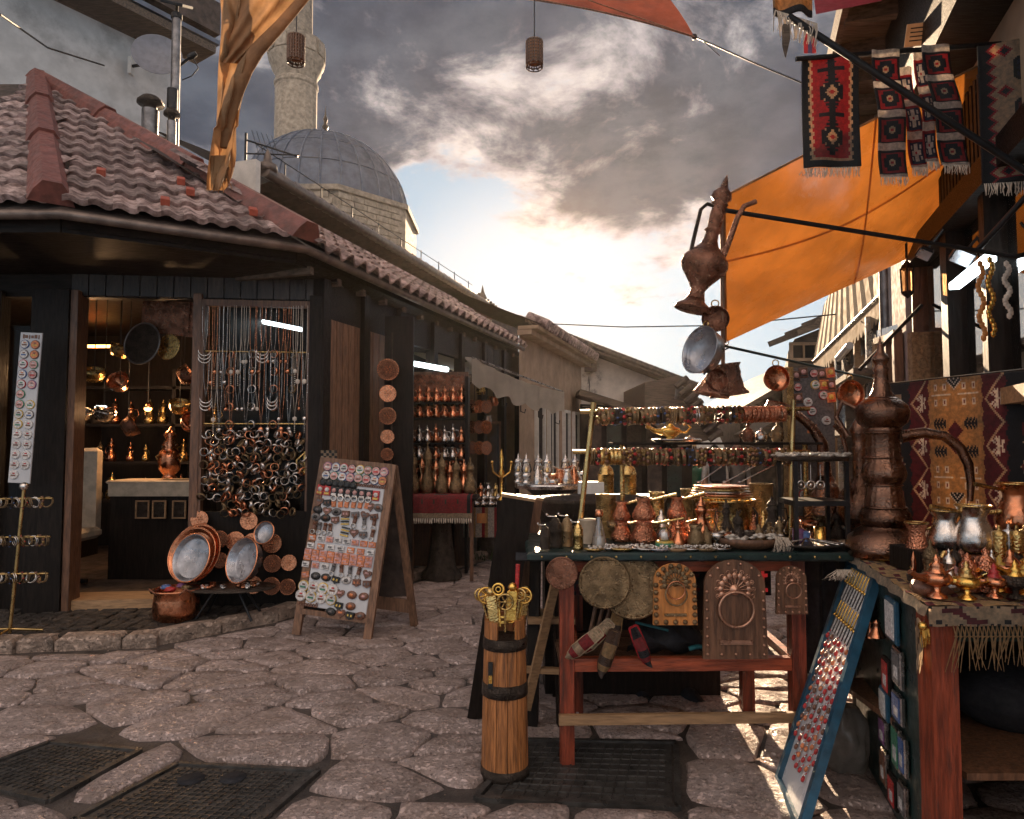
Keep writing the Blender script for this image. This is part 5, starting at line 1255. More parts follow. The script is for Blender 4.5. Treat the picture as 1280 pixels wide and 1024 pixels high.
# copper ewer shelves
hs = thing('jug_shelves', 'dark wooden shelf unit crowded with rows of small copper jugs', 'shelves', V(at(545, 650, 6.9).x, 6.95, 0))
sx = hs.location.x; yz = lambda y: at(545, y, 6.9).z
part('back', MB().box((0, .15, 1.05), (.62, .03, 2.0)), 'brownwood', hs)
part('header', MB().box((0, -.02, yz(478)), (.55, .02, .16)), 'oldcopper', hs)
for s_ in (-1, 1): part('side', MB().box((s_*.31, 0, 1.0), (.03, .3, 1.95)), 'darkwood', hs)
lj = {m: jug(.125, .045, True, True, True, 12).mesh('copper_ewer', m) for m in ('copper', 'silver', 'brass')}
for j, y in enumerate((503, 522, 553, 573, 589)):
    part('shelf', MB().box((0, -.02, yz(y)-.012), (.6, .28, .015)), 'darkwood', hs)
    for i in range(7):
        m = ('copper', 'copper', 'silver', 'silver', 'copper')[j] if i % 3 else 'copper'
        p = V(sx-.255+i*.085, 6.86+r7.uniform(-.03, .03), yz(y)-.004)
        tag(link('copper_ewer', lj[m], None, p, (0, 0, r7.uniform(-.5, .5))), '%s ewer, %s from left on the %s of the jug unit' % ('silver' if m == 'silver' else 'copper', order_[i], ['top shelf', 'second shelf', 'third shelf', 'fourth shelf', 'lowest shelf'][j]), 'ewer', 'small ewers on the jug shelves').scale = (1, 1, r7.uniform(.9, 1.1))
# table with the red fringed rug
rt_ = thing('rug_table', 'round pedestal table under a red fringed rug left of the street', 'table', V(at(552, 700, 6.6).x, 6.6, .03))
tz = at(552, 622, 6.6).z
part('pedestal', MB().lathe([(.2, 0), (.19, .04), (.14, .1), (.11, .3), (.09, .5), (.12, tz-.08), (.3, tz-.04)], 16, 0), 'darkmetal', rt_)
part('tabletop', MB().box((.02, 0, tz-.03), (.66, .55, .03)), 'darkwood', rt_)
for s_ in (-1, 1): part('leg', MB().box((.02+s_*.28, -.2, (tz-.04)/2), (.035, .035, tz-.04)), 'brownwood', rt_)
def rugcol(i, j, nu, nv):
    if j < 1 or j > nv-2: return 1
    if i in (1, 2, nu-2, nu-3) or j in (2,): return 2
    return 3 if ((i-nu/2)**2/14+(j-nv/2)**2/2) < 1.6 or (i % 7 == 3 and j % 4 == 2) else 0
def drape(w_, d_, drop, z, nu, nv):
    def f(u, v):
        s_ = v*(d_+drop)
        return ((u-.5)*w_, d_/2-min(s_, d_)+(-.015-.012*math.sin(u*22) if s_ > d_ else 0), z-max(0, s_-d_)+.002)
    return MB().sheet(f, nu, nv, lambda i, j: rugcol(i, j, nu, nv))
rg = solo('table_rug', drape(.62, .56, .2, tz+.01, 40, 18), ['wool_red', 'wool_cream', 'wool_black', 'wool_brown'], 'red patterned rug with a cream fringe draped over the pedestal table', 'rug', V(rt_.location.x, 6.55, .03))
def fringe_mb(a, b, L, n_, rg_=r7, w_=.004, sag=.004, dirn=(0, 0, -1)):
    mb = MB(); a, b, dn = Vector(a), Vector(b), Vector(dirn)
    for k in range(n_):
        p = a.lerp(b, (k+.5)/n_); q = p+dn*L*rg_.uniform(.8, 1.1)+Vector((rg_.uniform(-sag, sag), rg_.uniform(-sag, sag), 0)); ww = (b-a).normalized()*w_/2
        m_ = p.lerp(q, .5)+Vector((rg_.uniform(-sag, sag), rg_.uniform(-sag*2, sag), 0))
        mb.add([p-ww, p+ww, m_+ww, m_-ww, q+ww*.5, q-ww*.5], [(0, 1, 2, 3), (3, 2, 4, 5)])
    return mb
part('fringe', fringe_mb((-.31, -.3, tz-.19), (.31, -.3, tz-.19), .05, 30, w_=.012), 'fringe', rg)
for k in range(9):
    m = 'copper' if k % 2 else 'oldbrass'
    tag(link('coffee_jug', jug(.3, .065, True, True, False, 14).mesh('coffee_jug', m) if k < 2 else cj[k % 2], None, V(rt_.location.x-.27+k*.068, 6.6+.1*(k % 2)-.05, tz+.045), (0, 0, r7.uniform(0, 6))), '%s lidded coffee jug, %s from left on the red rug table' % ('copper' if k % 2 else 'dark brass', order_[k]), 'jug', 'tall jugs on the red rug table').scale = (1, 1, (1, .85, 1.15, .8, .9, .7, .8, .75, .8)[k])
    if k == 1: cj = [bpy.data.objects['coffee_jug'].data, bpy.data.objects['coffee_jug.001'].data]
# second small dark table with white cloth and silver goods
t2 = thing('silver_goods_table', 'dark table with a striped white cloth and small silver goods beyond the rug table', 'table', V(at(605, 690, 7.2).x, 7.2, 0))
z2 = at(600, 632, 7.2).z
part('tabletop', MB().box((0, 0, z2-.02), (.72, .5, .04)), 'darkwood', t2)
for s_ in (-1, 1):
    for q in (-1, 1): part('leg', MB().box((s_*.32, q*.2, (z2-.04)/2), (.05, .05, z2-.04), T=None), 'darkwood', t2)
solo('striped_cloth', MB().sheet(lambda u, v: (-.2+u*.5, -.26-.01*math.sin(u*30), -v*.3), 16, 2, lambda i, j: (0, 0, 1, 2)[i % 4]), ['wool_white', 'wool_red', 'wool_gold'], 'white cloth with red and gold stripes hanging over the dark table front', 'cloth', V(t2.location.x, 7.2, z2+.004))
sb = MB().lathe([(.02, 0), (.035, .01), (.045, .035), (.03, .05), (.008, .055), (.012, .07), (0, .075)], 10, 0).mesh('sugar_bowl', 'silver')
for k in range(18):
    tag(link('sugar_bowl', sb, None, V(t2.location.x-.3+(k % 9)*.074, 7.02+.12*(k//9), z2+.002+.05*(k//9))), 'small lidded silver bowl, %s in the %s row on the dark table' % (order_[k % 9], ('front', 'back')[k//9]), 'bowl', 'silver bowls on the dark table')
solo('bowl_riser', MB().box((0, 0, .024), (.7, .14, .045)), 'brownwood', 'low wooden step under the back row of silver bowls', 'display step', V(t2.location.x, 7.14, z2+.001))
solo('amber_tag', MB().box((0, 0, 0), (.1, .01, .1), bev=.003), 'orangewood', 'square amber wooden tag hanging from the dark table front', 'tag', at(602, 648, 6.9))
solo('brass_candelabrum', MB().lathe([(.05, 0), (.015, .03), (.012, .2), (.03, .25), (.01, .3), (.02, .4), (0, .48)], 10, 0).tube([(-.09, 0, .34), (-.08, 0, .26), (0, 0, .2), (.08, 0, .26), (.09, 0, .34)], .009, 5).ball((-.09, 0, .35), .018, 6).ball((.09, 0, .35), .018, 6), 'gold', 'ornate gilt candle holder on a post between the shelves and the boards', 'candle holder', at(627, 625, 6.4))
solo('candelabrum_post', MB().box((0, 0, .4), (.09, .09, .8)), 'darkwood', 'dark square post under the gilt candle holder', 'post', V(at(627, 625, 6.4).x, 6.4, -.0)).scale = (1, 1, at(627, 625, 6.4).z/.8)
# stone planter, stool and greenery under the displays
solo('planter_bucket', MB().lathe([(.12, 0), (.15, .3), (.16, .31), (.13, .3), (.12, .1), (0, .1)], 18, 0), 'galv', 'grey metal bucket on the ground under the silver goods table', 'bucket', onz(612, 706, .0)+V(0, .5, -.0))
lf = MB(); rr = random.Random(8)
for k in range(260):
    x, y = rr.uniform(-.75, .55), rr.uniform(-.2, .25); h = rr.uniform(.03, .11); a = rr.uniform(0, 6)
    lf.add([(x, y, 0), (x+.02*math.cos(a), y+.02*math.sin(a), 0), (x+.03*math.cos(a+.7), y+.03*math.sin(a+.7), h)], [(0, 1, 2)])
o = part('weeds', lf, 'leaf', None, V(-.45, 7.6, .045), kind='stuff'); tag(o, 'low green weeds growing at the kerb under the tables', 'weeds')
# cloth awning
wa = thing('cloth_awning', 'faded white cloth awning on a sloping bar over the left shops', 'awning')
a, b = at(590, 447, 8.0), at(704, 490, 9.2); c, d_ = at(600, 480, 9.4), at(690, 505, 11.0)
c, d_ = a+NC*.9+V(0, .3, .15), b+NC*1.1+V(0, .3, .15)
part('canopy', MB().sheet(lambda u, v: a.lerp(b, u).lerp(c.lerp(d_, u), v)+V(0, 0, -.06*math.sin(u*math.pi)*(1-v)), 16, 4), 'whitecloth', wa)
part('valance', MB().sheet(lambda u, v: a.lerp(b, u)+V(0, 0, -.06*math.sin(u*math.pi)-v*(.30+.035*math.sin(u*31)))+V(.02*math.sin(u*40), 0, 0), 48, 3), 'whitecloth', wa)
part('front_bar', MB().tube([a, b], .012, 5), 'steel', wa)
for k in range(5):
    p = a.lerp(b, (k+.5)/5)+V(0, 0, -.45); part('hook', MB().tube([p+V(0, 0, .08), p, p+V(.05, 0, -.02), p+V(.06, 0, .03)], .008, 5), 'blackmetal', wa)
# round table with glass oil lamps
lt2 = thing('lamp_table', 'scalloped dark table on a turned column carrying glass oil lamps', 'table', V(at(690, 604, 4.5).x, 4.5, 0))
zl = at(690, 604, 4.5).z
part('tabletop', MB().lathe([(.24, zl-.03), (.25, zl-.012), (.25, zl), (0, zl)], 40, 0, flute=9, fa=.05), 'silver', lt2)
part('column', MB().lathe([(.2, 0), (.16, .05), (.06, .12), (.05, .5), (.09, .6), (.06, .7), (.1, zl-.1), (.18, zl-.03)], 16, 0), 'darkwood', lt2)
def oillamp():
    t = thing('oil_lamp', '', 'lamp')
    part('body', MB().lathe([(.03, 0), (.032, .008), (.02, .015), (.028, .03), (.034, .05), (.028, .068), (.012, .075)], 14, 0), 'silver', t)
    part('chimney', MB().lathe([(.026, .062), (.036, .085), (.03, .11), (.024, .135)], 14, 0), 'glass', t)
    part('wick_holder', MB().lathe([(.014, .06), (.012, .1), (0, .115)], 8, 0), 'brass', t)
    part('lid', MB().lathe([(.027, .13), (.032, .137), (.022, .152), (.008, .162), (.009, .172), (.003, .185), (0, .2)], 12, 0), 'silver', t)
    return t
ol = oillamp(); lampspots = [(658, 602, 4.42), (673, 601, 4.5), (684, 603, 4.4), (707, 601, 4.5), (719, 603, 4.42), (648, 598, 4.55)]
for k, (x, y, Y) in enumerate(lampspots):
    p = V(at(x, y, Y).x, Y, zl+.003); lb = 'silver and glass oil lamp, %s on the scalloped table' % ['second from left', 'third from left', 'fourth from left', 'fifth from left', 'rightmost', 'leftmost and furthest back'][k]
    if k == 0: ol.location = p; ol['label'] = lb; ol['group'] = 'oil lamps on the scalloped table'
    else: dup(ol, p, label=lb)
solo('silver_box', MB().lathe([(.035, 0), (.04, .02), (.03, .035), (.006, .04), (.01, .05), (0, .055)], 14, 0), 'silver', 'low lidded silver box between the oil lamps', 'box', V(at(692, 603, 4.38).x, 4.38, zl+.003))
# tall leaning boards behind the churn
for k, (tx, ty, bx, by, Yt, w_, m, lab) in enumerate(((648, 622, 604, 902, 3.15, .15, 'darkwood', 'tall dark board leaning furthest left against the stall boards'), (640, 620, 590, 893, 3.3, .03, 'palewood', 'pale narrow batten at the left edge of the leaning boards'), (662, 622, 628, 880, 3.4, .13, 'brownwood', 'brown board at the back of the leaning stack'))):
    tp_ = at(tx, ty, Yt); bt = onz(bx, by); dvv = tp_-bt
    t = thing('leaning_board', lab, 'board', bt, group='boards leaning beside the red table')
    part('plank', MB().bar((0, 0, .01), dvv, w_, .03, up=(0, -1, .2)), m, t); part('end_cap', MB().bar(dvv*.995, dvv*1.008, w_*1.05, .036, up=(0, -1, .2)), 'palewood', t)
sl_ = thing('step_stool', 'dark side trestle with a small pale shelf left of the red table', 'trestle', V(at(683, 860, 3.3).x, 3.3, 0))
for s_ in (-1, 1): part('leg', MB().bar((s_*.07, -.1, 0), (s_*.05, 0, .8), .05, .04), 'darkwood', sl_); part('leg', MB().bar((s_*.07, .25, 0), (s_*.05, .1, .8), .05, .04), 'darkwood', sl_)
part('shelf', MB().box((.02, 0, .48), (.22, .2, .025)), 'palewood', sl_); part('crossbar', MB().bar((-.12, -.12, .27), (.12, -.12, .26), .03, .025), 'palewood', sl_); part('top', MB().box((0, 0, .8), (.2, .3, .03)), 'darkwood', sl_)
part('brace', MB().bar((-.1, -.15, .1), (.06, -.1, .75), .02, .04), 'palewood', sl_)

# ============================================================ wooden butter churn
cp = onz(631, 968); tpz = at(631, 772, cp.y).z
ch = thing('butter_churn', 'tall narrow wooden churn of staves with dark iron hoops holding brass keys', 'churn', cp)
r0 = 29*cp.y/F; H = tpz+.0
ns = 13
for k in range(ns):
    a0, a1 = 2*math.pi*k/ns+.012, 2*math.pi*(k+1)/ns-.012
    hh = H*(1+.02*math.sin(k*2.3)) - (.10 if k in (9, 10) else 0)
    mb = MB(); vs = []
    for z, q in ((0, 1.0), (hh*.5, .94), (hh, .86)):
        for a in (a0, (a0+a1)/2, a1): vs.append((r0*q*math.cos(a), r0*q*math.sin(a), z))
        for a in (a1, a0): vs.append((r0*q*.82*math.cos(a), r0*q*.82*math.sin(a), z))
    fs = [(j*5+i, j*5+(i+1) % 5, j*5+5+(i+1) % 5, j*5+5+i) for j in range(2) for i in range(5)]+[(10, 11, 12, 13, 14), (4, 3, 2, 1, 0)]
    part('stave', mb.add(vs, fs), 'churnwood', ch)
for z0, z1, q in ((0, .045, 1.0), (H*.52, H*.60, .945), (H*.815, H*.885, .90)):
    part('hoop', MB().lathe([(r0*q*1.0, z0), (r0*q*1.035, z0), (r0*(q-.012)*1.035, z1), (r0*(q-.012)*.99, z1)], 26, 0), 'darkmetal', ch)
part('label_strip', MB().box((-.5*r0, -.86*r0, H*.67), (.018, .006, .1)).box((-.5*r0, -.875*r0, H*.645), (.014, .006, .03), 1), ['p_black', 'gold'], ch, rot=(0, 0, -.1))
kb = MB()
def key(t_, L, kind):
    mb = MB()
    if kind == 0: mb.ring((0, 0, L+.02), .022, .005, 14, 5).ring((0, 0, L+.02), .01, .003, 10, 4).tube([(0, 0, 0), (0, 0, L)], .005, 6).box((.012, 0, .015), (.02, .005, .01)).box((.012, 0, .035), (.016, .005, .008))
    elif kind == 1:
        mb.ring((0, 0, L+.025), .03, .005, 16, 5).ball((0, 0, L+.025), .008, 6)
        for k in range(6):
            a = k*math.pi/3; mb.tube([(0, 0, L+.025), (.03*math.cos(a), 0, L+.025+.03*math.sin(a))], .003, 4)
        mb.tube([(0, 0, 0), (0, 0, L)], .005, 6)
    else:
        mb.box((0, 0, L*.6), (.035, .008, L*.9), bev=.003).ball((0, 0, L+.02), .018, 8)
        for k in range(5): mb.ring((0, 0, L*.25+k*L*.17), .02, .0035, 10, 4)
    return mb
for k in range(9):
    kd = k % 3; a = -2.9+k*.34; m = ('brass', 'gold')[k % 2]
    mb = key(0, (.12, .09, .13)[kd], kd); p = V(math.cos(a)*r0*.62, math.sin(a)*r0*.62, H-.04+.02*(k % 2))
    solo('brass_key', mb, m, ['large ornate brass key', 'brass wheel-headed key', 'chunky pierced brass key'][kd]+', %s from the left in the churn' % order_[k], 'key', cp+p, (r7.uniform(-.15, .05), (k-4)*.07, r7.uniform(-.5, .5)), 'brass keys standing in the churn')
solo('red_stick', MB().tube([(0, 0, 0), (.012, 0, .26)], [.007, .01], 6), 'p_red', 'thin red stick poking up out of the wooden churn', 'stick', cp+V(.04, 0, H-.05))

# ============================================================ the red table
TZ = .86
tb_ = thing('red_stall_table', 'red stained wooden stall table with a dark padded top and open lower shelf', 'table', V(.68, 2.86, 0))
ox, oy = .68, 2.86
def lx(px, Y): return (px-640)/F*Y-ox
part('tabletop', MB().box((.73-ox+.03, 3.15-oy, .843), (1.40, .74, .035), bev=.008), 'greenpaint', tb_)
mb = MB()
for k in range(14): mb.ball((-.56+k*.1, 2.775-oy, .845), .006, 6)
part('tack', mb, 'brass', tb_, kind='stuff')
part('cloth_cover', MB().sheet(lambda u, v: (-.665+u*1.42, 2.775-oy-.004*math.sin(u*57) if v < .5 else 2.79-oy, .862-.03*min(1, (1-v)*3)+.002*math.sin(u*80+v*9)), 40, 3), 'cloth_black', tb_)
L1, L2 = lx(707, 2.85), lx(990, 2.88)
for x_, y_ in ((L1, 2.85), (L2, 2.88), (L1+.09, 3.38), (L2-.04, 3.38)):
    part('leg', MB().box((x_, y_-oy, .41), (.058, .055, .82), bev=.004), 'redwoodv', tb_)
part('apron', MB().bar((L1+.03, -.01, .8), (L2-.03, .01, .8), .03, .05), 'redwood', tb_)
part('shelf_rail', MB().bar((L1+.03, -.015, .40), (L2-.03, .015, .395), .035, .052), 'redwood', tb_)
part('foot_rail', MB().bar((L1-.035, -.05, .19), (L2+.035, -.02, .19), .02, .04), 'palewood', tb_)
for s_ in (L1+.04, L2-.02): part('side_rail', MB().bar((s_, .0, .4), (s_+.03, .5, .4), .03, .05), 'redwood', tb_)
shb = part('lower_shelf', MB().box((.0, .28, .375), (.96, .46, .012)), 'brownwood', tb_)
for k in range(7): part('slat', MB().box((0, .08+k*.068, .388), (.95, .058, .012)), 'brownwood', shb)
pat = solo('patterned_hanging', MB().sheet(lambda u, v: (u*.95-.02, .006*math.sin(u*25), -v*.2), 60, 12, lambda i, j: 1 if ((i % 10)-5)**2+((j % 8)-4)**2 in (4, 5, 8, 13, 1) else 0), ['cloth_black', 'wool_darkred'], 'dark cloth with a dull red diamond pattern hanging behind the boards on the red table', 'cloth', V(.27, 3.2, .80))
# hanging trays along the front
def front(px, py, Y): return at(px, py, Y)
for k, (x, y, r_, Y, m, lab) in enumerate(((702, 716, 20, 2.74, 'oldcopper', 'small dark round copper plate at the left corner of the red table'), (755, 728, 32, 2.78, 'oldbrass', 'large engraved brass tray, left of the overlapping pair on the red table'), (791, 733, 40, 2.81, 'oldbrass', 'largest engraved brass tray behind its neighbour on the red table'))):
    rr = r_*Y/F; mb = plate_mesh(rr, n=36)
    for q in range(30):
        a = 2*math.pi*q/30; mb.ball((rr*.9*math.cos(a), rr*.9*math.sin(a), .014), rr*.035, 5)
    for q in range(3): mb.ring((0, 0, .002), rr*(.35+.12*q), rr*.016, 30, 4, 0, TR(0, 0, .005) @ RX(90))
    solo('engraved_tray', mb, [m, m], lab, 'tray', front(x, y, Y), disc_T((0, -1, .06)).to_euler(), 'trays hanging on the front of the red table')
def archboard(w_, h_, m, studs, mm, label, px, py, Y, rosette=1.0, ringr=.0, sr=.008):
    t = thing('door_knocker_board', label, 'door knocker board', front(px, py, Y), group='arched knocker boards on the red table')
    poly = [(-w_/2, -h_/2), (w_/2, -h_/2), (w_/2*.93, h_/2-w_*.35)]+[(w_/2*.93*math.cos(R(a)), h_/2-w_*.38+w_*.38*math.sin(R(a))) for a in range(15, 170, 15)]+[(-w_/2*.93, h_/2-w_*.35)]
    part('board', MB().prism(poly, .018), m, t)
    sm_ = MB().lathe([(sr, 0), (sr*.9, sr*.5), (sr*.5, sr*.9), (0, sr)], 8, 0, RX(90)).mesh('stud', mm)
    pts = []
    nsd = studs
    for k in range(nsd): pts += [(-w_/2*.87, -h_/2*.9+k*h_*.72/nsd), (w_/2*.87, -h_/2*.9+k*h_*.72/nsd)]
    for a in range(25, 165, 26): pts.append((w_/2*.83*math.cos(R(a)), h_/2-w_*.38+w_*.33*math.sin(R(a))))
    for k in range(1, 4): pts.append((-w_/2*.87+k*w_*.87/4, -h_/2*.9))
    for x, z in pts: part('stud', sm_, None, t, (x, -.001, z))
    q = rosette*w_*.3; cz_ = h_*.2
    mb = MB()
    for k in range(11):
        a = R(-20+k*22); mb.ball((q*.72*math.cos(a), -.004, cz_+q*.72*math.sin(a)), q*.19, 6, 0, (1, .25, 1)); mb.tube([(q*.2*math.cos(a), -.004, cz_+q*.2*math.sin(a)), (q*.98*math.cos(a), -.004, cz_+q*.98*math.sin(a))], q*.035, 4)
        mb.ring((q*.95*math.cos(a), -.003, cz_+q*.95*math.sin(a)), q*.10, q*.025, 8, 4)
    mb.lathe([(q*.3, 0), (q*.25, .008), (0, .012)], 12, 0, TR(0, -.001, cz_) @ RX(90)); part('rosette', mb, mm, t)
    part('ring_handle', MB().ring((0, -.018, -h_*.02+cz_*.15), ringr or w_*.27, w_*.022, 26, 6), mm, t)
    part('name_strip', MB().box((0, -.004, -h_*.33), (w_*.5, .006, h_*.045), bev=.001).ball((-w_*.22, -.008, -h_*.33), .004, 5).ball((w_*.22, -.008, -h_*.33), .004, 5), mm, t)
    return t
archboard(.175, .24, 'orangewood', 6, 'oldbrass', 'bright orange arched board with large dark studs and a ring handle', 844, 743, 2.73, 1.15, .042, .0105)
archboard(.255, .385, 'brownwood', 8, 'rosemetal', 'large dark brown arched board with a pale rosette and big brass ring', 919, 762, 2.72, 1.0, .068, .006)
archboard(.125, .19, 'brownwood', 5, 'rosemetal', 'small dark arched board with rosette at the right end of the red table', 990, 738, 2.76, .95, .03, .005)
part('rosette_plate', MB().ring((0, -.02, .02), .0345, .003, 20, 5), 'copper', bpy.data.objects['door_knocker_board'])
# slippers and bag on the shelf
def slipper(lab, col, sole, p, rot, s=1.0, pompom=None):
    t = thing('slipper', lab, 'slipper', p, rot=rot, group='slippers hanging over the lower shelf'); t.scale = (s,)*3
    mb = MB(); pr = [(-.1, .018, .0), (-.09, .03, .02), (-.03, .034, .03), (.03, .03, .05), (.07, .032, .045), (.1, .022, .03), (.125, .008, .06)]
    vs = []; n8 = 8
    for (x, w_, h_) in pr:
        for k in range(n8):
            a = math.pi*k/(n8-1); vs.append((x, -w_*math.cos(a), h_*math.sin(a)*(1.0 if x > -.03 else .5)))
    fs = [(i*n8+k, i*n8+k+1, (i+1)*n8+k+1, (i+1)*n8+k) for i in range(len(pr)-1) for k in range(n8-1)]
    part('upper', mb.add(vs, fs, [i // 7 % 2 if isinstance(col, list) and len(col) > 1 else 0 for i in range(len(fs))], True), col, t)
    part('sole', MB().prism([(x, y) for x, y in [(-.1, -.02), (-.09, -.03), (0, -.035), (.07, -.034), (.11, -.02), (.12, 0), (.11, .02), (.07, .034), (0, .035), (-.09, .03), (-.1, .02)]], .008, 0, RX(90)), sole, t)
    return t
slipper('red and cream knitted slipper at the left of the shelf', ['wool_red', 'wool_cream'], 'wool_cream', at(733, 803, 2.80), rot_of((-.75, 0, -.6), (-.3, -1, .3)), .8)
slipper('second red and cream knitted slipper, partly behind the first', ['wool_red', 'wool_cream'], 'wool_cream', at(748, 794, 2.83), rot_of((-.7, 0, -.7), (-.2, -1, .3)), .8)
slipper('long woven grey-brown slipper hanging toe down over the shelf rail', ['wool_gold', 'wool_brown'], 'wool_brown', at(761, 812, 2.79), rot_of((-.35, 0, -1), (0, -1, .1)), .85)
slipper('woven brown slipper upright behind the shelf rail', ['wool_brown', 'wool_gold'], 'wool_gold', at(768, 788, 2.86), rot_of((-.2, 0, -1), (.1, -1, .1)), .8)
slipper('red slipper with a dark stripe hanging near the black bag', ['wool_red', 'wool_black'], 'wool_red', at(799, 804, 2.79), rot_of((.4, 0, -1), (.2, -1, .1)), .75)
for k in range(4): solo('wooden_flute', MB().tube([(0, 0, 0), (.05+.01*k, .05, .2)], [.009, .007], 7).ball((.03, .03, .1), .012, 6), 'boardwood', 'slim turned wooden flute standing among the slippers, %s' % order_[k], 'flute', at(738+k*8, 790, 2.95), (0, 0, 0), 'flutes among the slippers')
bg_ = MB().sheet(lambda u, v: ((u-.5)*.36*(1-.25*v*v), .12*math.sin(v*math.pi)*math.cos((u-.5)*2.6)*-1, v*.15*(1-.35*(2*u-1)**2)+.012*math.sin(u*17+v*8)), 24, 12)
bb_ = solo('black_bag', bg_, 'cloth_black', 'soft black fabric bag with teal trim lying on the lower shelf', 'bag', V(at(835, 805, 3.02).x, 3.02, .395))
part('trim', MB().tube([(-.15, -.05, .14), (-.07, -.09, .13), (-.02, -.1, .12)], .006, 5).tube([(.06, -.12, .05), (.1, -.12, .06), (.13, -.1, .05)], .01, 5), 'teal', bb_)
for k, (x, y, w_) in enumerate(((802, 856, -.2), (856, 862, .25))):
    p = onz(x, y+6); t = thing('black_shoe', 'dark shoe on the ground behind the red table, %s of the pair' % ('left', 'right')[k], 'shoe', p, w_, 'pair of shoes behind the table')
    sh_ = [(-.12, .032, .05), (-.08, .042, .07), (0, .04, .065), (.06, .05, .05), (.12, .04, .035), (.15, .015, .02)]; vs = []
    for (q, ww, hh) in sh_:
        for k2 in range(9):
            a = math.pi*k2/8; vs.append((ww*math.cos(a), -q, hh*math.sin(a)))
    part('upper', MB().add(vs, [(i*9+k2, i*9+k2+1, i*9+10+k2, i*9+9+k2) for i in range(5) for k2 in range(8)]+[tuple(range(9))], 0, True), 'cloth_black', t)
    part('sole', MB().box((0, -.01, .004), (.085, .27, .016), bev=.005), 'p_black', t)
# ============================================================ goods on the red table
def seat(px, Y, z=TZ+.003): return V((px-640)/F*Y, Y, z)
def sz(px, Y): return px*Y/F
def solo_lathe(name, pr, m, lab, cat, p, n=18, grp=None, extra=None, rot=(0, 0, 0), **kw):
    mb = MB().lathe(pr, n, 0, **kw)
    if extra: extra(mb)
    return solo(name, mb, m, lab, cat, p, rot, grp)
# grinders
def grinder(px, Y, w_, h_, m, lab):
    r, h = sz(w_, Y)/2, sz(h_, Y); t = thing('coffee_grinder', lab, 'grinder', seat(px, Y), group='coffee grinders at the left end of the red table')
    part('body', MB().lathe([(r, 0), (r*1.04, .004), (r, .01), (r*.97, h*.48), (r*1.05, h*.5), (r*.97, h*.53), (r*.95, h*.72), (r*.7, h*.8)], 16, 0), m, t)
    part('dome', MB().lathe([(r*.72, h*.79), (r*.6, h*.88), (r*.2, h*.93), (r*.2, h)], 14, 0), m, t)
    part('crank', MB().tube([(0, 0, h*.97), (-r*1.3, 0, h*.99)], r*.1, 5).ball((-r*1.35, 0, h*1.04), r*.25, 6), 'silver', t)
grinder(681, 2.87, 13, 30, 'darkmetal', 'short black coffee grinder at the left end of the red table')
grinder(694, 2.93, 16, 38, 'darkmetal', 'taller black coffee grinder, second from the table corner')
grinder(708, 2.95, 15, 38, 'oldbrass', 'dark brass coffee grinder beside the black ones')
grinder(722, 2.86, 13, 34, 'brass', 'bright brass coffee grinder with a ringed body')
solo_lathe('round_tin', [(sz(13, 3.05), 0), (sz(13, 3.05), .1), (sz(13.5, 3.05), .102), (0, .108)], 'cream', 'cream coloured round tin behind the bright grinder', 'tin', seat(735, 3.05))
t = thing('glass_bottle', 'clear flared glass bottle with a copper stopper near the grinders', 'bottle', seat(748, 2.95))
h = sz(46, 2.95); part('glass', MB().lathe([(.034, 0), (.034, .01), (.024, h*.35), (.014, h*.6), (.013, h*.8)], 16, 0), 'glass', t); part('stopper', MB().lathe([(.013, h*.78), (.018, h*.82), (.016, h*.96), (.0, h*.98)], 12, 0), 'copper', t); part('contents', MB().lathe([(.031, .003), (.026, .04), (0, .042)], 12, 0), 'shell', t)
h = sz(52, 3.2); solo_lathe('hammered_cylinder', [(sz(13, 3.2), 0), (sz(13, 3.2), h), (sz(14, 3.2), h+.004), (sz(12, 3.2), h), (sz(12, 3.2), .01)], 'hbrass', 'tall hammered brass cylinder behind the glass bottle', 'cylinder', seat(757, 3.25))
def dvase(px, Y, w_, h_, lab, nm='hammered_vase'):
    r, h = sz(w_, Y)/2, sz(h_, Y)
    t = thing(nm, lab, 'coffee pot', seat(px, Y), group='stacked hammered copper coffee pots')
    for k, z in enumerate((0, h*.5)):
        s_ = (1.0, .82)[k]
        part('pot', MB().lathe([(r*.8*s_, z), (r*s_, z+h*.06), (r*s_*.98, z+h*.14), (r*.55*s_, z+h*.36), (r*.5*s_, z+h*.4), (r*.72*s_, z+h*.47), (r*.7*s_, z+h*.475), (r*.45*s_, z+h*.42)], 22, 0), 'hcopper', t)
        part('handle', MB().tube([(r*.6*s_, 0, z+h*.42), (r*2.6*s_, -r*.6, z+h*.56)], [.006, .008], 6), 'brass', t)
    return t
dvase(776, 3.1, 27, 50, 'smaller stacked pair of hammered copper coffee pots')
dvase(804, 3.02, 36, 58, 'larger stacked pair of hammered copper coffee pots')
dvase(845, 3.05, 30, 58, 'tall pair of bright copper coffee pots with diagonal handles right of the larger pair')
for x, Y, lab in ((757, 3.95, 'left'), (785, 3.95, 'right')):
    t = thing('brass_jar', 'domed brass jar on the shelf board behind the red table, %s of two' % lab, 'jar', V(sz(x-640, Y), Y, at(x, 618, Y).z), group='domed brass jars on the shelf board')
    r = sz(10, Y); part('body', MB().lathe([(r, 0), (r, .11), (r*1.06, .115)], 16, 0), 'brass', t); part('lid', MB().lathe([(r*1.05, .115), (r*.8, .15), (r*.3, .175), (r*.15, .18), (r*.25, .19), (0, .23)], 14, 0), 'brass', t)
bsh = thing('display_plank', 'dark plank shelf on two posts behind the red table', 'shelf', V(sz(765-640, 3.95), 3.98, 0)); zz = at(757, 619, 3.95).z-.004
part('board', MB().box((0, 0, zz-.015), (.62, .3, .03)), 'darkwood', bsh)
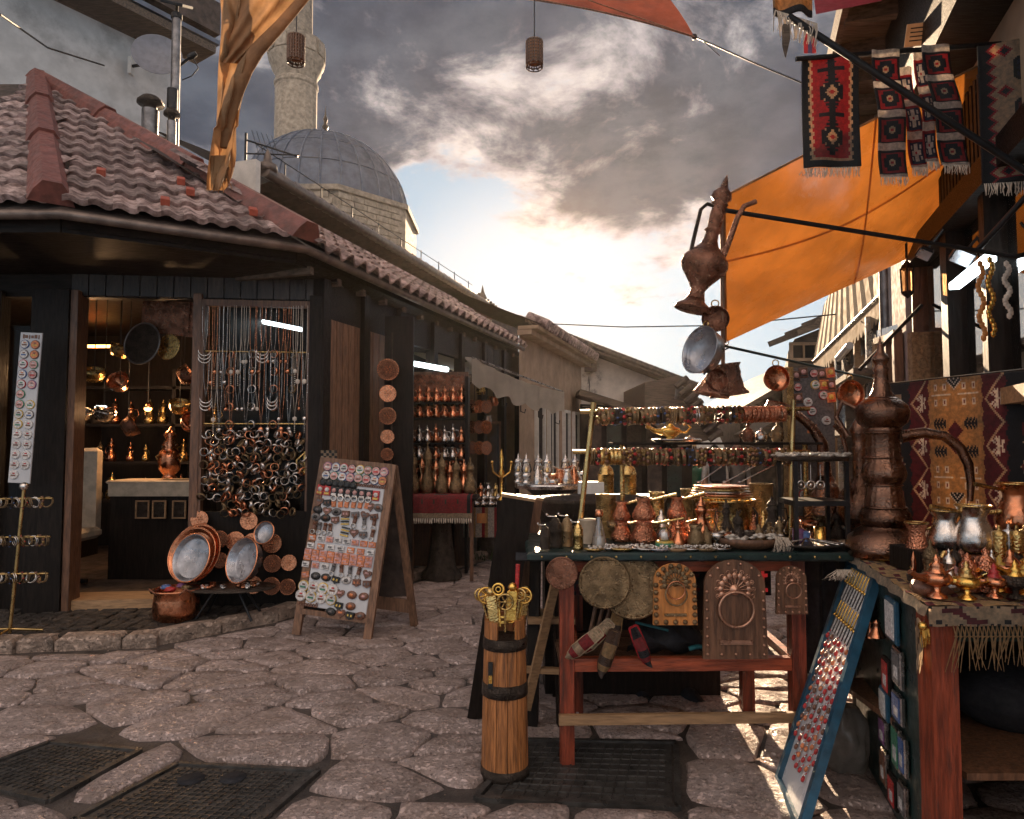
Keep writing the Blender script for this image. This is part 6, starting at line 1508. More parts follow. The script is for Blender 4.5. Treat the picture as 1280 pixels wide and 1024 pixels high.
for s_ in (-1, 1): part('post', MB().box((s_*.27, 0, zz/2-.02), (.06, .06, zz-.03)), 'darkwood', bsh)
solo('white_carton', MB().box((0, 0, .04), (.14, .1, .08), bev=.003), 'white', 'small white box left of the domed brass jars', 'box', V(sz(738-640, 3.95), 3.95, zz+.001))
solo('dark_basin', MB().lathe([(.1, 0), (.28, .06), (.34, .14), (.35, .16), (.33, .15), (.1, .02), (0, .02)], 30, 0, sy=.7), 'darkmetal', 'wide dark metal basin behind the glass lamps and coffee pots', 'basin', V(sz(745-640, 3.75), 3.6, .86+.0))
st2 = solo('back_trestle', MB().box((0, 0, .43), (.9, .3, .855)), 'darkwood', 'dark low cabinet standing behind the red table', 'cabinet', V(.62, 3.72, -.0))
t = thing('snow_globe', 'small glass snow globe with a green and yellow base', 'snow globe', seat(829, 2.92))
part('dome', MB().ball((0, 0, .052), .034, 14), 'glass', t); part('base', MB().lathe([(.04, 0), (.042, .012), (.036, .026), (0, .028)], 16, 0), 'p_green', t); part('band', MB().lathe([(.0385, .02), (.037, .027)], 16, 0), 'p_yellow', t); part('figure', MB().ball((0, 0, .045), .016, 8, 0, (1, 1, 1.3)), 'p_white', t)
def ewer(px, Y, w_, h_, m, lab, spout=1, z=TZ+.003, flip=1):
    r, h = sz(w_, Y)/2, sz(h_, Y); t = thing('small_ewer', lab, 'ewer', seat(px, Y, z), group='small ewers on the red table')
    part('body', MB().lathe([(r*.9, 0), (r*.95, h*.03), (r, h*.12), (r*.75, h*.28), (r*.35, h*.5), (r*.3, h*.62), (r*.42, h*.68), (r*.42, h*.72), (r*.3, h*.76), (r*.38, h*.8)], 20, 0), m, t)
    part('lid', MB().lathe([(r*.4, h*.8), (r*.3, h*.86), (r*.1, h*.91), (r*.14, h*.94), (0, h)], 12, 0), m, t)
    part('handle', MB().tube([(r*.35*flip, 0, h*.7), (r*1.1*flip, 0, h*.72), (r*1.2*flip, 0, h*.5), (r*.8*flip, 0, h*.25)], r*.07, 6), m, t)
    part('spout', MB().tube([(-r*.8*flip, 0, h*.2), (-r*1.2*flip, 0, h*.35), (-r*1.15*flip, 0, h*.6), (-r*1.5*flip, 0, h*.75)], [r*.14, r*.12, r*.09, r*.06], 6), m, t)
ewer(875, 3.0, 34, 60, 'copper', 'slender copper ewer with a pointed lid in the middle of the red table')
ewer(906, 2.98, 24, 58, 'darkmetal', 'dark slim ewer with a conical lid right of the copper one', flip=-1)
ewer(963, 3.1, 32, 56, 'darkmetal', 'squat black ewer with a pointed lid near the black stand')
ewer(846, 2.93, 20, 34, 'copper', 'tiny curly handled copper jug beside the snow globe')
for k, (x, Y, r_, h_, m) in enumerate(((903, 3.3, 38, 60, 'brass'), (860, 3.45, 10, 70, 'hbrass'), (820, 3.42, 9, 66, 'brass'), (950, 3.42, 14, 80, 'hbrass'), (930, 3.35, 9, 50, 'oldcopper'))):
    r, h = sz(r_, Y), sz(h_, Y)*.75; solo_lathe('brass_drum', [(r, 0), (r*1.03, .006), (r, .012), (r, h-.01), (r*1.04, h), (r*.95, h), (r*.95, .02)], m, '%s at the back of the red table' % ['wide brass drum supporting a stack of plates', 'tall narrow hammered brass tube, left of the drum', 'plain brass tube near the hammered pots', 'tall hammered brass tube right of the drum', 'short dark copper tube right of the drum'][k], 'cylinder', seat(x, Y), 26, 'brass drums and tubes at the back')
    if k == 0: drz = TZ+.003+h
for k in range(5): solo('serving_plate', MB().lathe([(.07, 0), (.14-.004*k, .006), (.15-.006*k, .012), (.0, .008)], 30, 0), ('brass', 'copper', 'silver')[k % 3], '%s plate, %s from the bottom of the stack on the brass drum' % (('brass', 'copper', 'silver')[k % 3], order_[k]), 'plate', seat(900, 3.28, drz+.002+k*.0125), (0, 0, 0), 'stack of plates on the drum')
for k, (dx, a) in enumerate(((-.1, .5), (.02, -.35), (.09, .3))): solo('long_spoon', MB().tube([(0, 0, 0), (.16*math.cos(a), 0, .12*abs(math.sin(a))+.04)], .004, 5).ball((0, 0, 0), .014, 6, 0, (1.4, 1, .5)), 'silver', 'long handled spoon lying across the plate stack, %s' % ('left', 'middle', 'right')[k], 'spoon', seat(900, 3.2, drz+.085)+V(dx, 0, 0), (0, 0, 0), 'spoons on the plate stack')
for k in range(4):
    x = 893+k*7; solo_lathe('salt_shaker', [(.012, 0), (.011, .02), (.009, .05), (.011, .06), (.006, .07), (0, .085)], 'oldbrass', 'little dark brass shaker, %s in the row before the drum' % order_[k], 'shaker', seat(x, 2.95), 10, 'shakers before the drum')
# coins and tiny dishes along the front edge
small = [(742, 2.81, 'brass', 13), (762, 2.84, 'silver', 11), (776, 2.82, 'brass', 14), (795, 2.85, 'silver', 16), (806, 2.82, 'silver', 13), (824, 2.81, 'tin', 14), (845, 2.81, 'palewood', 12), (862, 2.82, 'silver', 12), (882, 2.81, 'oldbrass', 13), (900, 2.83, 'silver', 14)]
r8 = random.Random(9)
for k, (x, Y, m, r_) in enumerate(small):
    r = sz(r_, Y); t = thing('trinket_dish', 'small dish of tiny silver trinkets, %s along the red table front edge' % order_[k], 'dish', seat(x, Y), group='trinket dishes along the table edge')
    part('dish', MB().lathe([(r*.7, 0), (r, .008), (r*.97, .012), (r*.6, .006), (0, .006)], 18, 0, sy=.6), m, t)
    mb = MB()
    for q in range(26): mb.ball((r8.uniform(-.65, .65)*r, r8.uniform(-.35, .35)*r, .012+r8.uniform(0, .012)), .0055, 5, 0, (1.3, .8, .7))
    part('trinkets', mb, ('shell', 'silver')[k % 2], t, kind='stuff')
# bowl with shells and tassels
t = thing('wooden_bowl', 'wide dark bowl heaped with shells and pale tassels', 'bowl', seat(935, 2.9)); r = sz(42, 2.9)
part('bowl', MB().lathe([(r*.5, 0), (r*.9, .02), (r, .045), (r*.95, .045), (r*.5, .015), (0, .012)], 30, 0, sy=.7), 'brownwood', t)
mb = MB()
for q in range(60): mb.ball((r8.uniform(-.8, .8)*r, r8.uniform(-.5, .5)*r, .045+r8.uniform(0, .02)), .012, 5, 0, (1.6, .8, .6))
part('shells', mb, 'shell', t, kind='stuff'); part('tassel', fringe_mb((.07, -.09, .06), (.14, -.06, .05), .07, 34, w_=.005, sag=.02), 'fringe', t)
# black metal stand at the right end
b0_ = thing('black_stand', 'black three-tier metal stand with a shell tray on top', 'stand', seat(1013, 3.0))
zt1, zt2 = at(1013, 577, 3.0).z-TZ, at(1013, 628, 3.0).z-TZ; hw = sz(31, 3.0)
for s_ in (-1, 1):
    for q in (-1, 1): part('leg', MB().box((s_*hw, q*.09, zt1/2), (.016, .016, zt1)), 'blackmetal', b0_)
part('shelf', MB().box((0, 0, zt2), (hw*2.1, .2, .022)), 'blackmetal', b0_); part('top', MB().lathe([(.0, zt1-.006), (.14, zt1), (.165, zt1+.018), (.16, zt1+.02), (.13, zt1+.006), (0, zt1+.002)], 30, 0, sy=.7), 'darkmetal', b0_)
mb = MB()
for q in range(150): mb.ball((r8.uniform(-.14, .14), r8.uniform(-.08, .08), zt1+.022+r8.uniform(0, .012)), .009, 5, 0, (1.5, .8, .7))
tag(part('seashells', mb, 'shell', None, b0_.location, kind='stuff'), 'heap of pale seashells on the top tray of the black stand', 'shells')
solo('oval_dish', MB().lathe([(.08, 0), (.14, .015), (.15, .022), (.0, .012)], 28, 0, sy=.7), 'darkmetal', 'dark oval dish of spoons in front of the black stand', 'dish', seat(1010, 2.88))
for k in range(7): solo('small_spoon', MB().tube([(-.05, 0, 0), (.05, 0, .015)], .003, 5).ball((-.055, 0, 0), .011, 6, 0, (1.4, .9, .4)), 'silver', 'small silver spoon in the dark oval dish, %s' % order_[k], 'spoon', seat(985+k*8, 2.87, TZ+.026), (0, 0, k*.5), 'spoons in the oval dish')
for k, (x, m, h_) in enumerate(((995, 'p_purple', .07), (1003, 'p_blue', .06), (1022, 'gold', .08))):
    solo_lathe('candle_tin', [(.022, 0), (.024, h_), (.02, h_), (.02, .01)], m, '%s small tin on the table under the black stand' % ('purple', 'blue', 'golden')[k], 'tin', seat(x, 2.97), 14, 'tins under the stand')
for k in range(3): solo('hanging_pendant', MB().tube([(0, 0, .07), (0, 0, 0)], .002, 4).ring((0, 0, -.018), .018, .004, 10, 4).ball((0, 0, -.018), .008, 6), 'silver', 'silver heart-like pendant hanging under the top of the black stand, %s' % order_[k], 'pendant', seat(1000+k*12, 2.93, TZ+zt1-.08), (0, 0, 0), 'pendants under the stand top')
# bracelet rack
RY_ = 3.12
rk = thing('bracelet_rack', 'tall brass-framed rack with two long rods of bracelets across the red table', 'rack', V(.8, RY_, TZ))
def rl(px, py): p = at(px, py, RY_); return p-V(.8, RY_, TZ)-V(0, p.y-RY_, 0)
part('upright', MB().tube([rl(722, 664)+V(0, 0, -.06), rl(742, 503)], .013, 8), 'plainbrass', rk)
part('upright', MB().tube([rl(986, 664)+V(0, 0, -.06), rl(992, 500)], .012, 8), 'plainbrass', rk)
part('rod', MB().tube([rl(725, 515), rl(1012, 511)], .010, 8), 'plainbrass', rk)
part('rod', MB().tube([rl(716, 565), rl(1012, 565)], .010, 8), 'plainbrass', rk)
seqs = [[4, 3, 2, 8, 5, 4, 6, 2, 3, 5, 8, 4, 6, 6, 2, 5, 7, 4, 6, 6, 5, 2, 8, 4, 0, 0, 0, 0, 6, 0, 0], [1, 1, 1, 1, 1, 4, 2, 3, 4, 8, 2, 3, 5, 4, 2, 8, 3, 4, 5, 2, 3, 4, 2, 5, 3, 4, 8, 2, 3, 5, 4]]
for j, (y0, y1, x0, x1) in enumerate(((515, 511.5, 745, 980), (565, 565, 738, 985))):
    n_ = 44
    for k in range(n_):
        t_ = (k+.5)/n_; idx = seqs[j][int(t_*len(seqs[j]))] if r8.random() < .75 else r8.choice([2, 3, 4, 5, 6] if t_ < .8 or j else [0, 0, 0])
        me, lab = BK[idx]; p = at(x0+(x1-x0)*t_, y0+(y1-y0)*t_, RY_); p.y = RY_
        o = tag(link('bracelet', me, None, p-V(0, 0, .022), (r8.uniform(-3, 3), r8.uniform(-.12, .12), r8.uniform(-.22, .22))), lab+', %s on the %s rod' % (ordn(k), ('upper', 'lower')[j]), 'bracelet', 'bracelets threaded on the tall rack')
        o.scale = (1.15, 1.06, 1.06)
# glass shelf with golden lamp
gs = thing('glass_shelf', 'narrow shelf board between the two bracelet rods', 'shelf', V(1.0, 3.33, at(850, 553, 3.33).z))
part('board', MB().box((-.02, 0, -.006), (1.0, .16, .012), bev=.003), 'darkwood', gs)
for s_ in (-.46, .44): part('support', MB().tube([(s_, .03, -.01), (s_, .03, -(gs.location.z-TZ)+.0)], .012, 6), 'brass', gs)
sz0 = gs.location.z+.001
al = thing('genie_lamp', 'shiny golden oil lamp with a pointed lid on the shelf between the rods', 'oil lamp', V(sz(838-640, 3.3), 3.3, sz0)); al.scale = (.85,)*3
part('body', MB().lathe([(.035, 0), (.02, .012), (.05, .03), (.062, .05), (.05, .065), (.02, .075)], 20, 0, sy=.7), 'gold', al)
part('lid', MB().lathe([(.03, .07), (.012, .09), (.015, .1), (.004, .112), (0, .135)], 12, 0), 'gold', al)
part('spout', MB().tube([(-.045, 0, .045), (-.09, 0, .05), (-.12, 0, .07), (-.14, 0, .078)], [.02, .014, .011, .013], 8), 'gold', al)
part('handle', MB().tube([(.05, 0, .045), (.09, 0, .04), (.115, 0, .07), (.09, 0, .095), (.075, 0, .08)], .007, 6), 'gold', al)
tag(link('silver_tray', plate_mesh(.12, n=28).mesh('silver_tray', ['silver', 'silver']), None, V(sz(845-640, 3.3), 3.3, sz0-.0)), 'flat silver tray under the golden lamp', 'tray'); al.location.z += .012
for k, (x, h_, m) in enumerate(((935, .09, 'oldcopper'), (951, .07, 'silver'), (972, .1, 'oldbrass'), (862, .03, 'silver'))):
    mb = MB().lathe([(.022, 0), (.028, .01), (.028, h_*.55), (.018, h_*.7), (.006, h_*.8), (.01, h_*.9), (0, h_)], 14, 0)
    if k in (0, 2): mb.ring((-.03, 0, h_*.35), .013, .003, 10, 4)
    solo('lidded_pot', mb, m, ['dark copper lidded cup on the shelf right of the golden lamp', 'small pale pointed lidded dish between two cups', 'brass lidded cup at the right end of the shelf', 'tiny silver dish right beside the golden lamp'][k], 'pot', V(sz(x-640, 3.3), 3.3, sz0+.001), (0, 0, 0), 'lidded pots on the shelf')
# magnet board pillar
mp = thing('magnet_pillar', 'tall grey board with round and square magnets right of the bracelet rack', 'panel', V(sz(1015-640, 3.45), 3.45, 0))
ztop, wbp = at(1015, 460, 3.45).z, sz(53, 3.45)
part('board', MB().box((0, 0, ztop*.5+.2), (wbp, .03, ztop-.4)), 'p_grey', mp); part('edge', MB().box((-wbp/2-.015, -.01, ztop*.5+.2), (.035, .06, ztop-.4)), 'hbrass', mp)
part('foot', MB().box((0, .05, .1), (.08, .2, .6)), 'darkwood', mp)
spots = [(1004, 466, 2), (1017, 467, 5), (1027, 468, 2), (1038, 466, 3), (1019, 481, 6), (1030, 481, 3), (1039, 482, 2), (1029, 494, 3), (1039, 497, 1), (1010, 503, 7), (1015, 514, 3), (1033, 526, 7), (1015, 536, 3), (1004, 618, 3), (1020, 612, 3), (995, 470, 2), (997, 484, 5), (998, 498, 2)]
sqm = {k: MB().box((0, 0, .004), (.045, .05, .008), 0, bev=.002).ball((0, .003, .01), .014, 8, 1, (1, 1, .3)).box((0, -.016, .009), (.03, .006, .003), 2).mesh('fridge_magnet', [('p_orange', 'p_yellow', 'p_red'), ('p_brown', 'p_pink', 'p_black')][k]) for k in (0, 1)}
for k, (x, y, c) in enumerate(spots):
    p = at(x, y, 3.43); p.y = 3.434; sq_ = k % 3 != 1 and c not in (7,)
    o = tag(link('fridge_magnet', sqm[c in (2, 5, 7)] if sq_ else mag(*colsets[c], .0235), None, p, (math.pi/2, r8.uniform(-.15, .15), 0)), '%s %s magnet on the grey pillar board, %s' % (desc[c], 'square' if sq_ else 'round', ['first of the top row', 'second of the top row', 'third of the top row', 'top right corner', 'second row left', 'second row middle', 'second row right', 'third row left', 'third row right', 'single pale one mid-left', 'below the pale one', 'picture-like near right edge', 'lower middle', 'bottom left behind the stand', 'bottom right behind the stand', 'left edge top', 'left edge middle', 'left edge lower'][k]), 'magnet', 'magnets on the grey pillar board')

# ============================================================ right table and cabinet
rt3 = thing('dark_cabinet_table', 'dark green cabinet table with a reddish corner post at the right edge', 'table', V(1.3, 2.3, 0))
ox3, oy3 = 1.3, 2.3
CA, CB = V(1.18, 1.95, 0), V(1.44, 2.95, 0)
def r3v(x, y, z): return V(x-ox3, y-oy3, z)
part('top', MB().add([r3v(1.18, 1.95, .84), r3v(2.3, 1.95, .84), r3v(2.45, 3.15, .84), r3v(1.47, 3.05, .84)]+[r3v(1.18, 1.95, .80), r3v(2.3, 1.95, .80), r3v(2.45, 3.15, .80), r3v(1.47, 3.05, .80)], [(0, 1, 2, 3), (0, 4, 5, 1), (0, 3, 7, 4), (1, 5, 6, 2)]), 'greenpaint', rt3)
sd_ = (CB-CA).normalized(); pside = part('side_panel', MB().bar(r3v(1.22, 2.0, .42), r3v(1.47, 2.95, .42), .03, .78), 'greenpaint', rt3)
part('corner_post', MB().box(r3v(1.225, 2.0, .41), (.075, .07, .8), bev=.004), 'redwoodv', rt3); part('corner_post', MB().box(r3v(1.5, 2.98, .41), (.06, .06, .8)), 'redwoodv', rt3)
part('rail', MB().box(r3v(1.75, 2.0, .77), (1.0, .03, .07)), 'greenpaint', rt3); part('rail', MB().box(r3v(1.75, 2.0, .12), (1.0, .03, .1)), 'redwood', rt3)
part('shelf', MB().box(r3v(1.9, 2.4, .35), (1.2, .8, .02)), 'brownwood', rt3)
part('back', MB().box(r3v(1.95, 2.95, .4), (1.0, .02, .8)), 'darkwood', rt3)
# magnets and pictures on the side panel
sn = V(-sd_.y, sd_.x, 0); sr_ = rot_of(-sd_, sn)
def onside(px, py):
    k = (px-640)/F; a = V(1.22, 2.0, 0)+sn*.02; d_ = V(.25, .95, 0); t_ = (k*a.y-a.x)/(d_.x-k*d_.y); p = a+d_*t_; p.z = at(px, py, p.y).z; return p
r9 = random.Random(15)
pcs = [(1112, 775, .12, .14, 'p_white', 'white framed picture plaque, the topmost'), (1118, 835, .09, .12, 'p_grey', 'silver edged picture plaque'), (1104, 845, .08, .12, 'p_red', 'small red portrait plaque'), (1100, 880, .09, .1, 'p_white', 'pale rectangular plaque'), (1117, 885, .1, .09, 'p_blue', 'blue scene plaque'), (1098, 915, .08, .09, 'p_purple', 'purple and white plaque'), (1114, 935, .08, .14, 'p_green', 'green and yellow tall plaque'), (1122, 945, .06, .12, 'p_blue', 'narrow blue plaque'), (1098, 960, .07, .12, 'p_brown', 'brown plaque'), (1108, 990, .08, .1, 'p_red', 'reddish plaque near the ground'), (1120, 1000, .07, .1, 'p_grey', 'grey plaque near the ground')]
for (x, y, w_, h_, m, lab) in pcs:
    p = onside(x, y); t = thing('picture_plaque', lab+' on the side of the dark cabinet table', 'plaque', p, rot=sr_, group='picture plaques on the cabinet side')
    part('frame', MB().box((0, 0, .008), (w_, h_, .016), bev=.004), ('silver', 'darkwood')[m in ('p_white', 'p_red')] if m != 'p_white' else 'bluepaint', t); part('picture', MB().box((0, 0, .018), (w_*.8, h_*.82, .003)).box((w_*.1, -h_*.1, .02), (w_*.4, h_*.3, .003), 1), [m, 'p_white'], t)
for k, x in enumerate((1092, 1101)):
    solo_lathe('copper_bell', [(.028, 0), (.024, .01), (.013, .03), (.01, .045), (.014, .05), (0, .06)], 'copper', 'tiny copper bell on the cabinet side by the topmost plaque, %s' % ('left', 'right')[k], 'bell', onside(x, 797)+sn*.03, 12, 'copper bells')
# draped cloth: top, hem, fringe
cl = thing('kilim_tablecloth', 'cream kilim cloth with red hooks and a knotted fringe on the right table', 'tablecloth', V(1.3, 2.3, 0))
def clx(u, v): a = r3v(1.165, 1.94, .846).lerp(r3v(1.46, 3.06, .846), v); b = r3v(2.3, 1.94, .846).lerp(r3v(2.44, 3.1, .846), v); p = a.lerp(b, u); return p+V(0, 0, .003*math.sin(u*40+v*23)+.003*math.sin(v*60))
part('top_cloth', MB().sheet(clx, 50, 40, lambda i, j: 1 if (i*3+j*5) % 17 < 3 or (i % 9 == 4 and j % 6 < 3) else (2 if (i+j) % 13 == 0 else 0)), ['wool_gold', 'wool_darkred', 'wool_brown'], cl)
def hook(i, j):
    x = i % 22; 
    if j in (0, 8): return 2 if x % 5 == 0 else 0
    y = j-4
    if abs(y) <= 3 and abs((x-11)-y*1.8) < 2.0: return 1
    if y in (2, 3) and 11 < x < 19 and x < 19: return 1
    if y in (-3, -2) and 3 < x < 11: return 1
    return 2 if (x in (2, 3) and y in (2, 3)) else 0
part('hem', MB().sheet(lambda u, v: (r3v(1.165, 1.935, 0).x+u*1.14, r3v(0, 1.935, 0).y-.004*math.sin(u*70), .846-v*.055), 130, 9, hook), ['wool_cream', 'wool_darkred', 'wool_black'], cl)
part('side_hem', MB().sheet(lambda u, v: V(*r3v(1.165, 1.935, .846)).lerp(r3v(1.455, 3.05, .846), u)+V(-.006*math.sin(u*50)-.012*v, 0, -v*.028), 60, 2), 'wool_cream', cl)
part('hanging_corner', MB().sheet(lambda u, v: V(*r3v(1.155, 1.95, .80))+V(-.02+.075*u*(1-.3*v), .06*u, -.145*v+.01*math.sin(u*9)), 10, 16, lambda i, j: 1 if (i+j//2) % 5 == 0 else 0), ['wool_cream', 'wool_brown'], cl)
mb = MB()
for k in range(84):
    x = 1.235+k*.0122; p = V(*r3v(x, 1.93, .785)); L = r9.uniform(.07, .12); a = r9.uniform(-.012, .012)
    for q in (-1, 1): mb.tube([p+V(q*.006, 0, .01), p+V(0, -.003, -.02), p+V(a+q*.004, 0, -L*.6), p+V(a*2+q*.009, 0, -L)], [.0016, .0024, .0017, .001], 4, caps=False)
    mb.ball(p+V(0, -.003, -.02), .006, 5)
part('fringe', mb, 'wool_gold', cl)
part('tassel', MB().ball(V(*r3v(1.15, 1.94, .79)), .013, 8).add(*(lambda f: (f.v, f.f))(fringe_mb(r3v(1.14, 1.935, .785), r3v(1.165, 1.935, .785), .05, 14, w_=.003))), 'gold', cl)
# big ewer
EZ = .85
be_ = thing('large_copper_ewer', 'very tall antique copper ewer with a bulbous shoulder and curved spout on the table', 'ewer', V(sz(1103-640, 2.76), 2.76, EZ))
k_ = 2.76/F*.84
prof = [(52, 692), (55, 684), (50, 676), (38, 668), (27, 662), (30, 656), (34, 648), (31, 640), (27, 634), (27, 628), (23, 610), (22, 606), (28, 600), (31, 592), (28, 583), (24, 578), (23, 560), (22, 545), (24, 541), (26, 539), (24, 535), (33, 529), (36, 522), (37, 514), (34, 507), (26, 501), (19, 497), (13, 488), (10, 476), (9, 466), (11, 462), (9, 459), (8, 456), (11, 452), (12, 448), (9, 444), (6, 441), (4, 434), (2.5, 428), (0, 419)]
pz_ = lambda y: at(1103, y, 2.76).z-EZ
part('body', MB().lathe([(50*k_, 0), (54*k_, .02), (55*k_, .035)]+[(r*k_, max(.04, pz_(y)+.02)) for r, y in prof[2:6]], 36, 0), 'ewercopper', be_)
part('gadroon', MB().lathe([(27*k_, pz_(661)), (32*k_, pz_(656)), (35*k_, pz_(648)), (32*k_, pz_(640)), (27*k_, pz_(634))], 72, 0, flute=20, fa=.05, twist=.14), 'ewercopper', be_)
part('waist', MB().lathe([(r*k_, pz_(y)) for r, y in prof[8:21]], 72, 0, flute=18, fa=.014), 'ewercopper', be_)
part('shoulder', MB().lathe([(r*k_, pz_(y)) for r, y in prof[20:27]], 60, 0, flute=16, fa=.012), 'ewercopper', be_)
lid = part('lid', MB().lathe([(r*k_, pz_(y)) for r, y in prof[26:]], 28, 0), 'ewercopper', be_)
for y, r in ((541, 25), (606, 24), (634, 29), (500, 23), (572, 25)): part('band', MB().ring((0, 0, 0), r*k_, .004, 34, 5, 0, TR(0, 0, pz_(y)) @ RX(90)), 'ewercopper', be_)
def pt(x, y, dy=0.0): p = at(x, y, 2.76); return V(p.x-be_.location.x, dy, p.z-EZ)
part('spout', MB().tube([pt(1126, 546), pt(1150, 541, -.02), pt(1172, 545, -.04), pt(1190, 560, -.05), pt(1198, 580, -.06), pt(1201, 602, -.06), pt(1200, 625, -.06)], [.026, .021, .02, .02, .018, .015, .011], 12), 'ewercopper', be_)
part('handle', MB().tube([pt(1078, 510, .05), pt(1065, 500, .08), pt(1060, 520, .1), pt(1072, 545, .08)], .01, 8), 'ewercopper', be_)
# second large ewer behind
e2 = thing('grey_copper_ewer', 'shorter dull copper ewer with a slim spout behind the very tall ewer', 'ewer', V(sz(1074-640, 3.1), 3.1, EZ)); k2_ = 3.1/F
pz2 = lambda y: at(1074, y, 3.1).z-EZ
part('body', MB().lathe([(18*k2_, 0), (20*k2_, pz2(672)), (14*k2_, pz2(664)), (24*k2_, pz2(655)), (28*k2_, pz2(640)), (25*k2_, pz2(620)), (16*k2_, pz2(606)), (9*k2_, pz2(596)), (8*k2_, pz2(565)), (10*k2_, pz2(560)), (8*k2_, pz2(555)), (9*k2_, pz2(545)), (12*k2_, pz2(538)), (7*k2_, pz2(528)), (3*k2_, pz2(520)), (0, pz2(512))], 40, 0, flute=14, fa=.02), 'ewercopper', e2)
def pt2(x, y): p = at(x, y, 3.05); return V(p.x-e2.location.x, -.05, p.z-EZ)
part('spout', MB().tube([pt2(1068, 640), pt2(1062, 620), pt2(1058, 590), pt2(1057, 560), pt2(1052, 542), pt2(1043, 531)], [.02, .014, .012, .010, .010, .012], 8), 'ewercopper', e2)
part('handle', MB().tube([pt2(1088, 560), pt2(1098, 570), pt2(1100, 600), pt2(1092, 625)], .009, 6), 'ewercopper', e2)
# curved arm of another vessel beside the rack
big2 = thing('arched_spout_vessel', 'dark vessel with a thick arched spout behind the right end of the bracelet rods', 'vessel', V(sz(1036-640, 3.25), 3.3, EZ))
def pt3(x, y): p = at(x, y, 3.25); return V(p.x-big2.location.x, 0, p.z-EZ)
part('spout', MB().tube([pt3(962, 520), pt3(968, 505), pt3(985, 508), pt3(1005, 520), pt3(1022, 535), pt3(1034, 555), pt3(1036, 580), pt3(1037, 600)], [.024, .026, .022, .022, .023, .026, .03, .034], 10), 'ewercopper', big2)
part('body', MB().lathe([(.07, 0), (.1, .05), (.1, .14), (.06, .24), (.034, .30), (.034, pt3(1037, 598).z)], 20, 0), 'ewercopper', big2)
# coffee pots (cezves)
def cezve(px, Y, w_, h_, m, lab, hx=-1, z=EZ+.003, hand=.16):
    r, h = sz(w_, Y)/2, sz(h_, Y); t = thing('coffee_pot', lab, 'coffee pot', seat(px, Y, z), group='long-handled coffee pots on the right table')
    part('pot', MB().lathe([(r*.75, 0), (r*.95, h*.08), (r, h*.25), (r*.85, h*.5), (r*.6, h*.72), (r*.62, h*.8), (r*.85, h*.98), (r*.88, h), (r*.82, h*.98), (r*.55, h*.75)], 26, 0), m, t)
    part('handle', MB().tube([(r*.6*hx, 0, h*.86), ((r+hand)*hx, -.03, h*1.0)], [.006, .008], 6), 'brass', t); part('rim', MB().ring((0, 0, 0), r*.87, .0035, 24, 5, 0, TR(0, 0, h) @ RX(90)), 'brass', t)
    return t
cezve(1142, 2.45, 30, 58, 'hcopper', 'slender hammered copper coffee pot with a tall neck near the ewer spout', 1, EZ+.003, .05)
cezve(1178, 2.42, 40, 46, 'silver', 'bulbous engraved silvery coffee pot on a block, left of the larger one', 1, EZ+.085, .12)
cezve(1213, 2.35, 46, 56, 'silver', 'larger engraved silvery coffee pot with a wide rim', -1, EZ+.085, .1)
cezve(1268, 2.5, 50, 60, 'copper', 'copper coffee pot with a wide rim at the right edge', -1, EZ+.13, .1)
solo('display_block', MB().box((0, 0, .04), (.36, .2, .08), bev=.004), 'darkwood', 'dark wooden block raising the silvery coffee pots', 'block', V(sz(1196-640, 2.42), 2.45, EZ+.001)); solo('display_block', MB().box((0, 0, .062), (.2, .2, .124), bev=.004), 'darkwood', 'taller dark block under the copper pot at the right edge', 'block', V(sz(1270-640, 2.5), 2.53, EZ+.001))
solo('bead_heap', (lambda m: [m.ball((r9.uniform(-.07, .07), r9.uniform(-.05, .05), .03+r9.uniform(-.015, .02)), .011, 6, k % 3) for k in range(80)] and m)(MB()), ['p_red', 'p_pink', 'darkmetal'], 'heap of dark red and pink beads between the coffee pots and small lamps', 'beads', seat(1205, 2.26, EZ-.0))
for k, (x, m) in enumerate(((1244, 'brass'), (1256, 'silver'), (1266, 'brass'), (1276, 'hbrass'))):
    Y = 2.2; r, h = sz(7.5, Y), sz(70, Y); t = thing('cylinder_grinder', '%s tall ribbed cylinder grinder, %s from left at the right edge' % ({'brass': 'brass', 'silver': 'silvery', 'hbrass': 'dark brass'}[m], order_[k]), 'grinder', seat(x, Y+.03*(k % 2), EZ), group='tall grinders at the right edge')
    part('body', MB().lathe([(r*1.05, 0)]+[(r*(1 if q % 2 else .94), h*(.03+.09*q)) for q in range(10)]+[(r, h*.88)], 18, 0), m, t); part('cap', MB().lathe([(r*1.06, h*.88), (r*1.0, h*.94), (r*.3, h*.97), (r*.2, h*1.05), (0, h*1.06)], 14, 0), m, t)
# pens and bullets laid out on the cloth
penm = [MB().lathe([(.001, 0), (.004, .012), (.0045, .07), (.003, .11), (.0045, .115), (.002, .125)], 8, 0, RY(90)).mesh('copper_pen', m) for m in ('copper', 'brass', 'hcopper')]
for k in range(30):
    u, v = r9.uniform(.0, .30), r9.uniform(.16, .82); p = V(*clx(u, v))+V(1.3, 2.3, .008+.006*(k % 2))
    m = k % 3; tag(link('copper_pen', penm[m], None, p, (0, r9.uniform(-.05, .05), r9.uniform(-.25, .35))), '%s engraved pen, %s of those laid on the left of the kilim cloth' % (('copper', 'brass', 'hammered copper')[m], ordn(k)), 'pen', 'engraved pens on the kilim cloth')
for k in range(6): solo_lathe('incense_tube', [(.006, 0), (.0065, .1), (.004, .105)], ('brass', 'copper')[k % 2], '%s tube standing in the dark dish, %s' % (('brass', 'copper')[k % 2], order_[k]), 'tube', seat(1156+k*4, 2.16, EZ+.022), 10, 'tubes in the dark dish', rot=(0, .5, .1*k))
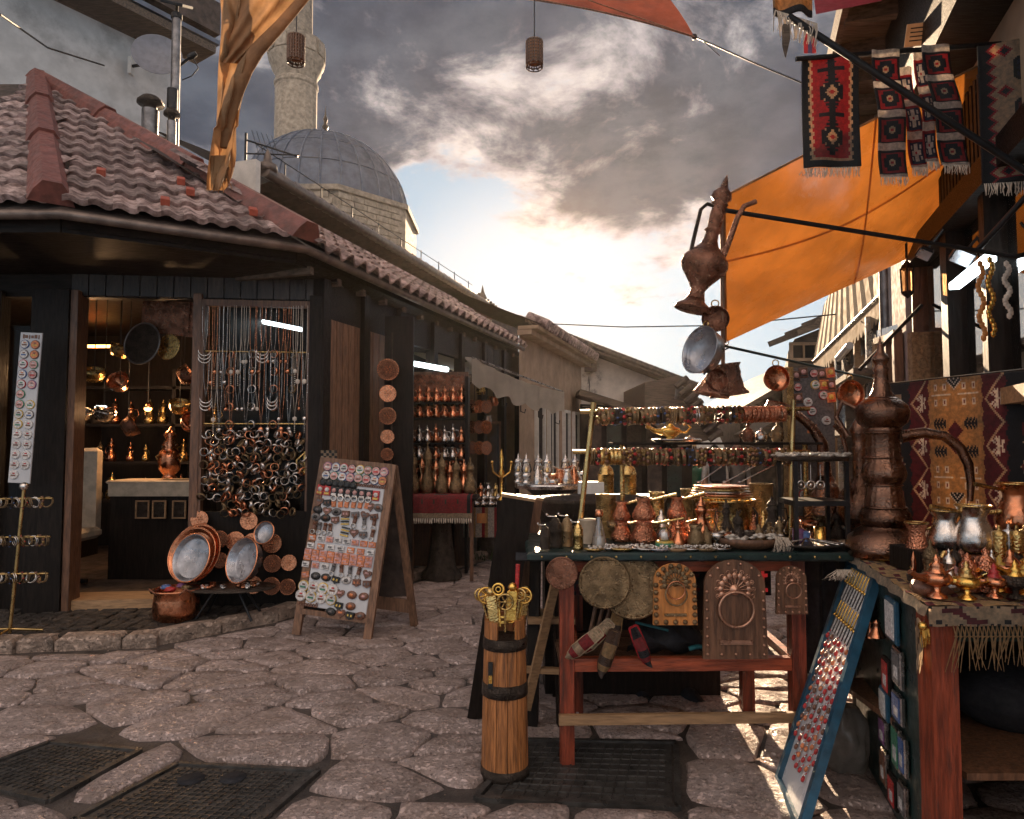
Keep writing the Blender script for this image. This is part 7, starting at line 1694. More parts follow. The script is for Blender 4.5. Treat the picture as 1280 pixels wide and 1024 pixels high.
solo_lathe('dark_dish', [(.05, 0), (.065, .015), (.066, .03), (.06, .02), (0, .01)], 'darkmetal', 'small dark dish holding brass tubes on the kilim cloth', 'dish', seat(1157, 2.18, EZ+.003))
for k, (x, Y) in enumerate(((1126, 2.55), (1131, 2.5), (1137, 2.35))): solo_lathe('standing_bullet', [(.008, 0), (.009, .05), (.006, .065), (0, .085)], ('copper', 'brass')[k % 2], '%s pointed cartridge-like pen standing near the slender pot, %s' % (('copper', 'brass')[k % 2], order_[k]), 'pen', seat(x, Y, EZ+.002), 10, 'standing pens')
r10 = random.Random(77)
def minilamp(px, Y, m, cap, s_, lab):
    t = thing('mini_lamp', lab, 'oil lamp', seat(px, Y, EZ+.003), r10.uniform(-.4, .4), 'miniature lamps on the right table'); t.scale = (s_,)*3
    part('foot', MB().lathe([(.022, 0), (.02, .005), (.007, .012), (.008, .025)], 12, 0), m, t)
    part('bowl', MB().lathe([(.008, .024), (.025, .03), (.034, .042), (.028, .055), (.012, .06)], 14, 0), m, t)
    part('lid', MB().lathe([(.02, .058), (.012, .07), (.015, .075), (.006, .082), (.008, .088), (0, .1)], 10, 0), cap, t)
    part('spout', MB().tube([(-.03, 0, .045), (-.055, 0, .05), (-.075, 0, .062)], [.012, .008, .007], 6), m, t)
    part('handle', MB().tube([(.03, 0, .04), (.052, 0, .045), (.048, 0, .065), (.028, 0, .055)], .003, 5), m, t)
ms_ = [(1165, 2.02, 'copper', 'copper', 1.25, 'pinkish copper'), (1202, 2.0, 'gold', 'brass', 1.1, 'golden'), (1236, 2.02, 'copper', 'p_red', 1.0, 'red lidded copper'), (1243, 2.1, 'gold', 'p_yellow', 1.1, 'yellow lidded golden'), (1262, 2.01, 'darkmetal', 'gold', 1.1, 'black and gold'), (1278, 2.06, 'gold', 'gold', 1.3, 'bright gold'), (1186, 2.12, 'silver', 'p_pink', .9, 'pink lidded silver'), (1213, 2.14, 'darkmetal', 'copper', .9, 'small black'), (1228, 2.2, 'brass', 'brass', .8, 'small brass'), (1190, 2.22, 'copper', 'copper', .7, 'tiny copper')]
for k, a in enumerate(ms_): minilamp(a[0], a[1], a[2], a[3], a[4], '%s miniature oil lamp on the kilim cloth' % a[5])
solo('wooden_rattle', MB().lathe([(0, 0), (.02, .01), (.028, .05), (.022, .1), (.008, .14)], 16, 0, RY(100)), 'p_brown', 'smooth brown rounded bowl-like piece at the front left of the kilim cloth', 'carving', seat(1134, 2.05, EZ+.03), (0, 0, .2))
r11 = random.Random(5)
for k in range(26):
    x, Y = r11.uniform(1135, 1240), r11.uniform(2.05, 2.4)
    solo('brass_trinket', MB().lathe([(.010, 0), (.013, .008), (.006, .018), (.009, .026), (0, .036)], 9, 0) if k == 0 else trk[k % 2], ['copper'] , '%s bell-shaped trinket, %s of those scattered on the kilim cloth' % (('copper', 'brass')[k % 2], ordn(k)), 'trinket', seat(x, Y, EZ+.004), (0, 0, 0), 'scattered trinkets on the kilim cloth')
    if k == 0:
        m0 = bpy.data.objects['brass_trinket'].data; m1 = m0.copy(); m1.materials[0] = MT['brass']; trk = [m0, m1]
# jewellery board with blue frame
J = [onz(1003, 1040), onz(975, 976), at(1065, 704, 2.92), at(1097, 722, 2.56)]
jb = thing('jewellery_board', 'blue framed white board with rows of red and gold earrings leaning on the right table', 'display board', J[1]); jo = J[1]
J = [p-jo for p in J]; jx = (J[0]-J[1]).normalized(); ju = ((J[2]+J[3])/2-(J[0]+J[1])/2); jH = ju.length; ju.normalize(); jn = jx.cross(ju)
if jn.x > 0: jn = -jn
def jp(u, v, w_=0.0): return J[1].lerp(J[0], u).lerp(J[2].lerp(J[3], u), v)+jn*w_
for e0_, e1_ in (((0, 0), (0, 1)), ((1, 0), (1, 1)), ((-.04, 0), (1.04, 0)), ((-.04, 1), (1.04, 1))): part('frame', MB().bar(jp(*e0_, .004), jp(*e1_, .004), .028, .03, up=tuple(jn)), 'bluepaint', jb)
part('panel', MB().add([jp(0, 0), jp(1, 0), jp(1, 1), jp(0, 1)]+[jp(0, 0, -.008), jp(1, 0, -.008), jp(1, 1, -.008), jp(0, 1, -.008)], [(0, 1, 2, 3), (4, 5, 6, 7)]), 'panelwhite', jb)
er_ = rot_of(jx, jn)
em = {}
for m in ('p_red', 'p_brown', 'gold', 'p_orange'):
    em[m] = MB().tube([(0, .02, .004), (0, 0, .007)], .0018, 4).ball((0, -.006, .009), .010, 6, 0, (.8, 1.3, .7)).ball((0, .008, .008), .006, 6, 1, (1, 1, .7)).mesh('earring', [m, 'silver'])
for j in range(14):
    for i in range(6):
        v = .66-j*.04+.008*(i % 2); u = .12+i*.15+r9.uniform(-.02, .02)
        m = r9.choice(['p_red', 'p_red', 'p_brown', 'p_orange']) if j < 13 else 'p_red'
        if j > 11 and i in (0, 5): continue
        tag(link('earring', em[m], None, jo+jp(u, v, .004), er_), '%s drop earring, %s in the %s row of the blue framed board' % ({'p_red': 'red', 'p_brown': 'brown', 'p_orange': 'orange'}[m], ordn(i), ordn(j)), 'earring', 'earrings on the blue framed board').rotation_euler.rotate_axis('Z', r9.uniform(-.3, .3))
lk_ = MB().tube([(0, .03, .004), (.003, 0, .006), (0, -.03, .004)], .003, 5).ball((0, -.034, .006), .007, 6).mesh('pendant', 'gold'); lk2 = MB().box((0, 0, .004), (.008, .07, .004)).box((.012, 0, .004), (.006, .07, .004), 1).mesh('pendant', ['p_black', 'p_white'])
for j, v in enumerate((.95, .87, .79, .72)):
    for i in range(9):
        tag(link('pendant', lk_ if j % 2 == 0 else lk2, None, jo+jp(.1+i*.1, v, .003), er_), ('gold chain pendant' if j % 2 == 0 else 'black and white ribbon pendant')+', %s in the %s pendant row of the blue framed board' % (ordn(i), ('top', 'second', 'third', 'fourth')[j]), 'pendant', 'pendants at the top of the blue framed board')
# plastic bag, feather duster tuft
def bagf(u, v):
    a = u*2*math.pi; z = v*.26; r = (.11*math.sin(math.pi*min(1, .12+v*.8))**.6)*(1+.14*math.sin(a*5+v*6)+.06*math.sin(a*11-v*9))
    return (r*math.cos(a), r*.8*math.sin(a), z)
solo('plastic_bag', MB().sheet(bagf, 44, 16), 'plastic', 'crumpled grey plastic bag on the ground under the right table', 'bag', V(sz(1050-640, 2.75), 2.78, 0))
solo('feather_tuft', fringe_mb((-.03, 0, 0), (.03, 0, 0), .08, 40, w_=.004, sag=.03, dirn=(-.5, -.2, -.5)), 'fringe', 'pale feathery tuft poking out above the blue framed board', 'tuft', at(1056, 712, 2.75))
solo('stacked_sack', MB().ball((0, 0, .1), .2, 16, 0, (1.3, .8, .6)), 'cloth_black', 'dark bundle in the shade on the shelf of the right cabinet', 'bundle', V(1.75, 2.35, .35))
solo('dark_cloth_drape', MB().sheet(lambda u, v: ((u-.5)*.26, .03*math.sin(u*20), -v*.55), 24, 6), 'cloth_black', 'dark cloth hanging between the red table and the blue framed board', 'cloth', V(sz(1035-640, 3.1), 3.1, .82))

# more stock crowding the tables
r12 = random.Random(44)
def potmesh(k, m):
    mb = MB()
    if k == 0: mb.lathe([(.022, 0), (.03, .01), (.032, .03), (.02, .06), (.02, .07), (.027, .085), (.018, .07)], 14, 0).tube([(.018, 0, .078), (.09, 0, .1)], .0035, 5)
    elif k == 1: mb = jug(.09, .03, True, True, True, 12)
    elif k == 2: mb.lathe([(.026, 0), (.027, .05), (.025, .052), (.022, .075), (.008, .09), (.01, .1), (0, .11)], 14, 0)
    elif k == 3: mb.lathe([(.03, 0), (.012, .01), (.01, .03), (.03, .045), (.034, .07), (.03, .068), (.01, .05)], 14, 0)
    elif k == 4: mb.lathe([(.018, 0), (.02, .06), (.01, .08), (.01, .11), (.014, .115)], 12, 0).tube([(.01, 0, .1), (.03, 0, .09), (.02, 0, .04)], .003, 5)
    return mb.mesh('small_pot', m)
kn = ['long-handled pot', 'tiny ewer', 'lidded sugar pot', 'footed cup', 'narrow-necked flask']; mn = {'copper': 'copper', 'brass': 'brass', 'silver': 'silvery', 'oldcopper': 'dark copper', 'oldbrass': 'dark brass', 'darkmetal': 'blackened', 'hcopper': 'hammered copper'}
PM = {}
def crowd(n_, fn, where, grp, ms_=('copper', 'brass', 'silver', 'oldcopper', 'oldbrass', 'darkmetal', 'hcopper')):
    for q in range(n_):
        k = r12.randint(0, 4); m = r12.choice(ms_)
        if (k, m) not in PM: PM[(k, m)] = potmesh(k, m)
        o = tag(link('small_pot', PM[(k, m)], None, fn(q), (0, 0, r12.uniform(0, 6.2))), '%s %s, %s' % (mn[m], kn[k], where(q)), 'pot', grp); o.scale = (r12.uniform(.8, 1.25),)*3
crowd(26, lambda q: seat(768+q*11.5, 3.16+.05*(q % 3)), lambda q: '%s in the back row on the red table' % ordn(q), 'small pots at the back of the red table')
crowd(9, lambda q: seat(868+q*13, 2.9+.015*(q % 2), TZ+.003), lambda q: '%s in the row before the brass drum' % ordn(q), 'small pots before the brass drum')
crowd(16, lambda q: V((1150+q*9.5-640)/F*2.62, 2.62+.06*(q % 2), EZ+.003), lambda q: '%s behind the silvery coffee pots' % ordn(q), 'small pots at the back of the right table')
crowd(18, lambda q: V((1158+q*7.6-640)/F*(2.1+.05*(q % 3)), 2.1+.05*(q % 3), EZ+.004), lambda q: '%s among the miniature lamps, from left' % ordn(q), 'small pots among the miniature lamps')
crowd(7, lambda q: V((672+q*9-640)/F*4.42, 4.36+.03*(q % 2), zl+.003), lambda q: '%s at the front of the lamp table' % ordn(q), 'small pots on the lamp table', ('silver', 'copper'))
# ============================================================ rugs, rods, sails
def rod(name, a, b, r, m, lab):
    t = solo(name, MB().tube([V(0, 0, 0), b-a], r, 8), m, lab, 'rod', a); return t
R1a, R1b = at(985, 20, 2.6), at(1300, 226, 2.6)
rod('awning_pole', R1a, R1b, .0135, 'blackmetal', 'thick black pole slanting down across the hanging rugs at top right')
R2a, R2b = at(900, 262, 3.0), at(1300, 326, 3.1)
rod('awning_pole', R2a, R2b, .011, 'blackmetal', 'long black pole under the orange sail with a copper jug at its tip')
R3a, R3b = at(903, 432, 3.3), at(1108, 478, 3.6)
rod('awning_pole', R3a, R3b, .007, 'greenpaint', 'thin dark pole carrying two round copper pans')
R4a, R4b = at(995, 74, 3.15), at(1300, 51, 3.15)
rod('awning_pole', R4a, R4b, .012, 'blackmetal', 'dark horizontal pole from which the rugs hang')
R5a, R5b = at(1152, 382, 4.6), at(1075, 462, 4.2)
rod('awning_pole', R5a, R5b, .012, 'blackmetal', 'short dark strut running down from the white corner wall')
R6a, R6b = at(1285, 243, 2.9), at(1222, 312, 3.1)
rod('awning_pole', R6a, R6b, .013, 'blackmetal', 'short dark strut bracing the pole under the barred grille')
def pat_mesh(name, w_, h_, nu, nv, fn, mats, bend=lambda u, v: 0.0, skew=0.0, taper=0.0):
    mb = MB().sheet(lambda u, v: ((u-.5)*w_*(1-taper*v)+skew*v, bend(u, v), -v*h_), nu, nv, fn); o = mb.mesh(name, mats); return o
def solid(o, t=.007):
    m = o.modifiers.new('thickness', 'SOLIDIFY'); m.thickness = t; m.offset = 0; return o
WC = ['wool_red', 'wool_black', 'wool_cream', 'wool_navy', 'wool_white', 'wool_darkred', 'wool_gold']
def medal(x, y):                          # stepped medallion: 1 black, 2 cream, 0 red, -1 none
    ax_, ay_ = abs(x), abs(y)
    if ax_+ay_ <= 1: return 5
    if ax_*1.3+ay_ <= 4.2: return 2
    if max(ax_, ay_) <= 5 and not (ax_ > 4 and ay_ > 4): return 1
    if ax_ <= 7 and ay_ <= 6 and (ax_+ay_) % 3 != 0 and ax_+ay_ < 10: return 1
    return -1
def redrug(i, j, nu=36, nv=84):
    e = min(i, nu-1-i)
    wv = 5+(1 if (j//3) % 2 else 0)
    if j > nv-6: return 1
    if e < 4: return 1
    if e <= wv and e >= wv-1: return 2
    if e < wv: return 1
    if j > nv-8: return 2
    x = i-nu/2+.5
    for cy in (27, 61):
        y = j-cy; ax_, ay_ = abs(x), abs(y)
        if ax_ < 3.6 and ay_ < 5.5 and ax_*1.5+ay_ < 5.8: return 0 if ax_+ay_ < 1.6 else 2
        if ax_ < 7 and ay_ < 8 and (ax_ < 5 or ay_ < 6):
            return 2 if (3.5 < ax_ < 5.5 and 4 < ay_ < 6.2) else 1
        if ax_ < 2 and ay_ < 14: return 1
        if 9 <= ay_ <= 10 and ax_ < 3.6: return 1
    for cy in (9, 44):
        y = abs(j-cy)
        if (y < 1.5 and abs(x) < 8) or (abs(x) < 1.6 and y < 8) or (abs(x) < 3 and 4 < y < 6): return 1
    return 0
def hang(name, me, p, lab, rz=0.0, fr=None, w_=.2, h_=.5, cat='rug', grp='small kilims hanging from the dark pole', tilt=0.0, frl=.045, nf=34, fx=0.0):
    o = solid(tag(link(name, me, None, p, (tilt, 0, rz)), lab, cat, grp))
    if fr: part('fringe', fringe_mb((-w_/2+fx, 0, -h_), (w_/2+fx, 0, -h_), frl, nf, w_=.005, sag=.006), 'fringe', o)
    return o
k3 = 3.15/F
hh = (215-72)*k3; ww = 71*k3
hang('red_kilim', pat_mesh('red_kilim', ww, hh, 36, 84, redrug, WC, lambda u, v: .012*math.sin(u*7+v*3)), at(1038, 72, 3.16), 'long red kilim with a black border, wavy cream line and two medallions', -.08, True, ww, hh, frl=.05, tilt=.02)
def band(reps, alt=False):
    def f(i, j):
        per = 26; jj = j % per
        if jj < 6: return 4
        y = jj-6; e = min(i, 19-i)
        if e < 2 or y < 1.5 or y > 18: return 1 if not alt else 0
        x = i-9.5; yy = y-9.5; ax_, ay_ = abs(x), abs(yy)
        if alt:
            if ax_+ay_ < 2: return 0
            if (ax_ < 5 and ay_ < 2) or (ax_ < 2 and ay_ < 7) or (4 < ax_ < 6.5 and 3 < ay_ < 6): return 4
            return 3
        if ax_*1.3+ay_ < 1.4: return 0
        if ax_*1.5+ay_ < 4.2: return 2
        if (ax_ < 4 and ay_ < 7) or (ax_ < 6 and ay_ < 4): return 1
        return 0
    return f
# chains of small mats: (x centre px, top px, bottom px, width px, alt pattern, depth)
for (x, y0, y1, wp, alt, Y, sk, n_, lab) in ((1107, 62, 228, 34, False, 3.13, 7, 4, 'left strip of four small red and black mats joined by white fringe'), (1129, 84, 215, 19, True, 3.2, 18, 3, 'narrow navy and red strip hanging behind the left strip of mats'), (1169, 56, 213, 34, False, 3.1, 22, 4, 'right strip of red and black mats topped by a blue edge'), (1150, 64, 208, 15, True, 3.18, 12, 3, 'narrow navy and red strip hanging behind the right strip of mats')):
    s_ = Y/F; nr = n_*26+2
    me = pat_mesh('mat_strip', wp*s_, (y1-y0)*s_, 20, nr, band(n_, alt), WC, lambda u, v: .012*math.sin(v*9)+.006*math.sin(u*6), sk*s_)
    hang('mat_strip', me, at(x, y0, Y), lab, 0, True, wp*s_, (y1-y0)*s_, 'mat', 'strips of small mats on the dark pole', frl=.045, nf=20, fx=sk*s_)
def kil(i, j, nu=60, nv=100):
    e = i if i < nu-1 else i
    ed = 6+(abs((j % 8)-4))*.8
    if i < 4: return 1
    if i < ed-1: return 1
    if i < ed+1: return 0
    x = (i-34); 
    for k, cy in enumerate((20, 50, 80)):
        y = j-cy; ax_, ay_ = abs(x), abs(y)
        if ax_/15+max(0, ay_-6)/11 < 1:
            if ax_/13+max(0, ay_-5)/9 < 1:
                if k == 1:
                    if (ax_ < 2 and ay_ < 7) or (ax_ < 6 and ay_ < 1.6) or (ax_ < 5 and 4.5 < ay_ < 7): return 4
                    return 5
                return 3 if ((ax_+ay_) // 2.5 % 2 == 0) else 1
            return 1
    for cy in (6, 35, 65, 92):
        a, b = abs(i-15), abs(j-cy)
        if a+b < 3: return 1
        if a+b < 5: return 0
    if j > nv-5: return 0 if j < nv-3 else 1
    return 2
Yk = 2.95; s_ = Yk/F
hang('large_kilim', pat_mesh('large_kilim', 112*s_, 184*s_, 60, 100, kil, WC, lambda u, v: .015*math.sin(u*9+1)), at(1284, 50, Yk), 'large cream kilim with dark hexagons at the top right corner', -.2, True, 112*s_, 184*s_, frl=.06, nf=50, fx=0)
# cream and black cloth end with long fringe at the top, and a knife-shaped leaf
me = pat_mesh('cloth_end', 52*2.6/F, 34*2.6/F, 20, 12, lambda i, j: 1 if j > 8 else 6, WC, lambda u, v: .02*math.sin(u*8))
o = hang('cloth_end', me, at(992, -14, 2.6), 'tan cloth end with a black edge and long cream fringe at the pole top', 0, False, grp=None, cat='cloth')
del_ = fringe_mb((-.075, 0, -.085), (.09, 0, -.14), .10, 46, w_=.005, sag=.012); part('fringe', del_, 'fringe', o)
solo('hanging_knife', MB().prism([(-.012, 0), (.012, 0), (.014, -.06), (-.003, -.13), (-.014, -.08)], .012), 'oldtimber', 'dark pointed blade-like piece hanging by the fringed cloth end', 'blade', at(983, 30, 2.58))
solo('red_cloth_tip', MB().sheet(lambda u, v: ((u-.5)*.05, 0, -v*.09), 3, 6, lambda i, j: i % 2), ['wool_darkred', 'wool_navy'], 'dark red and navy cloth tip tucked behind the pole top', 'cloth', at(1012, 40, 2.7))
# big kilim on the wall behind the right table
KA, KB = V(1.873, 3.4, 1.595), V(2.10, 2.77, 1.60); KB2 = KA+(KB-KA)*1.25
kw = (KB2-KA).length; nu, nv = 150, 100
import itertools
def leafm(x, y):      # small branching leaf motif inside +-7
    ax_ = abs(x)
    if abs(y) < .8 and ax_ < 7: return True
    return any(abs(abs(y)-(ax_-c)) < .9 and c <= ax_ < c+4.5 for c in (-1, 2.5))
def wk(i, j):
    u = i/nu*kw                       # metres
    px = i/nu
    # columns: black 0-.14 | red .14-.26 | cream .26-.58 | red .58-.7 | black
    sc_ = .012*abs(((j/8.0) % 1)-.5)*2
    jj = j % 20
    def hookp(x, y): return (abs(x) < 5 and abs(y) < 3.4) and not (abs(x) < 3.4 and abs(y) < 1.9) and not (x > 0 and y > 0)
    if px < .14+sc_ or px > .70-sc_:
        x = (i-.07*nu) if px < .5 else (i-.79*nu)
        if px > .86: x = i-.93*nu
        y = (jj-10)
        if j//20 % 3 == 2:
            if abs(x)*1.1+abs(y) < 8: return 2 if (int(abs(x))//2+int(abs(y))//2) % 2 else 5
            return 1
        if hookp(x, y) : return 5 if j//20 % 2 else 2
        if abs(y-7) < .7 and -5 < x < 4: return 2
        return 1
    if px < .26+sc_ or px > .58-sc_:
        cx_ = .2 if px < .5 else .64
        x = i-cx_*nu; y = (j % 26)-13
        zz = 6.5*(abs(((j/26.0) % 1)-.5)*4-1)
        if abs(x-zz) < .9: return 2
        if leafm((y)*1.0, (x+zz*.55)*1.1) and abs(y) < 6: return 4
        return 5
    x = i-.42*nu; y = j % 66
    for (cy, cx_) in ((9, -11), (9, 11), (57, -11), (57, 11)):
        xx, yy = x-cx_, y-cy
        if abs(yy) < .8 and abs(xx) < 9: return 4
        if abs(abs(yy)-(4.5)) < 1.6 and abs((abs(xx)-4)) < 1.8: return 5 if abs(abs(yy)-4.5) < .9 and abs(abs(xx)-4) < 1 else 4
    for (cy, cx_) in ((26, -12), (26, 12), (42, -12), (42, 12)):
        xx, yy = x-cx_, y-cy
        if abs(yy) < .8 and abs(xx) < 6: return 1
        if abs(xx) < 6 and abs(abs(yy)-abs(((xx+20) % 3)+.5)) < .8 and abs(yy) < 4: return 1
    for cy in (30, 38):
        if abs(x)+abs(y-cy)*1.0 < 5.5: return 5
    if abs(x)+abs(y-1) < 6 : return 1 if int(abs(x)+y) % 3 else 4
    return 6
mb = MB().sheet(lambda u, v: (KA+(KB2-KA)*u+V(-.008*math.sin(u*22), 0, -v*.78))-KA, nu, nv, wk)
solid(solo('wall_kilim', mb, WC, 'large kilim with cream, red and black bands hung on the wall behind the right table', 'rug', KA))
kr = solo('wall_kilim_rail', MB().tube([V(0, 0, 0), KB2-KA], .012, 6), 'darkwood', 'dark rail from which the large wall kilim hangs', 'rail', KA+V(.02, .02, .0))
for t_ in (.03, .97): part('leg', MB().tube([(KB2-KA)*t_, (KB2-KA)*t_-V(0, 0, 1.59)], .014, 6), 'darkwood', kr)
# orange sail
def sail(name, cs, m, lab, sag, nu=30, nv=24, cat='shade sail', lift=None, ripple=.0):
    a, b, c, d_ = cs
    def f(u, v):
        p = a.lerp(b, u).lerp(d_.lerp(c, u), v)
        return p-V(0, 0, sag*math.sin(math.pi*u)*math.sin(math.pi*v))+V(0, 0, ripple*math.sin(u*19+v*6)*math.sin(v*3.1))-a
    o = solo(name, MB().sheet(f, nu, nv), m, lab, cat, a); return o
S_nl, S_nr, S_fr, S_fl = at(905, 246, 3.2), at(1242, 72, 3.3), at(1186, 300, 4.75), at(907, 428, 4.4)
os_ = sail('orange_sail', (S_nl, S_nr, S_fr, S_fl), 'orangesail', 'large translucent orange shade sail stretched to the right house', .13, ripple=.012)
part('hem', MB().tube([S_nl-S_nl, (S_nl.lerp(S_nr, .5)-S_nl), S_nr-S_nl], .006, 5).tube([V(0, 0, 0), S_fl-S_nl], .008, 5), 'tansail', os_)
part('seam', MB().sheet(lambda u, v: (S_nl.lerp(S_nr, u).lerp(S_fl.lerp(S_fr, u), .36+.012*v))-S_nl-V(0, 0, .13*math.sin(math.pi*u)*math.sin(math.pi*(.36+.012*v))+.006), 30, 1), 'orangesail', os_); part('seam', MB().sheet(lambda u, v: (S_nl.lerp(S_nr, .55+.008*v).lerp(S_fl.lerp(S_fr, .55+.008*v), u))-S_nl-V(0, 0, .13*math.sin(math.pi*.55)*math.sin(math.pi*u)+.006), 30, 1), 'orangesail', os_)
for q in (S_nl, S_nr, S_fl): part('eyelet', MB().ring((0, 0, 0), .018, .005, 12, 5, 0, TR(q-S_nl)), 'steel', os_)
# script lettering on the sail near the red kilim
scr = MB(); a_ = at(999, 219, 3.22)-S_nl
for k in range(5):
    x = k*.032; scr.tube([a_+V(x, 0, .006*(k % 2)), a_+V(x+.012, 0, .02), a_+V(x+.018, 0, -.004), a_+V(x+.032, 0, .006)], .002, 4)
part('script_lettering', scr, 'white', os_)
# beam beside the sail along the wall
solo('sail_beam', MB().bar(V(0, 0, 0), at(1262, 190, 3.0)-at(1168, 305, 4.6), .08, .1), 'peachwall', 'pale timber beam running up along the edge of the orange sail', 'beam', at(1168, 305, 4.6))
# tan cloth top left, twisted to a ragged end
TY = 2.6; k26 = TY/F
tp0 = at(290, -30, TY)
def tanf(u, v):
    # broad at the top, gathered to a twisted tail
    pxl = 266+(2*v-.0)*4+ (14*max(0, v-.62)); w_px = 52*(1-v)**.7+ (14+9*math.sin(v*9))*v
    x = 268+(-4 if v > .7 else 0)*v+2+ (6*math.sin(v*5)); xx = x+u*w_px; yy = -30+v*268
    p = at(xx+2.2*math.sin(u*16+v*11), yy, TY+.05*math.sin(u*7+v*14)*(.3+v)+.018*math.sin(u*19+v*5)+.008*math.sin(u*33-v*21)); return p-tp0
o = solo('tan_cloth', MB().sheet(tanf, 30, 90), 'tansail', 'tan cloth gathered into a ragged hanging tail at the top left', 'cloth', tp0)
part('flap', MB().sheet(lambda u, v: at(300+u*85-(v*v)*26-u*v*58, -30+v*108+u*2, TY-.02-.08*math.sin(u*3)*(1-v)-.012*math.sin(u*17+v*9))-tp0, 16, 16), 'tansail', o)
part('twisted_hem', MB().tube([at(388, -12, TY-.06)-tp0, at(352, 30, TY-.05)-tp0, at(322, 62, TY-.04)-tp0, at(306, 86, TY-.03)-tp0, at(294, 118, TY-.02)-tp0, at(286, 150, TY)-tp0, at(280, 185, TY)-tp0], [.02, .024, .03, .034, .03, .026, .018], 9, flat=.6), 'tansail', o)
mb = MB()
for k in range(26): 
    x = 264+r7.uniform(0, 22); mb.tube([at(x, 195, TY)-tp0, at(x+r7.uniform(-3, 3), 220, TY)-tp0, at(x+r7.uniform(-5, 5), r7.uniform(224, 242), TY)-tp0], [.006, .004, .001], 4)
part('ragged_end', mb, 'tansail', o)
# red sail top centre with guy rope
rs0 = at(868, 46, 4.2)
def redf(u, v):
    # left edge broad, right corner pinned
    x = 600+u*268; yb = -6+52*u**1.6; top = -60+(46+60)*u**5
    p = at(x-(v*(1-u))*10-14*math.sin(u*math.pi)*v*0, top*v+yb*(1-v), 4.2+1.6*v*(1-u)); return p-rs0
o = solo('red_sail', MB().sheet(redf, 30, 10), 'redsail', 'reddish mesh shade sail pinned by a rope at the top centre', 'shade sail', rs0)
part('rope', MB().tube([V(0, 0, 0), at(905, 62, 4.1)-rs0, at(950, 82, 4.0)-rs0, at(1003, 104, 3.9)-rs0], .005, 5).tube([at(880, 52, 4.15)-rs0, at(900, 70, 4.1)-rs0], .003, 4).ball((0, 0, 0), .02, 8), 'blackmetal', o)
part('edge_cord', MB().tube([at(600+268*t, -6+52*t**1.6, 4.19)-rs0 for t in [k/14 for k in range(15)]], .006, 5).tube([at(735, 0, 4.15)-rs0, at(868, 46, 4.18)-rs0], .004, 4), 'boardwood', o)
ms0 = at(1020, 18, 3.4)
sail('maroon_sail', (ms0, at(1102, 1, 3.4), at(1130, -60, 4.2), at(1010, -60, 4.2)), 'maroonsail', 'dark maroon strip of shade sail above the fringed cloth at top right', .02, 8, 6)
# two hanging wicker lanterns
for k, (x, y0, y1, Y, lab) in enumerate(((370, 45, 81, 3.2, 'small cylindrical wicker lantern hanging in front of the minaret'), (668, 51, 86, 3.3, 'small cylindrical wicker lantern hanging at the top centre of the sky'))):
    c = at(x, (y0+y1)/2, Y); h = (y1-y0)*Y/F; r = 10.5*Y/F
    t = thing('wicker_lantern', lab, 'lantern', c, group='wicker lanterns')
    mb = MB().lathe([(r, h/2), (r*.2, h/2), (r*.2, h/2-.004), (r, h/2-.004)], 16, 0)
    for q in range(20):
        a = 2*math.pi*q/20; mb.box((r*math.cos(a), r*math.sin(a), h*.05), (.006, .006, h*.9), 0)
        if q % 2: mb.tube([(r*math.cos(a), r*math.sin(a), -h*.5), (r*math.cos(a+.5), r*math.sin(a+.5), -h*.2)], .003, 4)
    part('weave', mb, 'brownwood', t)
    mb = MB()
    for q in range(9): mb.ring((0, 0, 0), r, .0032, 18, 4, 0, TR(0, 0, -h*.48+h*q/8.5) @ RX(90))
    part('hoop', mb, 'brownwood', t); part('liner', MB().lathe([(r*.9, -h*.3), (r*.9, h*.45)], 14, 0), 'churnwood', t)
    part('cord', MB().tube([(0, 0, h/2), (0, 0, h/2+.6)], .003, 4), 'blackmetal', t)
# overhead wires
solo('overhead_wire', MB().tube([at(690, 405, 9.5)-at(690, 405, 9.5), at(780, 409, 9)-at(690, 405, 9.5), at(900, 407, 8)-at(690, 405, 9.5), at(1045, 393, 7.4)-at(690, 405, 9.5)], .008, 5), 'blackmetal', 'thin wire crossing the pale sky above the street end', 'wire', at(690, 405, 9.5))
# hanging copper ewer at the end of the pole
HY = 2.98; hb = at(880, 330, HY); kk = HY/F
he = thing('hanging_copper_ewer', 'embossed dark copper ewer hanging head up from the pole tip against the sky', 'ewer', hb)
axv = (at(905, 232, HY)-at(866, 384, HY)).normalized()
T = axv.to_track_quat('Z', 'Y').to_matrix().to_4x4()
def al_(t): return t*kk
c0 = at(878, 340, HY)-hb
T.translation = c0
part('body', MB(T).lathe([(al_(r), al_(z)) for r, z in ((12, -36), (10, -30), (9, -24), (15, -14), (26, 0), (30, 8), (29, 15), (22, 24), (12, 34), (9, 42), (8, 52), (11, 54), (8, 58), (9, 74), (8, 88), (11, 90), (8, 93), (13, 98), (12, 104), (5, 112), (3, 122), (0, 130))], 26, 0), 'oldcopper', he)
part('foot', MB(T).lathe([(al_(r), al_(z)) for r, z in ((24, -50), (23, -47), (14, -40), (9, -34))], 26, 0), 'oldcopper', he)
part('spout', MB().tube([at(x, y, HY-.03)-hb for x, y in ((900, 345), (902, 325), (912, 300), (922, 272), (930, 258), (945, 252))], [.018, .015, .013, .012, .011, .011], 10), 'oldcopper', he)
part('handle', MB().tube([at(x, y, HY)-hb for x, y in ((862, 322), (868, 295), (876, 262), (884, 255), (900, 260))], .009, 8), 'darkmetal', he)
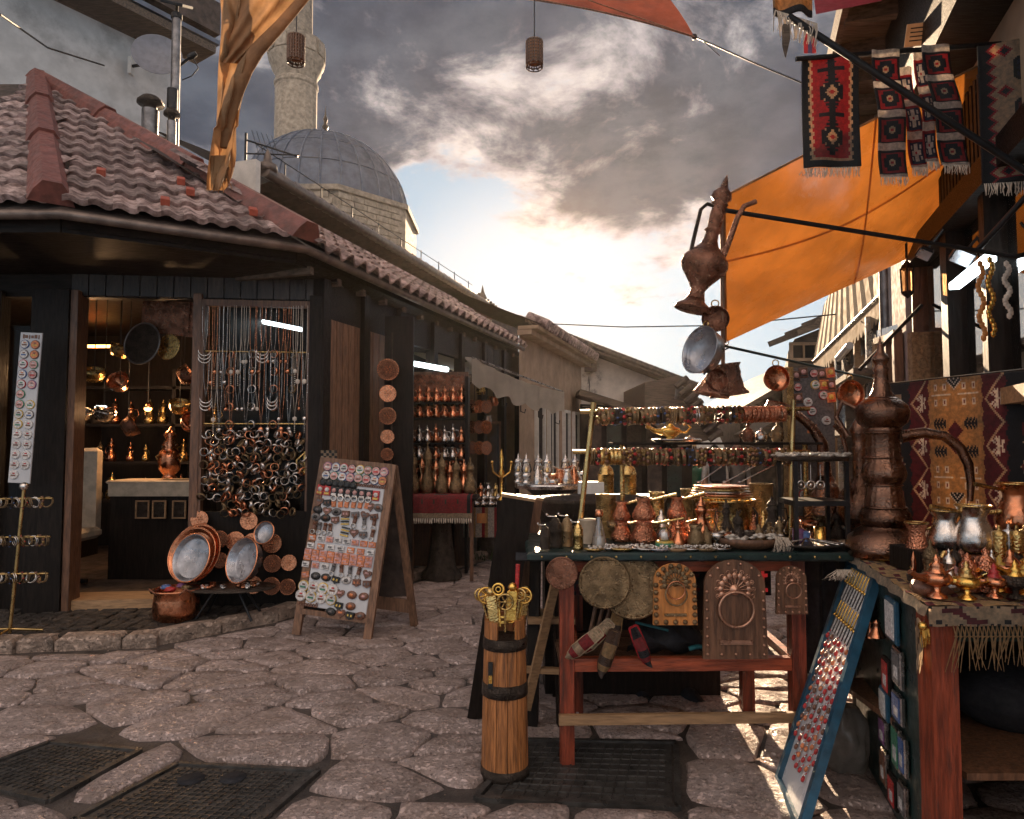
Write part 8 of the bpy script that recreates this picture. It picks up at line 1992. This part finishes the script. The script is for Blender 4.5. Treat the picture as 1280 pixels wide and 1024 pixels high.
# cord with hanging pans
hc = solo('pan_rope', MB().tube([V(0, 0, 0), at(904, 470, 3.0)-at(902, 262, 3.0)], .009, 6).ring((0, 0, 0), .022, .005, 12, 5), 'boardwood', 'dark rope holding the cluster of copper pans below the pole tip', 'rope', at(902, 262, 3.0))
def pan(x, y, r_, Y, nrm, m, lab, deep=.03, sy=1.0, ear=True, nm='copper_pan', loc_up=True, grp='copper pans hanging over the stall'):
    r = r_*Y/F; p = at(x, y, Y); t = thing(nm, lab, 'pan', p, rot=disc_T(nrm).to_euler(), group=grp)
    part('dish', MB().lathe([(0, 0), (r*.82, 0), (r*.93, deep*.5), (r*.96, deep), (r, deep+.003), (r*.98, deep-.003), (r*.85, -.004), (0, -.004)], 32, 0, sy=sy), m, t)
    if ear:
        q = t.rotation_euler.to_matrix().inverted() @ V(0, 0, 1); q.z = 0; q.normalize(); part('loop', MB().ring((0, 0, 0), .016, .003, 12, 4, 0, TR(q*(r+.012)+V(0, 0, deep*.7)) @ RX(90)), 'brass', t)
    return t
pan(894, 401, 17, 3.0, (-.25, -1, .1), 'oldcopper', 'small dark round copper pan at the top of the hanging cluster')
pan(885, 441, 31, 2.95, (-1.5, -.75, .35), 'tin', 'large tin-lined pan turned sideways in the hanging cluster', deep=.05, sy=1.0)
pot = thing('copper_pot', 'ribbed copper pot with a wide base at the right of the hanging cluster', 'pot', at(912, 495, 3.02), group='copper pots hanging in the cluster'); r = 24*3.02/F
part('body', MB().lathe([(r, 0), (r*1.0, .008), (r*.8, .03), (r*.78, .055), (r*.72, .08), (r*.75, .1), (r*.7, .125), (r*.82, .14), (r*.78, .141), (r*.6, .12)], 28, 0, T=RY(-8)), 'oldcopper', pot)
part('handle', MB().tube([(-.06, 0, .13), (-.03, 0, .2), (.01, 0, .22)], .004, 6), 'blackmetal', pot)
pot = thing('copper_pot', 'smooth copper pot in front of the ribbed one in the hanging cluster', 'pot', at(889, 494, 2.95), group='copper pots hanging in the cluster'); r = 22*2.95/F
part('body', MB().lathe([(r, 0), (r*1.0, .008), (r*.85, .03), (r*.6, .07), (r*.45, .09), (r*.5, .1)], 28, 0, T=RY(12)), 'oldcopper', pot); part('handle', MB().tube([(-.03, 0, .09), (.0, 0, .16), (.03, 0, .2)], .005, 6), 'blackmetal', pot)
pan(893, 476, 14, 2.9, (.3, -1, .1), 'oldcopper', 'small dark copper lid lowest in the hanging cluster', ear=False)
pan(968, 474, 16.5, 3.4, (.05, -1, .05), 'copper', 'round copper pan on the thin pole left of the grey magnet board')
pan(1060, 493, 17, 3.35, (.1, -1, .05), 'copper', 'round orange copper pan on the thin pole right of the grey magnet board')
# lantern, floodlights and lit tube on the right house
ln_ = thing('wall_lantern', 'dark glazed lantern hanging under the orange sail by the white corner', 'lantern', at(1134, 350, 4.4)); q = 4.4/F
part('base', MB().lathe([(.0, -24*q), (5*q, -20*q), (8*q, -17*q), (8*q, -15*q)], 6, 0, sm=False), 'blackmetal', ln_); part('roof', MB().lathe([(8.5*q, 14*q), (6*q, 19*q), (2*q, 24*q), (0, 28*q)], 6, 0, sm=False), 'blackmetal', ln_)
part('glass', MB().lathe([(7*q, -15*q), (8*q, 14*q)], 6, 0, sm=False), 'amberglass', ln_)
mb = MB()
for k in range(6):
    a = math.pi*k/3; mb.tube([(7.3*q*math.cos(a), 7.3*q*math.sin(a), -15*q), (8.4*q*math.cos(a), 8.4*q*math.sin(a), 14*q)], .006, 4)
part('bar', mb, 'blackmetal', ln_); part('chain', MB().tube([(0, 0, 28*q), (0, 0, 50*q)], .008, 5), 'blackmetal', ln_)
for k, (x, y, w_) in enumerate(((1155, 318, 18), (1203, 322, 26))):
    t = thing('floodlight', 'square unlit floodlight under the pole, %s of two' % ('left', 'right')[k], 'floodlight', at(x, y, 3.6), rot=(.7, .5, -.3), group='floodlights on the right house'); q = 3.6/F*w_/2
    part('housing', MB().box((0, .02, 0), (q*2, .05, q*1.6), bev=.01), 'blackmetal', t); part('glass', MB().box((0, -.008, 0), (q*1.7, .006, q*1.3)), 'tin', t)
    part('bracket', MB().tube([(0, .04, 0), (.02, .1, .12)], .008, 5), 'blackmetal', t)
solo('lit_tube', MB().bar((0, 0, 0), at(1238, 322, 3.15)-at(1193, 358, 3.7), .05, .035), 'tube_light', 'lit white tube lamp over the jewellery window of the right house', 'light', at(1193, 358, 3.7))
# dangling gold ribbons by the window
for k, (x, y0, y1, m) in enumerate(((1237, 325, 425, 'gold'), (1225, 330, 430, 'orangewood'), (1258, 330, 400, 'shell'))):
    Y = 3.0; L = (y1-y0)*Y/F
    mb = MB()
    for q in range(18): mb.ball((.012*math.sin(q*.9), 0, -L*q/18), .014, 6, 0, (1, .5, 1.2))
    solo('bead_string', mb, m, '%s bead string hanging before the right window' % ('golden', 'amber', 'pale')[k], 'bead string', at(x, y0, Y), (0, 0, 0), 'bead strings before the right window')
solo('street_sign', MB().box((0, 0, 0), (.012, .16, .26), bev=.003).box((-.008, 0, .06), (.002, .11, .02), 1).box((-.008, 0, .01), (.002, .12, .02), 1).box((-.008, 0, -.04), (.002, .08, .02), 1), ['bluepaint', 'panelwhite'], 'small dark teal plaque sign with pale lettering on the white corner wall', 'sign', at(1143, 385, 4.95), (0, 0, -.33))

# ============================================================ people far down the street
def person(x, Y, h, top, bot, hair, lab, side=0, walk=.0, bag=None, back=True):
    p = V((x-640)/F*Y, Y, gz(Y)); t = thing('person', lab, 'person', p, 0, 'walkers far down the street'); s_ = h/1.75
    me = bpy.data.meshes.new('body'); J_ = dict(pel=(0, 0, .95), ch=(0, 0, 1.25), nk=(0, 0, 1.46), hd=(0, -.01, 1.56), ht=(0, 0, 1.70), ls=(-.17, 0, 1.40), le=(-.22, .02, 1.13), lw=(-.20, -.08, .90), rs=(.17, 0, 1.40), re=(.22, .02, 1.13), rw=(.2, -.08, .90), lh=(-.09, 0, .9), lk=(-.1, -.02-walk, .5), lf=(-.1, .02+walk, .08), lt=(-.1, -.12+walk, .03), rh=(.09, 0, .9), rk=(.1, -.02+walk, .5), rf=(.1, .02-walk, .08), rt=(.1, -.12-walk, .03))
    ks = list(J_); E_ = [('pel', 'ch'), ('ch', 'nk'), ('nk', 'hd'), ('hd', 'ht'), ('ch', 'ls'), ('ls', 'le'), ('le', 'lw'), ('ch', 'rs'), ('rs', 're'), ('re', 'rw'), ('pel', 'lh'), ('lh', 'lk'), ('lk', 'lf'), ('lf', 'lt'), ('pel', 'rh'), ('rh', 'rk'), ('rk', 'rf'), ('rf', 'rt')]
    rad = dict(pel=.14, ch=.15, nk=.055, hd=.09, ht=.08, ls=.07, le=.05, lw=.035, rs=.07, re=.05, rw=.035, lh=.1, lk=.065, lf=.05, lt=.04, rh=.1, rk=.065, rf=.05, rt=.04)
    me.from_pydata([J_[k] for k in ks], [(ks.index(a), ks.index(b)) for a, b in E_], [])
    me.materials.append(MT[top]); me.materials.append(MT[bot]); me.materials.append(MT['skin'])
    o = link('body', me, t); sk_ = o.modifiers.new('skin', 'SKIN'); sv_ = me.skin_vertices[0].data
    for k, v in zip(ks, sv_): v.radius = (rad[k], rad[k]*(.72 if k in ('pel', 'ch') else 1)); v.use_root = (k == 'pel')
    o.modifiers.new('sub', 'SUBSURF').levels = 1; o.modifiers['sub'].render_levels = 1
    dg = bpy.context.evaluated_depsgraph_get(); m2 = bpy.data.meshes.new_from_object(o.evaluated_get(dg)); o.modifiers.clear(); o.data = m2
    m2.materials.clear(); [m2.materials.append(MT[q]) for q in (top, bot, 'skin')]
    for f in m2.polygons:
        c = f.center; f.use_smooth = True; f.material_index = 2 if c.z > 1.47 or (abs(c.x) > .16 and c.z < 1.1) else (1 if c.z < .97 else 0)
    part('hair', MB().ball((0, .015, 1.655), .105, 10, 0, (.95, 1.0, 1.0)), hair, t)
    part('nose', MB().ball((0, -.1, 1.58), .016, 6), 'skin', t)
    if bag: part('backpack', MB().box((0, .16 if not back else -.16, 1.22), (.28, .14, .4), bev=.05), bag, t)
    t.scale = (s_,)*3; t.rotation_euler = (0, 0, 0); return t
person(893, 13, 1.72, 'p_white', 'p_grey', 'p_black', 'walker in a white short-sleeved top with a dark backpack far down the street', bag='cloth_black', walk=.06)
person(921, 13.6, 1.78, 'p_grey', 'p_blue', 'p_brown', 'walker in a grey top and blue trousers just right of the one with the backpack', walk=.08)
person(868, 15, 1.7, 'p_green', 'p_black', 'p_black', 'walker in a green top further away left of the others', walk=.05)
# small person seated in the shade beyond the stall
solo('green_basket', MB().lathe([(.08, 0), (.12, .18), (.13, .19), (.1, .17), (.07, .02)], 16, 0), 'p_green', 'small green basket on the far paving behind the plate stack', 'basket', V((884-640)/F*12, 12, gz(12)+.02))

# more goods in the far shop bays on the left
dfp = at(613, 600, 9.3)
df = thing('shop_door_frame', 'thin pale door frame standing in the dark bay under the cloth awning', 'door frame', V(dfp.x, 9.3, -.1))
for s_ in (-1, 1): part('jamb', MB().box((s_*.13, 0, .8), (.025, .03, 1.75)), 'boardwood', df)
part('head', MB().box((0, 0, 1.69), (.285, .032, .03)), 'boardwood', df); part('pane', MB().box((0, .01, .8), (.24, .008, 1.7)), 'shopglass', df)
for k in range(9):
    p = at(590+(k % 3)*9, 508+(k//3)*26, 8.8-.2*(k % 3)); o = tag(link('wall_plate', pm['copper' if k % 2 else 'oldcopper'], None, p, disc_T((.8, -1, 0)).to_euler()), 'copper plate, %s of those hung in the dark bay under the cloth awning' % ordn(k), 'plate', 'plates under the cloth awning'); o.scale = (.17,)*3
for k in range(12):
    p = at(575+(k % 6)*9, 596+(k//6)*14, 7.9); o = tag(link('copper_ewer', lj[('copper', 'silver', 'brass')[k % 3]], None, V(p.x, 7.6+.1*(k//6), z2+.03), (0, 0, k)), '%s ewer, %s of those behind the silver bowls' % (('copper', 'silver', 'brass')[k % 3], ordn(k)), 'ewer', 'ewers behind the silver bowls')
for k in range(11):
    x = 432+k*4.2 if k < 5 else 585+(k-5)*8; Y = 6.0 if k < 5 else 8.6
    p = at(x, 470+(k*37 % 60), Y); t = thing('hanging_pot', 'small copper pot on a string, %s along the row eave' % ordn(k), 'pot', p, k*.7, 'pots on strings along the row eave')
    part('bowl', MB().lathe([(0, -.05), (.05, -.045), (.065, 0), (.05, .05), (.06, .07), (.05, .05)], 12, 0), ('copper', 'brass', 'silver')[k % 3], t); part('cord', MB().tube([(0, 0, .05), (0, 0, 2.5-p.z)], .004, 4), 'blackmetal', t)
# ============================================================ thin warm haze in the street
hz = MB().box((0, 19, 6.0), (90, 60, 17)); hm = bpy.data.materials.new('haze'); hm.use_nodes = True; n = NT(hm.node_tree)
n.n.remove(n.n['Principled BSDF']); vol = n.node('ShaderNodeVolumePrincipled', {'Color': (1, .9, .8, 1), 'Density': .0004, 'Anisotropy': .72})
n.l.new(vol.outputs[0], n.n['Material Output'].inputs['Volume']); MT['haze'] = hm
part('haze', hz, 'haze', None, kind='stuff')
